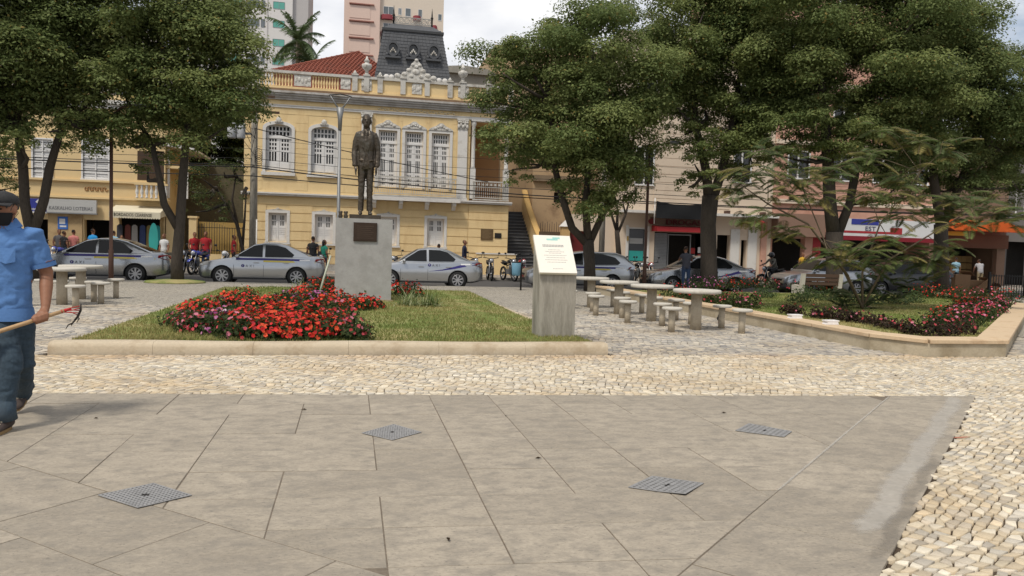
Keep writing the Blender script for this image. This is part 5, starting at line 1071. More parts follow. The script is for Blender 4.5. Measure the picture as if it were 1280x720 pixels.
# ================================================================== poles, lamps and wires
def lamp_fork():
    r = thing('street_lamp', (-.45, 26.3, 0), 'slim grey lamp post with a Y shaped fork on top behind the statue', 'street lamp')
    MB().tube([(0, 0, 0), (0, 0, 1.2), (0, 0, 5.2)], [.075, .06, .05], 12).build('pole', STEEL, r); MB().tube([(0, 0, 5.2), (0, 0, 5.6), (0, 0, 5.95)], [.06, .075, .13], 12).build('socket', STEEL, r)
    for s in (-1, 1): MB().tube([(s*.06, 0, 5.92), (s*.22, 0, 6.15), (s*.33, 0, 6.34)], [.03, .022, .018], 8).build('fork_arm', STEEL, r)
    MB().tube([(-.36, 0, 6.34), (0, 0, 6.40), (.36, 0, 6.34)], [.02, .02, .02], 6).build('lamp_bar', IRON, r)
lamp_fork()
for (x, y, h), lb_, mt in [((-7.5, 26.4, 5.2), 'rust brown lamp post in front of the lottery shop', RUSTY), ((10.95, 27.3, 5.2), 'rust brown lamp post beside the black banner', RUSTY)]:
    r = thing('street_lamp', (x, y, 0), lb_, 'street lamp'); MB().tube([(0, 0, 0), (0, 0, 1.0), (0, 0, 1.02), (0, 0, h)], [.075, .075, .055, .05], 10).build('pole', mt, r); MB().tube([(0, 0, h), (.3, -.1, h+.3), (.8, -.2, h+.4)], .035, 8).build('arm', mt, r); MB().ball((.95, -.23, h+.4), .26, .12, .07, 10, 6).build('lamp_head', STEEL, r)
ut = thing('utility_pole', (-4.4, 36.5, 0), 'concrete utility pole with transformer in front of the yellow building', 'utility pole')
MB().tube([(0, 0, 0), (0, 0, 8.6)], [.19, .13], 14).build('pole', CONC, ut)
for z, w in ((7.2, 1.1), (7.9, .9)): MB().box(-w, w, -.25, -.16, z, z+.1).build('crossarm', WOODB, ut)
for x in (-.55, -.95): MB().lathe([(.17, 0), (.19, .04), (.19, .62), (.15, .68)], (x, -.18, 6.0), 14).build('transformer', mat('pale_grey_enamel', (.42, .43, .45), .5, .1, 4, 30), ut)
MB().box(-1.15, -.12, -.12, -.06, 6.2, 6.3).build('transformer_bracket', STEEL, ut)
m = MB()
for k in range(7):
    a = random.uniform(-.5, .1); m.tube([(a, -.2, 6.8+random.random()), (a+random.uniform(-.4, .4), -.35, 6.2+random.random()), (.12*(-1)**k, -.2, 5.2+.2*k)], .012, 5)
m.build('cable_tangle', BLK, ut)
m = MB()
for k in range(5): m.tube([(.22+.16*math.cos(a+k), -.2, 5.0+.1*k+.2*math.sin(a+k)) for a in [j*.6 for j in range(11)]], .011, 5)
m.build('cable_coil', BLK, ut)
MB().tube([(.16, -.12, 0), (.16, -.12, 2.4)], .03, 8).build('conduit', WHT, ut)
WIRE = mat('black_cable', (.02, .02, .022), .7)
def wire(p0, p1, sag, r, label):
    p0 = Vector(p0); p1 = Vector(p1); n = 14; o = MB().tube([p0.lerp(p1, i/n)-Vector((0, 0, sag*4*(i/n)*(1-i/n))) for i in range(n+1)], r, 5).build('overhead_wire', WIRE); tag(o, label, 'wire', 'overhead street wires')
for i, (zl, zc, zr, sg, r) in enumerate([(4.75, 4.75, 3.75, .18, .028), (4.3, 4.35, 3.65, .12, .022), (4.95, 4.85, 4.15, .2, .016), (5.2, 5.15, 4.7, .2, .011), (5.6, 5.6, 5.1, .25, .009), (6.1, 6.1, 5.6, .25, .008)]):
    y = 36.2+.06*i
    wire((-30, y, zl), (-4.4, y, zc), sg, r, 'dark overhead cable from the transformer pole past the lottery shop'); wire((-4.4, y, zc), (12.3, y, zr+.25), sg, r, 'dark overhead cable from the transformer pole across the yellow facade'); wire((12.3, y, zr+.25), (44, y, zr+.6), sg, r, 'dark overhead cable along the pharmacy and the shops')
wire((-4.4, 36.3, 6.5), (7.0, 39.8, 4.9), .1, .02, 'single cable slanting from the transformer pole across the upper windows')
u2 = thing('utility_pole', (12.3, 36.5, 0), 'plain concrete utility pole behind the forked tree', 'utility pole'); MB().tube([(0, 0, 0), (0, 0, 8.0)], [.16, .11], 12).build('pole', CONC, u2); MB().box(-.8, .8, -.25, -.16, 7, 7.1).build('crossarm', WOODB, u2)
# litter bin
lbn = thing('litter_bin', (5.75, 25.6, 0), 'small blue litter bin on a post near the information stand', 'litter bin')
MB().tube([(0, 0, 0), (0, 0, 1.15)], .03, 8).build('post', IRON, lbn); MB().lathe([(.12, 0), (.15, .05), (.17, .42), (.155, .44)], (-.18, 0, .5), 14).build('bucket', mat('light_blue_plastic', (.12, .25, .34), .6, .15, 4, 30), lbn); MB().lathe([(.15, 0), (.15, .03)], (-.18, 0, .943), 14).build('rim', IRON, lbn)
# ================================================================== vehicles
SILV = mat('silver_car_paint', (.40, .41, .42), .28, .04, 1, 20, metal=.85, spec=.5, coat=.6)
CHAR = mat('charcoal_car_paint', (.03, .032, .036), .3, .05, 1, 20, metal=.3, coat=.5); WCAR = mat('white_car_paint', (.62, .62, .62), .35, .03, 1, 20, coat=.5)
CGL = mat('car_glass', (.012, .013, .014), .06, .05, 1, 20, spec=.22); TAILR = mat('red_tail_lamp', (.28, .012, .015), .2, .1, 3, 20, spec=.6); HEADL = mat('clear_head_lamp', (.45, .46, .48), .12, .1, 8, 30, metal=.4)
ALLOY = mat('alloy_wheel', (.40, .40, .41), .35, .08, 4, 30, metal=.6); NAVY = mat('navy_taxi_stripe', (.035, .03, .17), .45); YSTR = mat('yellow_taxi_stripe', (.55, .45, .10), .5); PLATE = mat('red_licence_plate', (.30, .03, .03), .5); DTRIM = mat('black_trim', (.02, .02, .022), .55)
def lerp_tab(tab, x):
    if x <= tab[0][0]: return tab[0][1]
    for (a, va), (b, vb) in zip(tab, tab[1:]):
        if x <= b: t = (x-a)/(b-a); return va+(vb-va)*t
    return tab[-1][1]
def build_car(name, paint, L=4.25, kind='sedan'):
    """front at -X, centre at the origin, wheels on z=0; returns the root without tags"""
    k = L/4.25; h = L/2; root = bpy.data.objects.new(name, None); COL.objects.link(root); root.empty_display_size = .1
    if kind == 'sedan': deck = [(-h, .60), (-h+.06, .70), (-h+.25, .79), (-h+.9, .90), (-h+1.25, .955), (0, .965), (.9*k, .99), (1.35*k, 1.03), (h-.22, 1.035), (h-.06, .95), (h, .80)]; roof = [(-h+1.12, .93), (-.28*k, 1.385), (.1, 1.455), (.55*k, 1.45), (.85*k, 1.38), (1.62*k, 1.03)]
    elif kind == 'van': deck = [(-h, .8), (-h+.05, .98), (-h+.25, 1.05), (0, 1.08), (h-.05, 1.1), (h, 1.0)]; roof = [(-h+.18, 1.04), (-h+.75, 1.85), (-h+1.1, 1.95), (h-.3, 1.97), (h-.06, 1.9), (h-.02, 1.08)]
    else: deck = [(-h, .62), (-h+.06, .72), (-h+.25, .82), (-h+.9, .93), (-h+1.25, .98), (0, .99), (h-.4, 1.03), (h-.06, 1.0), (h, .82)]; roof = [(-h+1.10, .95), (-.35*k, 1.42), (.1, 1.49), (h-.75, 1.47), (h-.4, 1.36), (h-.06, 1.03)]
    W = .845 if kind != 'van' else .9
    wid = [(-h, .52), (-h+.07, .66), (-h+.2, .77), (-h+.5, .83), (-.5, W), (.8, W), (h-.5, .825), (h-.2, .77), (h-.06, .68), (h, .58)]
    bot = [(-h, .36), (-h+.08, .25), (-h+.3, .20), (h-.4, .22), (h-.08, .30), (h, .42)]
    st = sorted(set([-h, -h+.03, -h+.07, -h+.14, -h+.25, -h+.5, -h+.75, -h+1.0, -h+1.25]+[(-h+1.25)+(L-2.0)*i/9 for i in range(10)]+[h-.5, h-.35, h-.22, h-.14, h-.06, h-.02, h]))
    tz = [0, 0, .06, .22, .44, .60, .66, .86, .96, 1.0, 1.008, 1.012]; tw = [0, .86, .955, .99, 1.0, 1.0, .985, .965, .93, .86, .5, 0]
    ring = lambda x: [(x, s*lerp_tab(wid, x)*w, lerp_tab(bot, x)+(lerp_tab(deck, x)-lerp_tab(bot, x))*z) for s, sq in ((1, 1), (-1, -1)) for z, w in (list(zip(tz, tw)) if s > 0 else list(zip(tz, tw))[-2:0:-1])]
    m = MB(); R = [ring(x) for x in st]; n = len(R[0]); v = [p for r in R for p in r]
    f = [(i*n+j, i*n+(j+1) % n, (i+1)*n+(j+1) % n, (i+1)*n+j) for i in range(len(st)-1) for j in range(n)]
    m.add(v, f+[tuple(range(n))[::-1], tuple((len(st)-1)*n+j for j in range(n))])
    me = m.mesh('body', paint); ob = bpy.data.objects.new('tmp', me); COL.objects.link(ob)
    bm_ = bmesh.new(); bm_.from_mesh(me); bmesh.ops.recalc_face_normals(bm_, faces=bm_.faces); bm_.to_mesh(me); bm_.free()
    wb = 2.47*k if kind != 'van' else 2.5; xf, xr = -h+.82*k, -h+.82*k+wb
    if kind == 'van': xf, xr = -h+.75, -h+.75+wb
    cut = MB()
    for x in (xf, xr): cut.cyl((x, -1.2, .315), (x, 1.2, .315), .365, n=28)
    cm = cut.mesh('cut', DTRIM); co = bpy.data.objects.new('cut', cm); COL.objects.link(co)
    b = ob.modifiers.new('b', 'BOOLEAN'); b.object = co; b.operation = 'DIFFERENCE'; b.solver = 'EXACT'
    em = evaluated(ob); bpy.data.objects.remove(ob); bpy.data.objects.remove(co); em.polygons.foreach_set('use_smooth', [True]*len(em.polygons)); em.set_sharp_from_angle(angle=math.radians(32)); em.name = 'body'
    if not em.materials: em.materials.append(paint)
    body = put('body', em, root)
    # cabin
    zb_ = .93 if kind != 'van' else 1.04; H_ = max(z for _, z in roof); wbt, wrf = W-.055, .585 if kind != 'van' else .76
    side = lambda z: wbt-(wbt-wrf)*max(0, (z-zb_))/(H_-zb_)
    xs = []
    for (xa, _), (xb, _) in zip(roof, roof[1:]): xs += [xa+(xb-xa)*i/4 for i in range(4)]
    xs.append(roof[-1][0]); m = MB(); v = []; n = 11
    for x in xs:
        z = lerp_tab(roof, x); e_ = side(z); zz = max(z, zb_+.001)
        half = [(side(zb_), zb_-.06), (side(zb_+(zz-zb_)*.5), zb_+(zz-zb_)*.5), (e_, zz-.05*min(1, (zz-zb_)/.3)), (e_-.03, zz-.012), (e_-.11, zz+.012), (0, zz+.028)]
        v += [(x, y, q) for y, q in half]+[(x, -y, q) for y, q in half[-2::-1]]
    m.add(v, [(i*n+j, i*n+j+1, (i+1)*n+j+1, (i+1)*n+j) for i in range(len(xs)-1) for j in range(n-1)])
    cab = m.mesh('cabin', paint, 40); bm_ = bmesh.new(); bm_.from_mesh(cab); bmesh.ops.recalc_face_normals(bm_, faces=bm_.faces); bm_.to_mesh(cab); bm_.free(); cab_o = put('cabin', cab, root)
    def sidepanel(poly, s, mt, nm, off=.008, par=root, body_side=False, th=.004):
        n = len(poly); q = [(x, s*(side(z)+off), z) for x, z in poly]+[(x, s*(side(z)+off-th-.004), z) for x, z in poly]
        fs = [tuple(range(n)), tuple(range(2*n-1, n-1, -1))]+[(i, n+i, n+(i+1) % n, (i+1) % n) for i in range(n)]
        return MB().add(q, fs if s < 0 else [f[::-1] for f in fs]).build(nm, mt, par)
    if kind == 'sedan':
        w1 = [(-.86*k, .985), (-.30*k, 1.345), (-.20*k, 1.375), (.02, 1.395), (.02, .985)]; w2 = [(.10, .985), (.10, 1.397), (.5*k, 1.39), (.78*k, 1.32), (1.08*k, 1.08), (1.02*k, 1.0)]
    elif kind == 'van': w1 = [(-h+.45, 1.12), (-h+.85, 1.72), (-h+1.35, 1.76), (-h+1.35, 1.12)]; w2 = [(-h+1.45, 1.12), (-h+1.45, 1.76), (-h+2.6, 1.78), (-h+2.6, 1.12)]
    else: w1 = [(-.9*k, 1.0), (-.38*k, 1.36), (-.25*k, 1.40), (.02, 1.42), (.02, 1.0)]; w2 = [(.10, 1.0), (.10, 1.425), (.8*k, 1.42), (1.3*k, 1.3), (1.5*k, 1.1), (1.4*k, 1.03)]
    for s in (-1, 1):
        sidepanel(w1, s, CGL, 'side_window'); sidepanel(w2, s, CGL, 'side_window')
    def topglass(xa, xb, nm, inset_):
        m = MB(); v = []; nn = 6
        for i in range(nn+1):
            x = xa+(xb-xa)*i/nn; z = lerp_tab(roof, x); e_ = side(z)-inset_
            v += [(x, y*e_, z+.028-(.016*abs(y)**2)+.006) for y in (-1, -.5, 0, .5, 1)]
        m.add(v, [(i*5+j, (i+1)*5+j, (i+1)*5+j+1, i*5+j+1) for i in range(nn) for j in range(4)], 0, True); return m.build(nm, CGL, root)
    topglass(roof[0][0]+.06, roof[1][0]-.02, 'windscreen', .10); topglass(roof[-2][0]+.05, roof[-1][0]-.06, 'rear_window', .12)
    # wheels
    def wheel():
        ty = MB().lathe([(.20, -.09), (.285, -.095), (.312, -.07), (.315, 0), (.312, .07), (.285, .095), (.20, .09)], n=28, axis='y', cap=False).mesh('tyre', BLK)
        rm = MB().lathe([(.205, -.06), (.205, .07)], n=24, axis='y', mi=1); rm.lathe([(.19, -.086), (.212, -.092), (.212, -.07), (.19, -.06)], n=24, axis='y', cap=False); rm.lathe([(.045, -.09), (.05, -.05)], n=12, axis='y')
        for i in range(8):
            a = 2*math.pi*i/8; c_, s_ = math.cos(a), math.sin(a)
            q = [(.03*c_-.018*s_, .03*s_+.018*c_), (.2*c_-.034*s_, .2*s_+.034*c_), (.2*c_+.02*s_, .2*s_-.02*c_), (.03*c_+.018*s_, .03*s_-.018*c_)]
            rm.prism(q, -.088, -.065, 'y')
        return ty, rm.mesh('rim', [ALLOY, DTRIM])
    ty, rm = wheel()
    for x in (xf, xr):
        for s in (-1, 1):
            w = put('wheel', ty, root); w.location = (x, s*.735, .315); w.rotation_euler = (0, random.random()*6, 0 if s < 0 else math.pi); put('rim', rm, w)
        MB().cyl((x, -.66, .32), (x, .66, .32), .362, n=20).build('wheel_well', DTRIM, root)
    for s in (-1, 1):
        lw_ = lerp_tab(wid, -h+.2)
        MB().add([(-h+.03, s*.38, .60), (-h+.14, s*.70, .62), (-h+.42, s*.805, .70), (-h+.40, s*.80, .80), (-h+.2, s*.72, .765), (-h+.055, s*.42, .69)], [(0, 1, 2, 3, 4, 5) if s < 0 else (5, 4, 3, 2, 1, 0)]).build('head_lamp', HEADL, root).location = (-.012, s*.012, .006)
        MB().add([(h+.004, s*.36, .84), (h-.055, s*.70, .80), (h-.34, s*.825, .88), (h-.32, s*.815, .95), (h-.08, s*.69, .965), (h-.03, s*.38, .94)], [(5, 4, 3, 2, 1, 0) if s < 0 else (0, 1, 2, 3, 4, 5)]).build('tail_lamp', TAILR, root).location = (.018, s*.012, 0)
        mm = MB().ball((-.80*k, s*(W+.07), .985), .07, .09, .06, 10, 6).build('mirror', paint if kind != 'van' else DTRIM, root)
        d = MB()
        for x in (-.92*k, .06, 1.05*k): d.add([(x-.005, s*(W+.0025), .30), (x+.005, s*(W+.0025), .30), (x+.005, s*(W+.0025), .70), (x-.005, s*(W+.0025), .70)], [(0, 1, 2, 3) if s < 0 else (3, 2, 1, 0)])
        d.build('door_gap', DTRIM, root)
        for x in (-.18*k, .82*k): MB().box(x-.09, x+.09, s*(W+.003)-.012, s*(W+.003)+.012, .775, .80).build('door_handle', paint, root)
        MB().box(xf+.37, xr-.37, s*(W-.015)-.008, s*(W-.015)+.008, .21, .26).build('sill_trim', DTRIM, root)
    MB().box(-h-.012, -h+.05, -.42, .42, .36, .46).build('grille', DTRIM, root); MB().box(-h-.014, -h+.04, -.34, .34, .55, .63).build('upper_grille', DTRIM, root); MB().box(-h-.022, -h+.02, -.2, .2, .47, .54).build('licence_plate', PLATE, root); MB().box(h-.06, h+.012, -.5, .5, .36, .46).build('rear_trim', DTRIM, root)
    MB().ball((.15, -.33, .88), .17, .14, .3, 10, 8).ball((.15, .33, .88), .17, .14, .3, 10, 8).build('seats', DTRIM, root)
    root['W'] = W; return root
def taxi_marks(root, L, style):
    W = root['W']; k = L/4.25; y = -(W+.006)
    for s in (-1, 1):
        yy = s*(W+.005); o = lambda f: f if s < 0 else f[::-1]
        def strip(poly, nm, mt, dy=0.0):
            n = len(poly); dd = lambda x: lerp_tab([(.8, 0), (L/2-.5, .02), (L/2-.2, .075), (L/2, .2)], x)
            MB().add([(x, s*(W+.005+dy-dd(x)-(max(0, z-.70))*.16), z) for x, z in poly], [o(tuple(range(n)))]).build(nm, mt, root)
        if style == 'band':
            for xa, xb in [(-.85*k, 0), (0, .9*k), (.9*k, 1.4*k), (1.4*k, L/2-.36)]: strip([(xa, .87), (xb, .87), (xb, .935), (xa, .935)], 'blue_band', NAVY); strip([(xa+.9, .81), (xb+.05 if xb > 1 else xb+.9, .81), (xb+.05 if xb > 1 else xb+.9, .865), (xa+.9, .865)], 'yellow_band', YSTR) if xa+.9 < 1.2 else None
        else:
            pts = [(.1, .62), (.6, .66), (1.0, .72), (1.35, .80), (L/2-.42, .86), (L/2-.28, .87)]; top = [(.1, .625), (.6, .70), (1.0, .80), (1.35, .90), (L/2-.42, .955), (L/2-.28, .955)]
            for i in range(5): strip([pts[i], pts[i+1], top[i+1], top[i]], 'blue_swoosh', NAVY)
        x0 = -.62*k if style == 'band' else .12
        z0 = .62 if style == 'band' else .80
        MB().lathe([(.055, 0), (.055, .004)], (x0 if s < 0 else x0+.5, yy+(-.004 if s < 0 else .0)-(.0 if style == 'band' else s*.018), z0+.05), 14, axis='y').build('door_emblem', NAVY, root)
        lettering('A X I', .13, TXTD, root, (x0+.09 if s < 0 else x0+.42, yy-(0 if style == 'band' else s*.018), z0), (math.pi/2, 0, 0 if s < 0 else math.pi), 'door_lettering', False, ext=.002)
        lettering('T', .08, TXTW, root, (x0-.025 if s < 0 else x0+.525, yy+s*.006-(0 if style == 'band' else s*.018), z0+.02), (math.pi/2, 0, 0 if s < 0 else math.pi), 'door_lettering', False, ext=.001)
        strip([(L/2-.85, .87), (L/2-.5, .88), (L/2-.5, .93), (L/2-.85, .92)], 'rear_number', TXTW, .002)
RZ = -.10; CY = 28.25
def place(o, px, py, label, Y=CY, cat='car', group='cars parked along the plaza kerb', rz=0.0):
    p = F(px, py, Y-.8); o.location = (p.x, Y, RZ); o.rotation_euler = (0, 0, rz); tag(o, label, cat, group)
def middle(pxa, pxb, py): return (F(pxa, py, CY-.83).x+F(pxb, py, CY-.83).x)/2
SIL2 = mat('grey_silver_paint', (.33, .335, .34), .26, .04, 1, 20, metal=.85, spec=.5, coat=.6); c1 = build_car('parked_car', SIL2, 4.55); taxi_marks(c1, 4.55, 'band'); c1.location = (F(170, 350, CY-.8).x-(-4.55/2+.82*4.55/4.25+2.47*4.55/4.25), CY-.1, RZ); tag(c1, 'silver taxi sedan with blue and yellow band parked before the lottery shop', 'car', 'cars parked along the plaza kerb')
c2 = build_car('parked_car', SILV, 4.22); taxi_marks(c2, 4.22, 'band'); c2.location = (middle(250, 400, 340)+.02, CY, RZ); tag(c2, 'silver taxi sedan with blue and yellow band parked before the utility pole', 'car', 'cars parked along the plaza kerb')
c3 = build_car('parked_car', SILV, 4.22); taxi_marks(c3, 4.22, 'swoosh'); c3.location = (F(572, 358, CY-.8).x-(-2.11+.82+2.45), CY, RZ); tag(c3, 'silver taxi sedan with curved blue stripe at the tail beside the plinth', 'car', 'cars parked along the plaza kerb')
c4 = build_car('parked_car', SILV, 4.3, 'hatch'); taxi_marks(c4, 4.3, 'band'); c4.location = (F(660, 340, CY-.8).x+2.15, CY+.1, RZ); tag(c4, 'silver taxi estate with yellow band behind the information stand', 'car', 'cars parked along the plaza kerb')
c5 = build_car('parked_car', SIL2, 4.5); taxi_marks(c5, 4.5, 'swoosh'); c5.location = (F(815, 345, CY-.8).x+2.25, CY, RZ); tag(c5, 'silver sedan with dark tail stripe parked before the pharmacy', 'car', 'cars parked along the plaza kerb')
c6 = build_car('parked_car', SILV, 4.0, 'hatch'); c6.location = (F(985, 350, CY-.8).x+2.0, CY, RZ); tag(c6, 'plain silver hatchback with a red number plate beside the bench', 'car', 'cars parked along the plaza kerb')
c7 = build_car('parked_car', CHAR, 4.4, 'hatch'); c7.location = (F(1070, 350, CY-.8).x+2.6, CY+.1, RZ); tag(c7, 'black car half hidden by the feathery tree', 'car', 'cars parked along the plaza kerb')
c8 = build_car('parked_van', WCAR, 4.6, 'van'); c8.location = (44.6, 33.2, RZ); c8.rotation_euler = (0, 0, math.radians(52)); tag(c8, 'white van driving up the street past the fruit shop', 'van')
c9 = build_car('parked_car', CHAR, 4.4); c9.location = (33.2, CY+.2, RZ); tag(c9, 'dark sedan beside the cardboard boxes', 'car', 'cars parked along the plaza kerb')
# motorcycles
def build_motorbike(name, tank, step=False):
    root = bpy.data.objects.new(name, None); COL.objects.link(root)
    R = .29
    ty = MB(); k = [(0, 0)]; ty.tube([(R*math.cos(a), 0, R*math.sin(a)) for a in [2*math.pi*i/24 for i in range(25)]], .05, 8, cap=False)
    tm = ty.mesh('tyre', BLK); sp_ = MB()
    sp_.tube([(.235*math.cos(a), 0, .235*math.sin(a)) for a in [2*math.pi*i/20 for i in range(21)]], .016, 6, cap=False); sp_.cyl((0, -.06, 0), (0, .06, 0), .04, n=10)
    for i in range(6): a = i*math.pi/3; sp_.tube([(0, 0, 0), (.235*math.cos(a), 0, .235*math.sin(a))], .012, 5)
    rmesh = sp_.mesh('rim', ALLOY)
    for x in (-.66, .64): w = put('wheel', tm, root); w.location = (x, 0, .34); put('rim', rmesh, w)
    for y in (-.09, .09): MB().tube([(-.66, y, .34), (-.52, y, .68), (-.40, y, .98)], .022, 8).build('fork', ALLOY, root)
    MB().tube([(-.66+.345*math.cos(a), 0, .34+.345*math.sin(a)) for a in [.5+i*.28 for i in range(8)]], [(.07, .012)]*8, 8, side=(0, 1, 0)).build('front_fender', tank, root)
    MB().tube([(-.40, 0, .9), (-.1, 0, .78), (.2, 0, .72), (.55, 0, .78)], .03, 8).tube([(-.38, 0, .86), (-.25, 0, .38), (.15, 0, .36), (.25, 0, .7)], .025, 8).build('frame', DTRIM, root)
    MB().tube([(.64, -.09, .34), (.15, -.07, .42)], .03, 8).tube([(.64, .09, .34), (.15, .07, .42)], .03, 8).build('swingarm', DTRIM, root)
    MB().tube([(-.36, 0, .88), (-.22, 0, .93), (-.02, 0, .91), (.12, 0, .84)], [(.09, .05), (.14, .10), (.13, .10), (.08, .05)], 12, side=(0, 1, 0)).build('fuel_tank', tank, root)
    MB().tube([(.08, 0, .86), (.25, 0, .84), (.5, 0, .88), (.72, 0, .93)], [(.08, .03), (.13, .045), (.12, .045), (.08, .03)], 12, side=(0, 1, 0)).build('seat', BLK, root)
    MB().tube([(.42, 0, .78), (.7, 0, .82), (.85, 0, .85)], [(.10, .07), (.10, .06), (.05, .03)], 10, side=(0, 1, 0)).build('tail_panel', tank, root); MB().ball((.87, 0, .84), .03, .06, .035, 8, 5).build('tail_lamp', TAILR, root)
    MB().box(-.22, .12, -.11, .11, .32, .56).cyl((-.1, 0, .5), (-.18, 0, .76), .085, n=10).build('engine', STEEL, root)
    MB().tube([(-.15, -.12, .4), (.1, -.16, .28), (.75, -.17, .40)], [.025, .03, .045], 8).build('exhaust', ALLOY, root)
    MB().tube([(-.28, -.36, 1.08), (-.36, -.2, 1.06), (-.40, 0, 1.0), (-.36, .2, 1.06), (-.28, .36, 1.08)], .016, 8).build('handlebar', DTRIM, root)
    MB().ball((-.52, 0, .93), .10, .10, .10, 12, 8).build('head_lamp', HEADL, root); MB().ball((-.47, 0, .95), .11, .12, .11, 12, 8).build('head_lamp_shell', tank, root)
    for y in (-.3, .3): MB().tube([(-.33, y, 1.07), (-.36, y*1.15, 1.25)], .008, 5).ball((-.36, y*1.22, 1.29), .02, .06, .045, 8, 6).build('mirror', DTRIM, root)
    MB().tube([(.1, -.1, .3), (.18, -.28, .02)], .012, 6).build('side_stand', DTRIM, root)
    return root
bikeK = build_motorbike('motorcycle', mat('black_tank', (.015, .015, .017), .3, .05, coat=.5)); bikeR = build_motorbike('motorcycle', mat('red_tank', (.30, .015, .02), .3, .05, coat=.5)); bikeB = build_motorbike('motorcycle', mat('blue_tank', (.03, .05, .32), .3, .05, coat=.5)); bikeW = build_motorbike('motorcycle', mat('white_tank', (.6, .6, .6), .3, .05, coat=.5))
BG = 'motorcycles parked along the far kerb'
bikes = [(bikeK, 612, 'black motorcycle parked before the yellow building corner'), (bikeK, 636, 'black motorcycle parked at the foot of the side staircase'), (bikeR, 650, 'red motorcycle parked at the foot of the side staircase'), (bikeK, 402, 'black motorcycle parked by the two people at the yellow wall'), (bikeK, 462, 'black motorcycle half hidden by the granite plinth'), (bikeK, 495, 'black motorcycle behind the windscreen of the swoosh striped taxi'), (bikeK, 590, 'black motorcycle behind the tail of the swoosh striped taxi'),
         (bikeB, 249, 'blue motorcycle between the tree trunk and the banded taxi'), (bikeW, 282, 'white motorcycle behind the banded taxi bonnet'), (bikeK, 236, 'black motorcycle beside the tree trunk'), (bikeK, 375, 'black motorcycle behind the banded taxi boot'), (bikeR, 770, 'red motorcycle left of the rust brown lamp post by the pharmacy'), (bikeK, 782, 'black motorcycle with a box beside the pharmacy window'), (bikeK, 795, 'black motorcycle at the pharmacy lamp post'), (bikeR, 812, 'red motorcycle before the roller shutter'), (bikeK, 965, 'black motorcycle ridden past the salmon pillar'), (bikeR, 1000, 'red motorcycle standing by the salmon pillar'), (bikeB, 77, 'blue motorcycle behind the lottery shop customers'), (bikeK, 700, 'black motorcycle behind the information stand')]
used = set(); BP = {}
for b, px, lb_ in bikes:
    o = b if id(b) not in used else copy_tree(b); used.add(id(b)); Yb = 35.0 if px != 965 else 33.0
    if px == 402: Yb = 33.2
    p = F(px, 345, Yb); o.location = (p.x, Yb, RZ); o.rotation_euler = (0, 0, math.radians(random.uniform(65, 110)) if px != 965 else math.radians(14)); tag(o, lb_, 'motorcycle', BG); BP[px] = o
# ================================================================== people
cl = lambda n, c: mat('cloth_'+n, c, .9, .14, 5, 30)
JEANS = cl('jeans', (.035, .06, .12)); DK = cl('black', (.018, .018, .02)); REDC = cl('red', (.32, .02, .025)); PINKC = cl('pink', (.55, .2, .18)); BLUC = cl('bright_blue', (.02, .23, .52)); GRYC = cl('grey', (.16, .15, .15)); TEALC = cl('teal', (.02, .2, .14)); WHC = cl('white', (.55, .55, .55)); YELC = cl('yellow', (.55, .33, .04)); PLAID = cl('plaid', (.06, .06, .075)); LBLU = cl('light_blue', (.22, .36, .44)); KHAK = cl('khaki', (.22, .17, .10))
def at_far(px, Y): p = F(px, 330, Y); return (p.x, Y, 0 if Y > 36.05 else RZ)
person('person', at_far(74, 38.2), .6, (GRYC, DK), 'person in a grey shirt queueing under the blue poster', h=1.68)
person('person', at_far(80, 37.6), 2.6, (DK, JEANS), 'person in black facing the grey shirted person at the poster', h=1.6)
person('person', at_far(92, 37.9), 3.0, (PINKC, JEANS), 'person in a pink shirt at the lottery shop pillar', h=1.68)
person('person', at_far(116, 37.4), 2.7, (BLUC, DK), 'person in a bright blue shirt at the lottery shop door', h=1.74)
person('person', at_far(142, 38.5), 2.9, (LBLU, JEANS), 'person in a light blue shirt between door and awning', h=1.7)
person('person', at_far(152, 38.9), .3, (cl('orange', (.45, .09, .03)), DK), 'person in an orange shirt beside the awning', h=1.5)
person('person', at_far(205, 37.0), -.4, (WHC, KHAK), 'person in white by the teal display board', h=1.62)
person('person', at_far(243, 37.3), .4, (REDC, DK), 'person in a red shirt with a dark shoulder strap by the gate post', h=1.74)
person('person', at_far(257, 36.8), -.1, (REDC, JEANS), 'person in a plain red shirt facing the street by the gate bars', h=1.78)
person('person', at_far(292, 37.2), 1.9, (REDC, DK), 'person in a red shirt standing sideways near the utility pole', h=1.66)
person('person', at_far(391, 34.6), 2.9, (DK, JEANS), 'person in a black shirt with their back to us by the yellow wall', h=1.80)
def bag(root, S): MB().ball((.13, .15, 1.0), .12, .08, .16, 10, 8).build('shoulder_bag', cl('black', (.018, .018, .02)), root)
person('person', at_far(405, 34.4), 2.2, (TEALC, JEANS), 'person in a teal top with long dark hair and shoulder bag', h=1.66, long_hair=True, extra=bag)
person('person', at_far(580, 36.9), 1.3, (cl('navy', (.02, .024, .05)), DK), 'person in a dark jacket walking along the yellow wall', h=1.76, sleeve='long')
person('person', at_far(548, 35.2), 3.1, (DK, DK), 'person whose dark haired head shows above the swoosh striped taxi', h=1.64)
person('person', (F(856, 358, 27.1).x, 27.05, .0), 3.0, (PLAID, JEANS), 'person in a dark plaid shirt leaning at the silver sedan window', h=1.72, pose=dict(head=(.02, -.08, 1.585), neck=(.01, -.04, 1.45), lw=(-.12, -.32, 1.22), le=(-.25, -.12, 1.17), rw=(.12, -.34, 1.25), re=(.25, -.12, 1.18)))
rb = BP[965]
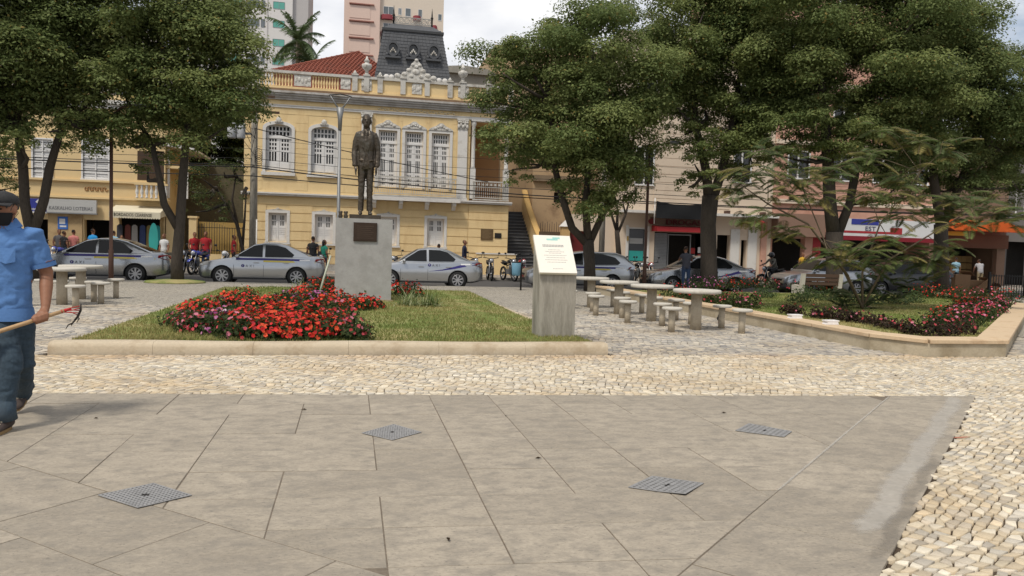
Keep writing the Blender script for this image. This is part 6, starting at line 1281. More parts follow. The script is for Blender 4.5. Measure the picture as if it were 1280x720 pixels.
person('person', (rb.location.x+.12, rb.location.y, RZ), math.radians(-90+14), (cl('riding_jacket', (.14, .13, .11)), DK), 'motorcyclist in a grey jacket and dark helmet riding past the salmon pillar', h=1.70, sleeve='long', hair=False, helmet=mat('dark_helmet', (.03, .03, .035), .25, coat=.5),
       pose=dict(pel=(0, 0, .98), wai=(0, -.05, 1.12), che=(0, -.13, 1.30), neck=(0, -.19, 1.44), head=(0, -.24, 1.58), ls=(-.18, -.17, 1.40), le=(-.27, -.32, 1.20), lw=(-.32, -.50, 1.12), rs=(.18, -.17, 1.40), re=(.27, -.32, 1.20), rw=(.32, -.50, 1.12), lh=(-.1, 0, .97), lk=(-.2, -.42, .82), la=(-.2, -.22, .42), rh=(.1, 0, .97), rk=(.2, -.42, .82), ra=(.2, -.22, .42)))
person('person', at_far(1003, 36.6), .2, (YELC, DK), 'person in a yellow shirt by the salmon pillar', h=1.68)
person('person', at_far(1017, 38.6), .1, (WHC, JEANS), 'person in a white shirt at the red pilaster', h=1.72)
person('person', at_far(1195, 36.9), 2.6, (LBLU, DK), 'person in a pale blue shirt at the fruit shop counter', h=1.66)
person('person', at_far(1226, 36.4), 2.9, (cl('pale_grey', (.34, .33, .34)), KHAK), 'person in a pale grey shirt and cap bending over boxes', h=1.66, pose=dict(che=(0, -.07, 1.26), neck=(0, -.13, 1.42), head=(0, -.2, 1.53), ls=(-.185, -.1, 1.38), rs=(.185, -.1, 1.38), le=(-.24, -.2, 1.12), re=(.24, -.2, 1.12), lw=(-.18, -.36, .95), rw=(.18, -.36, .95)))
# cardboard boxes and the iron railing on the right
CARD = mat('brown_cardboard', (.24, .14, .075), .9, .12, 3, 30)
for k, (x, y, z, sx, sy, sz, rz, lb_) in enumerate([(0, 0, 0, .9, .6, .95, .1, 'tall brown cardboard box behind the planter flowers'), (.95, .1, 0, .8, .6, .7, -.2, 'open brown cardboard box beside the tall box'), (1.6, -.2, 0, .7, .5, .45, .4, 'low flattened cardboard box at the heap end')]):
    p = F(1196, 360, 30.0); r = thing('cardboard_box', (p.x+x, 30+y, 0 if False else RZ), lb_, 'box', 'cardboard boxes', rz)
    MB().box(-sx/2, sx/2, -sy/2, sy/2, 0, sz).build('carton', CARD, r); MB().obox((sx/2+.12, 0, sz+.05), .35, sy, .012, ry=.6).build('flap', CARD, r); MB().obox((-sx/2-.1, 0, sz+.08), .3, sy, .012, ry=-.7).build('flap', CARD, r)
for k in range(4):
    p = F(1196, 360, 29.4); r = thing('plank', (p.x+1.0+.09*k, 29.45-.02*k, RZ), 'long cardboard strip leaning on the boxes', 'plank', 'cardboard strips leaning on the boxes'); MB().obox((.25, 0, .42), 1.5, .03, .09, ry=-.62).build('board', CARD, r)
rl = thing('iron_railing', (31.5, 27.6, 0), 'black iron railing with upright bars by the street corner', 'railing')
xa = F(1238, 360, 26.9).x
for i in range(26): MB().cyl((xa+i*.13, 26.9, 0), (xa+i*.13, 26.9, .95), .016, n=6).build('bar', IRON, rl, True)
for z in (.15, .88): MB().box(xa-.05, xa+3.4, 26.88, 26.92, z, z+.03).build('rail', IRON, rl, True)
for x in (xa-.08, xa+1.7, xa+3.45): MB().box(x-.035, x+.035, 26.86, 26.94, 0, 1.05).build('post', IRON, rl, True)
# ================================================================== the man with the garden claw
mr = thing('person', (-2.52, 6.35, 0), 'man in blue polo shirt, jeans, dark cap and black face mask', 'person')
MO = Vector(mr.location); Q = lambda px, py, Y: F(px-4, py, Y)-MO
SHIRT = mat('cornflower_polo_cotton', (.085, .185, .40), .9, .07, 3, 60, bump=.15); JN = mat('faded_dark_denim', (.035, .055, .075), .9, .3, 2.2, 60, bump=.2, dirt_or_shade=(.075, .09, .10), dscale=2.0, dcut=(.55, .8)); SHOE = mat('dusty_sneaker', (.06, .045, .04), .8, .3, 8, 40)
Yb = 6.40
neck = Q(12, 278, Yb); pel = Q(14, 394, Yb); hd = Q(9, 263, Yb-.04); che = Q(13, 318, Yb-.01); wai = Q(14, 360, Yb); X1 = Vector((.97, -.22, 0)).normalized(); FW = Vector((-.30, -.95, 0)).normalized()
P = []
def TT(mi, pts, rad, n=16, side=X1): P.append((mi, T(pts, rad, n, tuple(side))))
TT(1, [pel-Vector((0, 0, .02)), pel+Vector((0, 0, .06)), wai, che-Vector((0, 0, .03)), che+Vector((0, 0, .08)), neck-Vector((0, 0, .07)), neck-Vector((0, 0, .015)), neck+Vector((0, 0, .02))], [(.178, .132), (.174, .132), (.168, .132), (.178, .13), (.185, .118), (.14, .09), (.078, .072), (.06, .058)])
TT(0, [neck-Vector((0, 0, .05)), neck+Vector((0, 0, .03)), hd-Vector((0, 0, .05))], [.06, .056, .055], 12)
sl = Q(46, 293, Yb); el = Q(62, 345, Yb+.05); wl = Q(61, 384, Yb-.08); ml = sl.lerp(el, .74)
TT(1, [sl-X1*.06+Vector((0, 0, .01)), sl, sl.lerp(el, .4), ml], [.055, .075, .072, .078], 14)
TT(0, [sl.lerp(el, .7), el+Vector((0, 0, .03)), el, el.lerp(wl, .35), el.lerp(wl, .8), wl], [.052, .048, .046, .047, .036, .031], 14)
sr_ = sl-X1*.40; er = sr_+Vector((-.06, .05, -.29)); wr_ = er+Vector((.0, -.18, -.17)); mr_ = sr_.lerp(er, .74)
TT(1, [sr_+X1*.06, sr_, sr_.lerp(er, .4), mr_], [.055, .075, .07, .075], 14); TT(0, [sr_.lerp(er, .6), er, er.lerp(wr_, .35), wr_], [.05, .046, .045, .031], 12)
# legs
hl = Q(28, 402, Yb); hr_ = Q(6, 402, Yb-.02)
kF = Q(17, 455, 6.18); aF = Q(9, 516, 6.14); kB = Q(33, 452, 6.42); aB = Q(32, 492, 6.86)
for h_, k_, a_ in ((hr_, kF, aF), (hl, kB, aB)):
    TT(2, [h_+Vector((0, 0, .06)), h_-Vector((0, 0, .04)), h_.lerp(k_, .45), k_, k_.lerp(a_, .3), k_.lerp(a_, .7), a_-Vector((0, 0, .01))], [(.10, .12), (.108, .125), (.092, .10), (.076, .08), (.074, .08), (.068, .072), (.072, .076)], 16)
TT(2, [pel+Vector((0, 0, .03)), pel-Vector((0, 0, .09))], [(.18, .13), (.15, .12)], 16)
# hand closed round the shaft
shaft0 = Q(-40, 428, 6.02); grip = Q(56, 398, 6.25); shaft1 = Q(84, 388.5, 6.33); sd_ = (shaft1-shaft0).normalized()
grip = shaft0+sd_*((grip-shaft0).dot(sd_)); up = Vector((0, 0, 1)); fr = sd_.cross(up).normalized()
if fr.dot(FW) < 0: fr = -fr
TT(0, [wl, wl.lerp(grip, .45)+fr*.0, grip+up*.025], [(.03, .026), (.034, .03), (.042, .026)], 12, sd_)
for i in range(4):
    o_ = grip+sd_*(-.036+.024*i); r_ = .027+(.002 if i in (1, 2) else 0)
    TT(0, [o_+up*.030-fr*.012, o_+up*.024+fr*r_, o_-up*.012+fr*(r_+.004), o_-up*.030+fr*.010, o_-up*.026-fr*.014], [.0115, .0112, .0108, .0098, .0085], 8, sd_)
TT(0, [grip+up*.035-sd_*.035, grip+up*.022-sd_*.06+fr*.012, grip-up*.004-sd_*.05+fr*.028, grip-up*.018-sd_*.028+fr*.030], [.014, .0135, .0125, .0095], 8, sd_)
gr2 = shaft0+sd_*.12
TT(0, [wr_, wr_.lerp(gr2, .5), gr2+up*.02], [(.03, .026), (.036, .03), (.04, .026)], 12, sd_)
for i in range(4):
    o_ = gr2+sd_*(-.036+.024*i); TT(0, [o_+up*.030-fr*.012, o_+up*.022+fr*.028, o_-up*.014+fr*.031, o_-up*.03+fr*.008], [.0115, .011, .0105, .009], 8, sd_)
# face looks a little to his right
fc = Vector((-.22, -.97, -.06)).normalized()
P += head_prims(hd, fc, 1.03, True, 0, 3)
figure('body', P, .0075, [SKIN, SHIRT, JN, mat('grey_cropped_hair', (.05, .045, .04), .9)], mr, 3, wrinkle={1: .010, 2: .011})
# clothes of their own: shirt hem and folds, collar, sleeve cuff, pocket, mask, cap, shoes
rr = fc.cross(up).normalized(); uu = rr.cross(fc); hp = lambda a, b, d: hd+(rr*a+fc*b+uu*d)*1.03
m = MB(); m.tube([pel-Vector((0, 0, .035)), pel+Vector((0, 0, .01)), pel+Vector((0, 0, .06))], [(.19, .143), (.187, .141), (.178, .136)], 28, side=tuple(X1), cap=False); m.build('shirt_hem', SHIRT, mr)
m = MB()
for s in (-1, 1):
    c0 = neck+Vector((0, 0, .028)); a = c0+X1*s*.066-FW*.02; b = c0+FW*.075+X1*s*.012-Vector((0, 0, .04)); c_ = b-Vector((0, 0, .055))+X1*s*.065+FW*.01; d_ = a+X1*s*.045-Vector((0, 0, .055)); e_ = c0-FW*.065
    q = [e_, a, b, c_, d_, e_-Vector((0, 0, .05))-FW*.02]; th = Vector((0, 0, .008))
    m.add(q+[p_+th+FW*.004 for p_ in q], [(0, 1, 4, 5), (1, 2, 3, 4), (7, 6, 11, 10), (8, 7, 10, 9), (0, 6, 7, 1), (1, 7, 8, 2), (2, 8, 9, 3), (3, 9, 10, 4), (4, 10, 11, 5)])
m.build('collar', SHIRT, mr)
MB().tube([ml-(el-sl).normalized()*.02, ml+(el-sl).normalized()*.012], [.089, .090], 16, cap=False).build('sleeve_cuff', SHIRT, mr)
pk_ = che+X1*.095+FW*.139+Vector((0, 0, .0)); MB().add([pk_+X1*x+FW*(y-.010*abs(x)/.055)+up*z for x, y, z in ((-.055, 0, .05), (.055, -.012, .05), (.055, -.012, -.05), (0, .004, -.066), (-.055, 0, -.05))], [(4, 3, 2, 1, 0)]).build('pocket', SHIRT, mr)
m = MB(); n = 10; v = []
for j, (z, e_) in enumerate([(-.014, .012), (-.04, .022), (-.075, .016), (-.108, -.01)]):
    for i in range(n+1):
        a = -1.35+2.7*i/n; R1, R2 = ((.078, .094), (.079, .096), (.068, .09), (.045, .082))[j]
        v.append(hp(R1*math.sin(a), R2*math.cos(a)+e_*max(0, math.cos(a*1.2)), z))
m.add(v, [(j*(n+1)+i, j*(n+1)+i+1, (j+1)*(n+1)+i+1, (j+1)*(n+1)+i) for j in range(3) for i in range(n)], 0, True); m.add(v, [((j+1)*(n+1)+i, (j+1)*(n+1)+i+1, j*(n+1)+i+1, j*(n+1)+i) for j in range(3) for i in range(n)], 0, True)
MASK = mat('black_face_mask', (.012, .012, .013), .9, .2, 8, 40); m.build('face_mask', MASK, mr)
m = MB()
for s in (-1, 1): m.tube([hp(s*.078, .03, -.03), hp(s*.088, -.02, -.005), hp(s*.083, -.03, -.02), hp(s*.074, .02, -.07)], .0022, 5)
m.build('mask_strap', MASK, mr)
CAP = mat('charcoal_cap_cloth', (.035, .035, .036), .95, .25, 10, 60, bump=.2)
m = MB().tube([hp(0, -.012, .045), hp(0, -.012, .075), hp(0, -.014, .105), hp(0, -.016, .128), hp(0, -.018, .138)], [(.088, .107), (.089, .108), (.078, .096), (.05, .064), (.018, .02)], 20, side=tuple(rr)); cp_ = m.build('cap', CAP, mr)
m = MB(); v = []; n = 12
for r_, z in ((1.0, .048), (1.0, .056)):
    for i in range(n+1):
        a = -1.25+2.5*i/n; v.append(hp(.088*math.sin(a), .095*math.cos(a)-.01, z)); v.append(hp(.094*math.sin(a), .098*math.cos(a)+.075*max(0, math.cos(a))**.6, z-.012+.01*math.cos(a*2)))
k = 2*(n+1)
m.add(v, [(2*i, 2*i+1, 2*i+3, 2*i+2) for i in range(n)]+[(k+2*i+2, k+2*i+3, k+2*i+1, k+2*i) for i in range(n)]+[(2*i+1, k+2*i+1, k+2*i+3, 2*i+3) for i in range(n)]); m.build('visor', CAP, cp_)
MB().ball(hp(0, -.018, .142), .008, .008, .005, 8, 5).build('cap_button', CAP, cp_)
EYE = mat('eye', (.02, .012, .01), .2); m = MB()
for s in (-1, 1): m.ball(hp(s*.032, .084, .012), .011, .009, .007, 8, 6)
m.build('eyes', EYE, mr)
def shoe(a_, fwd, pitch, nm):
    f_ = Vector(fwd).normalized(); f_ = (f_*math.cos(pitch)-up*math.sin(pitch)); s_ = f_.cross(up).normalized(); u_ = s_.cross(f_)
    base = a_-u_*.075; m = MB()
    m.tube([base-f_*.085+u_*.035, base-f_*.05+u_*.045, base+f_*.03+u_*.045, base+f_*.10+u_*.03, base+f_*.17+u_*.018, base+f_*.205+u_*.012], [(.032, .03), (.043, .048), (.046, .045), (.052, .032), (.046, .024), (.02, .012)], 14, side=tuple(s_)); o = m.build(nm, SHOE, mr)
    m = MB(); n = 14; po = []
    for i in range(n): t = 2*math.pi*i/n; po.append(base+f_*(.06+.15*math.cos(t))+s_*((.045+.008*math.cos(t))*math.sin(t)))
    m.add([p_-u_*.012 for p_ in po]+[p_+u_*.012 for p_ in po], [tuple(range(n))[::-1], tuple(range(n, 2*n))]+[(i, (i+1) % n, n+(i+1) % n, n+i) for i in range(n)]); m.build('sole', mat('tan_sole', (.26, .17, .08), .9), o)
    m = MB()
    for i in range(4): c_ = base+f_*(.055+.022*i)+u_*(.088-.011*i); m.tube([c_-s_*.03-u_*.006, c_, c_+s_*.03-u_*.006], .004, 5)
    m.build('laces', mat('cream_lace', (.4, .36, .27), .9), o)
def foot(a_, fwd, pitch, zmin):
    shoe(a_, fwd, pitch, 'shoe')
shoe(Vector((aF.x, aF.y, .088)), (-.12, -1, 0), 0.0, 'shoe'); shoe(Vector((aB.x, aB.y, .20)), (.05, -1, 0), .55, 'shoe')
# jeans reach the shoes
MB().tube([kF.lerp(aF, .75), Vector((aF.x, aF.y, .15)), Vector((aF.x, aF.y+.005, .085))], [(.068, .072), (.075, .08), (.083, .09)], 18, side=tuple(X1)).build('trouser_hem', JN, mr)
MB().tube([kB.lerp(aB, .75), Vector((aB.x, aB.y, .24)), Vector((aB.x, aB.y+.02, .18))], [(.068, .072), (.074, .08), (.08, .085)], 18, side=tuple(X1)).build('trouser_hem', JN, mr)
gc = thing('garden_claw', F(56, 398, 6.25), 'garden claw with long wooden handle and red cord held by the man', 'garden tool')
A0, A1 = shaft0+MO, shaft1+MO
MB().tube([A0, A0.lerp(A1, .5), A1], [.0155, .016, .0145], 10).build('handle', mat('worn_wooden_shaft', (.42, .27, .14), .7, .12, 6, 40), gc, True)
hd_ = A1+sd_*.05; cw_ = mat('dark_tool_steel', (.03, .025, .022), .5, .2, 6, 40, metal=.5)
m = MB().tube([A1-sd_*.02, hd_], [.0155, .009], 8); m.build('ferrule', mat('red_cord', (.42, .03, .03), .8), gc, True)
top = F(101, 380, 6.36); mid = F(97, 396, 6.36); low = F(89, 406, 6.36); m = MB().tube([top, top.lerp(mid, .5)+Vector((.01, 0, 0)), mid, low], [.005, .009, .009, .006], 6); m.build('blade', cw_, gc, True)
for k, t in enumerate((0.0, .5, 1.0)):
    b0 = mid.lerp(low, t*.8); MB().tube([b0, b0+Vector((.02-.02*k, -.03, -.01)), b0+Vector((.01-.02*k, -.05, -.04))], [.006, .005, .002], 6).build('tine', cw_, gc, True)
m = MB()
for k in range(5): e_ = top.lerp(mid, .15+.18*k); m.tube([A1-sd_*.01*k, A1.lerp(e_, .5)+Vector((0, 0, .006*(-1)**k)), e_], .0035, 5)
m.build('cord', mat('red_cord', (.42, .03, .03), .8), gc, True)
# ================================================================== vegetation
def leaves(C, Nn, size, col, r, aspect=.5, droop=0.0):
    """rhombic leaves at C with normals Nn"""
    n = len(C); up_ = r.normal(size=(n, 3)); t = np.cross(Nn, up_); t /= np.linalg.norm(t, axis=1, keepdims=True)+1e-9; b = np.cross(Nn, t)
    s = size*(.65+.7*r.random((n, 1))); V = np.stack([C-t*s*.5, C-b*s*aspect*.5+Nn*s*.06, C+t*s*.5-Nn*s*.1*droop, C+b*s*aspect*.5+Nn*s*.06], 1)
    return V.reshape(-1, 3), np.repeat(col, 4, 0)
def foliage(name, lobes, parent, seed, sub=10, per=600, size=.105, cols=((.11, .15, .05), (.235, .27, .098)), subr=(.24, .52), squash=.58, scale=1.08):
    r = np.random.default_rng(seed); VV = []; CC = []; ca, cb_ = np.array(cols[0]), np.array(cols[1])
    for (c, R) in lobes:
        c = np.array(c); R = R*scale; k = max(5, int(sub*min(1.25, R/1.5)))
        d = r.normal(size=(k, 3)); d[:, 2] = d[:, 2]*.8+.15; d /= np.linalg.norm(d, axis=1, keepdims=True)
        cs = c+d*R*r.uniform(.5, .98, (k, 1)); rs = R*r.uniform(*subr, k)
        for q in range(k):
            n = int(per*(rs[q]/.62)**2); dd = r.normal(size=(n, 3)); low = dd[:, 2] < -.25; dd[low & (r.random(n) < .75), 2] *= -1; dd /= np.linalg.norm(dd, axis=1, keepdims=True)
            rad = rs[q]*(1-.5*r.random((n, 1))**2.4)*(1+.15*r.normal(size=(n, 1)))
            P_ = cs[q]+dd*rad*np.array([1, 1, squash]); nn = dd*.75+np.array([0, 0, .7])+r.normal(size=(n, 3))*.38; nn /= np.linalg.norm(nn, axis=1, keepdims=True)
            t = np.clip(r.normal(.5, .22, (n, 1))+r.normal(0, .24), 0, 1); kc = ca*(1-t)+cb_*t; old = r.random(n) < .02; kc[old] = np.array([.26, .2, .06]); V, K = leaves(P_, nn, size, kc, r, .55, 1)
            VV.append(V); CC.append(K)
    V = np.concatenate(VV); K = np.concatenate(CC); f = np.arange(len(V)).reshape(-1, 4)
    return put(name, npmesh(name, V, f, LEAF, K), parent)
def W3(px, py, Y): return F(px, py, Y)
def tree(label, base, limbs, lobes, Y, seed, cat='tree', **kw):
    root = thing('tree', (base.x, base.y, 0), label, cat); o = Vector(root.location); m = MB()
    for pts, rad in limbs: m.tube([p-o for p in pts], rad, 12)
    r = random.Random(seed); L_ = []
    for px, py, R in lobes: L_.append((tuple(W3(px, py, Y+r.uniform(-1.3, 1.3))-o), R))
    br = m
    for c, R in L_:
        st_ = min((p-o for pts, rad in limbs for p in pts[1:]), key=lambda q: (q-Vector(c)).length); c = Vector(c)
        br.tube([st_, st_.lerp(c, .5)+Vector((r.uniform(-.3, .3), r.uniform(-.3, .3), -.15)), c], [.09, .055, .02], 7)
    br.build('trunk', BARK, root)
    foliage('crown', L_, root, seed, **kw); return root
def gnd(px, Y): p = F(px, 350, Y); return Vector((p.x, Y, 0))
Yt = 26.3; b_ = gnd(40, Yt)
tree('dense dark green tree with forked trunk behind the man', b_, [([b_, W3(39, 318, Yt), W3(40, 290, Yt)], [.24, .2, .2]), ([W3(40, 295, Yt), W3(31, 255, Yt), W3(29, 210, Yt), W3(20, 150, Yt)], [.17, .15, .14, .10]), ([W3(40, 295, Yt), W3(55, 250, Yt), W3(62, 210, Yt), W3(80, 150, Yt)], [.16, .14, .13, .09])],
     [(-40, 60, 2.0), (30, 30, 1.9), (80, 70, 1.8), (20, 105, 1.8), (-25, 150, 1.5), (70, 135, 1.4), (110, 25, 1.8), (120, 105, 1.4), (40, -25, 2), (105, 150, 1.0), (20, 172, .7), (145, 140, 1.0), (-10, -10, 2), (60, 165, .6), (-60, 110, 1.6), (-70, 0, 2.0), (50, 90, 1.5), (0, 60, 1.6), (60, 40, 1.6), (90, 120, 1.1), (40, 140, 1.1), (130, 60, 1.4), (0, 165, .8), (125, 160, .7)], Yt, 21)
Yt = 26.55; b_ = gnd(222, Yt)
tree('dense dark green tree with two stems before the garden gate', b_, [([b_, W3(221, 325, Yt), W3(225, 280, Yt), W3(228, 230, Yt), W3(232, 180, Yt), W3(238, 130, Yt)], [.22, .18, .16, .14, .12, .08]), ([W3(222, 285, Yt), W3(205, 255, Yt), W3(200, 225, Yt), W3(190, 180, Yt)], [.13, .12, .10, .08])],
     [(170, 60, 1.8), (230, 40, 1.9), (268, 80, 1.7), (292, 112, 1.1), (240, 118, 1.6), (190, 125, 1.4), (165, 160, .9), (262, 145, 1.0), (250, -5, 1.8), (180, -5, 2), (285, 50, 1.1), (300, 138, .6), (306, 90, .7), (145, 95, 1.4), (212, 165, .7), (185, 215, .55), (205, 190, .6), (280, 160, .5), (270, 20, 1.2), (250, 165, .5), (220, 90, 1.5), (200, 60, 1.5), (275, 115, 1.1), (215, 140, 1.0), (245, 70, 1.5), (180, 100, 1.3), (230, 170, .6), (150, 175, .6)], Yt, 22)
Yt = 26.0; b_ = gnd(738, Yt)
tree('rounded green tree with three forked limbs beside the information stand', b_, [([b_, W3(737, 330, Yt), W3(735, 300, Yt)], [.24, .2, .21]), ([W3(733, 304, Yt), W3(715, 285, Yt), W3(702, 245, Yt), W3(690, 195, Yt), W3(690, 130, Yt)], [.15, .14, .12, .11, .07]), ([W3(735, 302, Yt), W3(732, 260, Yt), W3(735, 210, Yt), W3(740, 120, Yt)], [.15, .13, .11, .07]), ([W3(737, 304, Yt), W3(750, 275, Yt), W3(765, 245, Yt), W3(785, 190, Yt)], [.13, .12, .10, .07])],
     [(640, 110, 1.3), (658, 150, 1.3), (690, 90, 1.6), (742, 55, 1.5), (702, 55, 1.0), (636, 172, .9), (640, 212, .65), (700, 160, 1.6), (758, 110, 1.7), (795, 80, 1.2), (760, 170, 1.6), (795, 150, 1.2), (742, 215, 1.3), (785, 205, 1.1), (722, 245, .7), (768, 28, .8), (655, 72, .7), (617, 128, .55), (760, 250, .6), (628, 92, .5), (655, 205, .5), (740, 22, .6), (690, 205, .5), (690, 40, .5), (680, 130, 1.3), (720, 120, 1.5), (675, 185, .9), (730, 180, 1.3), (780, 120, 1.4), (800, 180, .9), (765, 225, .9), (735, 255, .6), (712, 220, .8), (815, 115, .8), (650, 180, .8)], Yt, 23, scale=1.26)
Yt = 27.0; b_ = gnd(887, Yt-.4)
tree('tall green tree with thick rough trunk beside the bench', b_, [([b_, W3(886, 330, Yt), W3(885, 280, Yt), W3(888, 245, Yt)], [.36, .31, .29, .31]), ([W3(886, 250, Yt), W3(883, 215, Yt), W3(870, 160, Yt), W3(865, 90, Yt)], [.2, .17, .13, .08]), ([W3(890, 250, Yt), W3(902, 215, Yt), W3(915, 160, Yt), W3(925, 90, Yt)], [.2, .17, .13, .08])],
     [(858, 105, 1.4), (900, 60, 1.9), (880, 15, 1.7), (930, 110, 1.6), (960, 55, 1.8), (856, 165, 1.0), (905, 160, 1.2), (955, 165, 1.0), (985, 125, 1.2), (868, 205, .7), (920, -10, 2), (910, 205, .7), (842, 130, .8), (970, 0, 1.8), (848, 30, .9), (888, 225, .5), (860, 235, .45), (940, 205, .6), (840, 60, .6), (925, 175, 1.0), (830, 100, .8), (985, 60, 1.4), (965, 110, 1.3), (880, 130, 1.3), (905, 190, .9), (870, 180, .9), (940, 140, 1.2), (935, 190, .7), (850, 60, 1.0), (880, 75, 1.4), (930, 50, 1.6)], Yt, 24, scale=1.26)
Yt = 24.6; b_ = gnd(1043, Yt)
tree('big spreading green tree with dark forked trunk in the right garden', b_, [([b_, W3(1043, 340, Yt), W3(1043, 290, Yt)], [.34, .29, .3]), ([W3(1042, 295, Yt), W3(1037, 250, Yt), W3(1035, 200, Yt), W3(1030, 130, Yt), W3(1020, 60, Yt)], [.24, .22, .2, .15, .1]), ([W3(1046, 295, Yt), W3(1062, 255, Yt), W3(1072, 200, Yt), W3(1085, 140, Yt), W3(1100, 80, Yt)], [.18, .15, .14, .11, .08])],
     [(1000, 30, 1.6), (1050, 15, 1.6), (1100, 35, 1.8), (1015, 85, 1.1), (1000, 120, 1.0), (1085, 150, 1.1), (1105, 95, 1.6), (1040, -25, 2), (998, 165, 1.0), (1012, 200, .8), (1130, 130, 1.4), (1110, 170, 1.2), (1150, 15, 1.7), (1065, 205, .7), (1060, 120, .8), (975, 75, 1.2), (1090, -20, 1.8), (1085, 215, .7), (975, 195, .6), (1000, 60, 1.4), (1060, 60, .9), (1130, 60, 1.6), (1150, 110, 1.4), (960, 140, 1.0), (1035, 185, .7), (1110, 205, .9), (970, 165, .9), (1020, 140, .9), (1085, 185, .9), (1140, 180, 1.1), (1075, 90, 1.2), (1100, 140, 1.2), (985, 100, 1.2), (1160, 60, 1.6), (1130, 215, .8), (1000, 195, .8), (1060, 170, .9), (1120, 235, .8), (1150, 230, .9), (1095, 175, 1.0)], Yt, 25, scale=1.24)
Yt = 25.6; b_ = gnd(1178, Yt)
tree('wide dark green tree at the right end of the garden', b_, [([b_, W3(1177, 330, Yt), W3(1176, 280, Yt)], [.3, .26, .25]), ([W3(1176, 284, Yt), W3(1168, 230, Yt), W3(1160, 150, Yt), W3(1165, 80, Yt)], [.18, .16, .12, .08]), ([W3(1177, 284, Yt), W3(1200, 230, Yt), W3(1225, 160, Yt), W3(1240, 100, Yt)], [.17, .15, .12, .08])],
     [(1170, 85, 1.7), (1197, 45, 1.1), (1218, 95, 1.6), (1245, 75, 1.0), (1262, 115, 1.5), (1200, 150, 1.7), (1250, 165, 1.7), (1290, 130, 1.6), (1150, 165, 1.4), (1230, 205, 1.2), (1182, 205, 1.2), (1280, 205, 1.2), (1192, 15, .9), (1330, 120, 1.2), (1320, 190, 1.6), (1205, 235, .8), (1145, 205, .9), (1260, 235, .7), (1170, 240, .8), (1190, 110, 1.6), (1235, 130, 1.6), (1215, 175, 1.4), (1275, 165, 1.4), (1165, 190, 1.3), (1200, 220, 1.1), (1240, 235, .9), (1150, 130, 1.4), (1275, 240, .8)], Yt, 26, scale=1.22, cols=((.10, .14, .048), (.205, .24, .088)))
# loose small tree by the gate
Yt = 37.4; b_ = gnd(306, Yt)
tree('loose bushy small tree leaning over the garden gate', b_, [([b_, W3(303, 310, Yt), W3(296, 280, Yt), W3(283, 255, Yt), W3(270, 235, Yt)], [.10, .09, .08, .06, .04]), ([W3(303, 310, Yt), W3(306, 270, Yt), W3(308, 235, Yt)], [.07, .05, .03]), ([W3(298, 285, Yt), W3(290, 250, Yt), W3(295, 220, Yt)], [.06, .05, .03])],
     [(255, 225, .95), (280, 215, .9), (262, 250, .85), (295, 225, .6), (245, 265, .7), (272, 265, .6), (305, 245, .35), (240, 240, .7), (300, 200, .5)], Yt, 31, per=230, size=.10, cols=((.05, .075, .025), (.11, .13, .05)))
tree('dark mass of trees between the two yellow buildings', Vector((-7, 47, 0)), [([Vector((-7, 47, 0)), Vector((-7, 47, 6))], [.2, .12])], [(262, 185, 1.6), (285, 170, 1.5), (245, 165, 1.6), (275, 140, 1.5), (300, 185, 1.0), (250, 205, 1.2)], 47, 32, size=.16, cols=((.03, .05, .015), (.06, .085, .025)))
tree('small green tree before the lottery building upper floor', Vector((-16.5, 36.6, 0)), [([Vector((-16.5, 36.6, 0)), Vector((-16.4, 36.6, 3.2))], [.12, .08])], [(5, 215, 1.0), (-20, 200, 1.1), (15, 235, .7), (-15, 240, .8)], 36.6, 33, per=300, cols=((.06, .085, .025), (.11, .14, .045)))
Yt = 37.0; b_ = gnd(776, Yt)
tree('thin twiggy street tree in front of the cream wall', b_, [([b_, W3(772, 300, Yt), W3(771, 288, Yt)], [.15, .13, .12]), ([W3(771, 290, Yt), W3(765, 270, Yt), W3(758, 252, Yt), W3(750, 245, Yt)], [.08, .06, .05, .02]), ([W3(771, 290, Yt), W3(772, 262, Yt), W3(768, 240, Yt)], [.09, .06, .02]), ([W3(772, 292, Yt), W3(782, 268, Yt), W3(788, 245, Yt), W3(795, 235, Yt)], [.08, .06, .03, .02]), ([W3(782, 268, Yt), W3(778, 250, Yt), W3(783, 235, Yt)], [.05, .03, .01])],
     [(760, 250, .55), (780, 245, .6), (795, 245, .5), (770, 235, .6)], Yt, 34, per=45, size=.10, cols=((.10, .10, .06), (.22, .2, .12)))
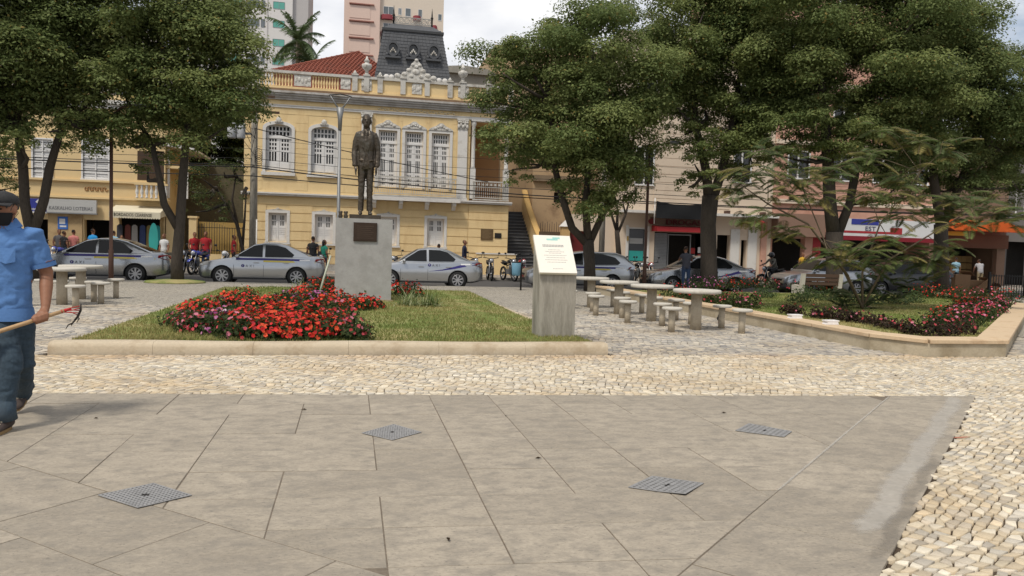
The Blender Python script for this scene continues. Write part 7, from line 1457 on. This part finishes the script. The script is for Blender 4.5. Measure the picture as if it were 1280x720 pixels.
# palm behind the yellow building
pr_ = thing('palm_tree', (-4.2, 60, 0), 'tall feathery palm with some brown fronds behind the yellow roof', 'palm tree')
for dx, hh, sd in ((0, 16.4, 1), (.9, 14.8, 2)):
    MB().tube([(dx, 0, 0), (dx*1.1, 0, hh*.5), (dx*1.2, 0, hh)], [.22, .18, .14], 10).build('trunk', mat('pale_palm_trunk', (.26, .21, .15), .9, .2, 2, 20), pr_)
    r = np.random.default_rng(sd)
    for k in range(17):
        a = 2*math.pi*k/17+r.random()*.3; el = r.uniform(-.25, 1.35); Lf = r.uniform(2.3, 3.1); V = []; c = Vector((dx*1.2, 0, hh)); d = Vector((math.cos(a)*math.cos(el), math.sin(a)*math.cos(el), math.sin(el))); pts = []
        for i in range(15): pts.append(c.copy()); c = c+d*Lf/14; d = (d+Vector((0, 0, -.085-.05*math.cos(el)))).normalized()
        m = MB().tube(pts, [.035-.002*i for i in range(15)], 5)
        brown = (el < .0 and r.random() < .8)
        for i in range(2, 15):
            t = (pts[i]-pts[i-1]).normalized(); s_ = t.cross(Vector((0, 0, 1))).normalized()
            for sg in (-1, 1):
                for q in range(3):
                    l_ = .75*math.sin(math.pi*min(.97, (i+q/3)/15.5))**.6; o_ = pts[i-1].lerp(pts[i], q/3); e_ = o_+s_*sg*l_*.75+t*l_*.45-Vector((0, 0, l_*.45*r.uniform(.5, 1.3))); w_ = t*.045
                    m.add([o_-w_, o_+w_, e_], [(0, 1, 2)])
        m.build('frond', mat('brown_palm_frond', (.16, .085, .035), .8, .2, 2, 20) if brown else mat('green_palm_frond', (.085, .125, .05), .6, .25, 1, 10, trans=.3), pr_)
# ------------------------------------------------------------------ feathery young tree in the planter
ft = thing('feathery_tree', (13.3, 17.6, .15), 'young feathery leaved tree with thin crossing branches in the right garden', 'tree'); FO = Vector(ft.location)
def f3(px, py, Y): return F(px, py, Y)-FO
tips = [(935, 215, 17.2), (960, 190, 17.6), (975, 245, 16.8), (945, 270, 16.9), (915, 240, 17.3), (1000, 225, 17), (1065, 312, 16.3), (1035, 320, 16.6), (1110, 165, 17.5), (1150, 180, 17.2), (1185, 185, 17), (1120, 225, 17.3), (1085, 245, 17), (1130, 270, 16.8), (1170, 265, 17.3), (1210, 275, 16.5), (1245, 270, 16.3), (1272, 268, 16), (1090, 325, 16.9), (1130, 320, 17.3), (1160, 330, 17), (1060, 205, 17.6), (985, 290, 16.9), (1020, 250, 17.3), (1225, 250, 17), (1110, 300, 16.5), (1175, 310, 16.7), (1040, 215, 17.4), (1085, 195, 17.4), (1140, 245, 17.1), (960, 225, 17.0), (1190, 250, 16.9)]
BM = MB(); hub = [f3(1075, 392, 17.2), f3(1078, 360, 17.2), f3(1085, 335, 17.2)]
limbs = [[f3(1078, 385, 17.2), f3(1060, 345, 17.1), f3(1030, 300, 17.1), f3(1003, 235, 17.2)], [f3(1078, 385, 17.2), f3(1078, 340, 17.2), f3(1100, 280, 17.1), f3(1150, 215, 17.1)], [f3(1080, 380, 17.2), f3(1110, 325, 17), f3(1160, 295, 16.8), f3(1215, 262, 16.6)], [f3(1078, 385, 17.2), f3(1050, 330, 17.2), f3(1090, 300, 17.3), f3(1130, 330, 17.2)], [f3(1060, 345, 17.1), f3(1010, 280, 17), f3(960, 255, 17), f3(925, 230, 17.2)]]
for pts in limbs: BM.tube(pts, [.034, .026, .019, .011], 7)
BM.build('branches', TWIG, ft)
r = np.random.default_rng(5); VV = []; CC = []; RB = MB()
def frond(c, d, L_, col0, col1):
    n = 18; pts = []; c = np.array(c, float); d = np.array(d, float)
    for i in range(n): pts.append(c.copy()); c = c+d*L_/n; d = d+np.array([0, 0, -.055]); d /= np.linalg.norm(d)
    RB.tube([tuple(p) for p in pts[::3]+[pts[-1]]], .0045, 4, cap=False)
    for i in range(1, n):
        t = pts[i]-pts[i-1]; t /= np.linalg.norm(t); s = np.cross(t, [0, 0, 1.]); s /= np.linalg.norm(s)+1e-9; u_ = np.cross(s, t)
        l_ = L_*.27*math.sin(math.pi*(.12+.82*i/n))**.7
        for sg in (-1, 1):
            for q in range(2):
                o_ = pts[i-1]+(pts[i]-pts[i-1])*(q*.5); e_ = s*sg*.9+t*.35-u_*(.18+.2*r.random()); e_ /= np.linalg.norm(e_)
                w = .010; a_ = o_+e_*l_*.5+t*w; b2 = o_+e_*l_; c2 = o_+e_*l_*.5-t*w; k = np.clip(i/n+r.normal(0, .15), 0, 1)
                VV.append(np.array([o_, a_, b2, c2])); CC.append(np.repeat((np.array(col0)*(1-k)+np.array(col1)*k)[None], 4, 0))
gcol = [((.08, .125, .04), (.17, .20, .07)), ((.11, .135, .045), (.27, .22, .08)), ((.065, .105, .045), (.13, .165, .07))]
for (px, py, Y) in tips:
    c = f3(px, py, Y); near = min((p for q in limbs for p in q), key=lambda p: (p-c).length); RB.tube([near, near.lerp(c, .6)+Vector((0, 0, .04)), c], [.012, .009, .005], 5, cap=False)
    for k in range(17):
        a = r.uniform(0, 2*math.pi); el = r.uniform(-.2, .6); frond(c+Vector((r.normal(0, .22), r.normal(0, .22), r.normal(0, .10))), (math.cos(a)*math.cos(el), math.sin(a)*math.cos(el), math.sin(el)), r.uniform(.45, .85), *gcol[r.integers(3)])
for (px, py) in [(1040, 365), (1065, 372), (1090, 362), (1110, 350), (1135, 360), (1075, 350), (1100, 375), (1150, 350), (1055, 382), (1125, 375), (1085, 385)]:
    c = f3(px, py, 17.4)
    for k in range(8): a = r.uniform(0, 2*math.pi); el = r.uniform(0.1, .9); frond(c+Vector((r.normal(0, .1), r.normal(0, .1), 0)), (math.cos(a)*math.cos(el), math.sin(a)*math.cos(el), math.sin(el)), r.uniform(.35, .55), *gcol[2])
RB.build('twigs', TWIG, ft); V = np.concatenate(VV); K = np.concatenate(CC); put('fronds', npmesh('fronds', V, np.arange(len(V)).reshape(-1, 4), LEAF, K), ft)
# ------------------------------------------------------------------ flower bushes
FCOL = {'red': [(.62, .035, .022), (.66, .08, .03), (.55, .025, .03)], 'pink': [(.55, .08, .16), (.6, .2, .3), (.5, .05, .1)], 'purple': [(.36, .06, .22), (.45, .14, .32), (.5, .2, .35)], 'white': [(.6, .5, .55), (.6, .42, .5)], 'mixed': [(.5, .07, .09), (.55, .18, .24), (.42, .04, .05)], 'none': []}
def bush(loc, R, hgt, kind, nfl, label, group, seed, lc=((.022, .042, .014), (.07, .09, .03)), nl=420, name='flower_bush'):
    r = np.random.default_rng(seed); root = thing(name, loc, label, 'flowers' if kind != 'none' else 'shrub', group)
    d = r.normal(size=(nl, 3)); d[:, 2] = np.abs(d[:, 2]); d /= np.linalg.norm(d, axis=1, keepdims=True); rad = (1-.6*r.random((nl, 1))**1.6)*(1+.12*r.normal(size=(nl, 1))); P_ = d*rad*np.array([R, R, hgt])+np.array([0, 0, .02])
    nn = d*.6+np.array([0, 0, .5])+r.normal(size=(nl, 3))*.5; nn /= np.linalg.norm(nn, axis=1, keepdims=True); t = r.random((nl, 1)); V, K = leaves(P_, nn, .075, np.array(lc[0])*(1-t)+np.array(lc[1])*t, r, .5, 1)
    put('foliage', npmesh('foliage', V, np.arange(len(V)).reshape(-1, 4), LEAF, K), root)
    m = MB()
    for q in range(5): a = r.uniform(0, 6.28); m.tube([(0, 0, 0), (R*.4*math.cos(a), R*.4*math.sin(a), hgt*.6)], [.008, .004], 5)
    m.build('stems', TWIG, root)
    if nfl:
        pal = np.array(FCOL[kind]); d = r.normal(size=(nfl, 3)); d[:, 2] = np.abs(d[:, 2])+.25; d[:, 1] -= .25; d /= np.linalg.norm(d, axis=1, keepdims=True); C = d*np.array([R, R, hgt])*(1.0+.07*r.normal(size=(nfl, 1)))+np.array([0, 0, .03])
        nn = d+r.normal(size=(nfl, 3))*.35; nn /= np.linalg.norm(nn, axis=1, keepdims=True); up_ = r.normal(size=(nfl, 3)); t = np.cross(nn, up_); t /= np.linalg.norm(t, axis=1, keepdims=True); b = np.cross(nn, t); s = r.uniform(.018, .034, (nfl, 1)); VV = []; 
        for q in range(5):
            a = 2*math.pi*q/5; dr_ = t*math.cos(a)+b*math.sin(a); sd2 = -t*math.sin(a)+b*math.cos(a)
            VV.append(np.stack([C, C+dr_*s*.7-sd2*s*.5+nn*s*.25, C+dr_*s*1.1+nn*s*.2, C+dr_*s*.7+sd2*s*.5+nn*s*.25], 1))
        V = np.stack(VV, 1).reshape(-1, 3); K = np.repeat(pal[r.integers(len(pal), size=nfl)]*r.uniform(.8, 1.15, (nfl, 1)), 20, 0)
        put('blossoms', npmesh('blossoms', V, np.arange(len(V)).reshape(-1, 4), PETAL, np.clip(K, 0, .9)), root)
    return root
bed = [(232, 408, 'mixed'), (250, 398, 'red'), (268, 390, 'mixed'), (288, 384, 'red'), (306, 380, 'red'), (262, 416, 'mixed'), (280, 410, 'white'), (300, 400, 'mixed'), (320, 392, 'red'), (340, 386, 'red'), (358, 380, 'purple'), (378, 378, 'red'), (396, 380, 'purple'), (275, 420, 'purple'), (300, 418, 'red'), (322, 410, 'red'), (345, 402, 'red'), (366, 396, 'red'), (388, 394, 'red'), (408, 392, 'red'), (318, 422, 'red'), (342, 418, 'red'), (366, 414, 'red'), (388, 412, 'red'), (410, 410, 'red'), (424, 400, 'mixed'), (360, 424, 'red'), (384, 424, 'red'), (408, 422, 'red'), (428, 420, 'mixed'), (440, 424, 'mixed'), (420, 384, 'red'), (436, 388, 'red'), (450, 390, 'red'), (462, 388, 'red'), (244, 416, 'mixed'), (336, 426, 'red'), (298, 427, 'mixed')]
LB = {'red': 'bright red flowering bush in the bed before the statue', 'mixed': 'dark leaved crimson flowering bush in the bed before the statue', 'purple': 'magenta flowering bush in the bed before the statue', 'white': 'pale pink and white flowering bush in the bed before the statue'}
for i, (px, py, k) in enumerate(bed):
    p = G(px, py, .10); bush((p.x, max(p.y, SY0+.62), .09), random.uniform(.30, .40), random.uniform(.25, .36), k, int({'red': 78, 'mixed': 34, 'purple': 46, 'white': 36}[k]*random.uniform(.75, 1.5)), LB[k], 'flower bushes before the statue', 100+i)
for i, (px, py) in enumerate([(392, 366), (405, 366), (412, 364), (500, 369), (514, 371)]):
    p = G(px, py, .1); bush((p.x, p.y, .09), .38, .38, 'red', 45, 'red flowering bush beside the foot of the granite plinth', 'flower bushes beside the plinth', 150+i)
bedR = [(842, 375, 'red'), (858, 377, 'red'), (875, 378, 'mixed'), (900, 379, 'mixed'), (918, 383, 'mixed'), (935, 385, 'pink'), (872, 362, 'purple'), (890, 361, 'purple'), (908, 361, 'red'), (926, 360, 'red'), (945, 360, 'red'), (962, 362, 'mixed'), (1000, 364, 'mixed'), (1025, 366, 'red'), (1150, 372, 'red'), (1172, 372, 'red'), (1195, 374, 'red'), (1215, 378, 'mixed'), (1235, 380, 'mixed'), (1252, 384, 'pink'), (1180, 402, 'red'), (1195, 398, 'mixed'), (1212, 394, 'pink'), (1228, 390, 'pink'), (1244, 388, 'mixed'), (1172, 410, 'mixed'), (1192, 410, 'pink'), (1212, 406, 'pink'), (1228, 400, 'mixed'), (1240, 396, 'pink'), (1205, 386, 'red'), (1258, 378, 'red'), (1222, 384, 'red')]
LBR = lambda px: 'by the stools' if px < 940 and px > 835 and True else ('beside the feathery tree' if px < 1100 else 'at the planter wall corner')
for i, (px, py, k) in enumerate(bedR):
    p = G(px, py, .16); nm = {'red': 'red', 'mixed': 'dark crimson', 'purple': 'magenta', 'pink': 'pink'}[k]
    if not (p.x > 8.6): p.x = 8.75
    bush((p.x, p.y, .15), random.uniform(.32, .42) if p.y < 19 else .5, random.uniform(.28, .38) if p.y < 19 else .45, k, 34, '%s flowering bush in the right garden %s' % (nm, 'at the planter wall corner' if px > 1140 else 'along the wall by the stools'), 'flower bushes of the right garden', 200+i)
for i, (px, py) in enumerate([(985, 392), (995, 393), (1020, 397), (1035, 398), (1048, 400), (1062, 402), (1078, 403), (1095, 406), (1110, 410), (1128, 413), (1140, 418), (1168, 420), (1185, 420), (1205, 417)]):
    p = G(px, py, .16); bush((max(p.x, 8.72), p.y, .15), random.uniform(.2, .3), random.uniform(.2, .28), 'mixed', 5, 'low dark reddish leaved plant along the planter wall', 'low dark plants along the planter wall', 260+i, ((.02, .022, .012), (.075, .04, .03)), 200, 'low_plant')
for i, (px, py) in enumerate([(1010, 372), (1035, 376), (1060, 378), (1085, 380), (955, 372), (1140, 378), (1120, 380), (1000, 378)]):
    p = G(px, py, .16); bush((p.x, p.y, .15), .4, .35, 'none', 0, 'light green leafy shrub on the lawn under the feathery tree', 'green shrubs under the feathery tree', 290+i, ((.05, .085, .03), (.12, .16, .07)), 380, 'green_shrub')
# variegated tufts beside the plinth
for i, (px, py, lb_) in enumerate([(511, 384, 'striped grassy plant right beside the plinth'), (536, 384, 'striped grassy plant second from the plinth'), (372, 373, 'striped grassy plant left of the plinth')]):
    p = G(px, py, .1); rt = thing('spider_plant', (p.x, p.y, .1), lb_, 'plant', 'striped grassy plants beside the plinth'); r = np.random.default_rng(40+i); m = MB()
    for k in range(150):
        a = r.uniform(0, 6.283); L_ = r.uniform(.3, .55); el = r.uniform(.35, 1.45); d = Vector((math.cos(a)*math.cos(el), math.sin(a)*math.cos(el), math.sin(el))); c = Vector((r.normal(0, .09), r.normal(0, .09), 0)); pts = []
        for j in range(5): pts.append(c.copy()); c = c+d*L_/4; d = (d+Vector((0, 0, -.28))).normalized()
        s_ = Vector((-math.sin(a), math.cos(a), 0)); v = []
        for j, q in enumerate(pts): w = .011*(1-j/4.6); v += [q-s_*w, q+s_*w]
        m.add(v, [(2*j, 2*j+1, 2*j+3, 2*j+2) for j in range(4)], int(r.random() < .45), True)
    m.build('blades', [mat('striped_blade_green', (.12, .17, .05), .6, .2, 8, 30, trans=.2), mat('striped_blade_cream', (.42, .44, .25), .6, .15, 8, 30, trans=.2)], rt)
stk = thing('wooden_stake', (G(398, 372, .1).x, G(398, 372, .1).y, .08), 'thin pale stake leaning beside the plinth flowers', 'stake'); MB().tube([(0, 0, 0), (.12, .1, .5), (.27, .2, 1.05)], [.028, .026, .024], 8).build('stick', mat('pale_stake', (.42, .44, .36), .8, .15, 3, 20), stk)
# grass strip at the kerb tree and blades on the lawns
gs = thing('tree_pit', (-5.6, 26.5, 0), 'small grass patch around the foot of the two stemmed tree', 'grass patch')
MB().lathe([(.95, 0), (.9, .05), (.4, .1), (.05, .11)], (0, .0, 0), 18).build('grass_mound', lawn_mat(), gs)
def blades(name, n, xy, zf_, seed, hgt=.045, w=.007):
    r = np.random.default_rng(seed); P_ = xy(r, n); n = len(P_); z = zf_(P_[:, 0], P_[:, 1]); a = r.uniform(0, 2*np.pi, n); h_ = hgt*r.uniform(.5, 1.4, n); le = r.normal(0, .4, (n, 2))*h_[:, None]
    B = np.c_[P_, z-.004]; dx = np.c_[np.cos(a), np.sin(a), np.zeros(n)]*w; tip = B+np.c_[le, h_]
    V = np.stack([B-dx, B+dx, tip], 1).reshape(-1, 3)
    f1 = np.sin(P_[:, 0]*.9+1.3*np.sin(P_[:, 1]*.45))+np.sin(P_[:, 1]*.8+P_[:, 0]*.35); t = np.clip(.45+.22*f1+r.normal(0, .22, n), 0, 1)[:, None]
    K = np.array([.115, .165, .035])*(1-t)+np.array([.33, .275, .115])*t
    return tag(put(name, npmesh(name, V, np.arange(len(V)).reshape(-1, 3), GRASS, np.repeat(K, 3, 0))), 'short patchy lawn grass', 'grass', None, 'stuff')
def xy1(r, n):
    y = SY0+.30+(SY1-SY0-.3)*r.random(n)**1.5; return np.c_[r.uniform(SX0+.06, SX1-.06, n), y]
blades('lawn_grass', 60000, xy1, lambda x, y: .085+.03*np.sin(x*1.1+1)*np.sin(y*.5)+.03*np.where(np.abs(x) < 2.5, 1, .3), 1)
def xy2(r, n):
    P_ = np.c_[r.uniform(8.4, 21, n*2), 10.1+14*r.random(n*2)**1.3]; return P_[in_poly(P_[:, 0], P_[:, 1], WIN)]
blades('planter_grass', 40000, xy2, lambda x, y: np.full_like(x, .15), 2)
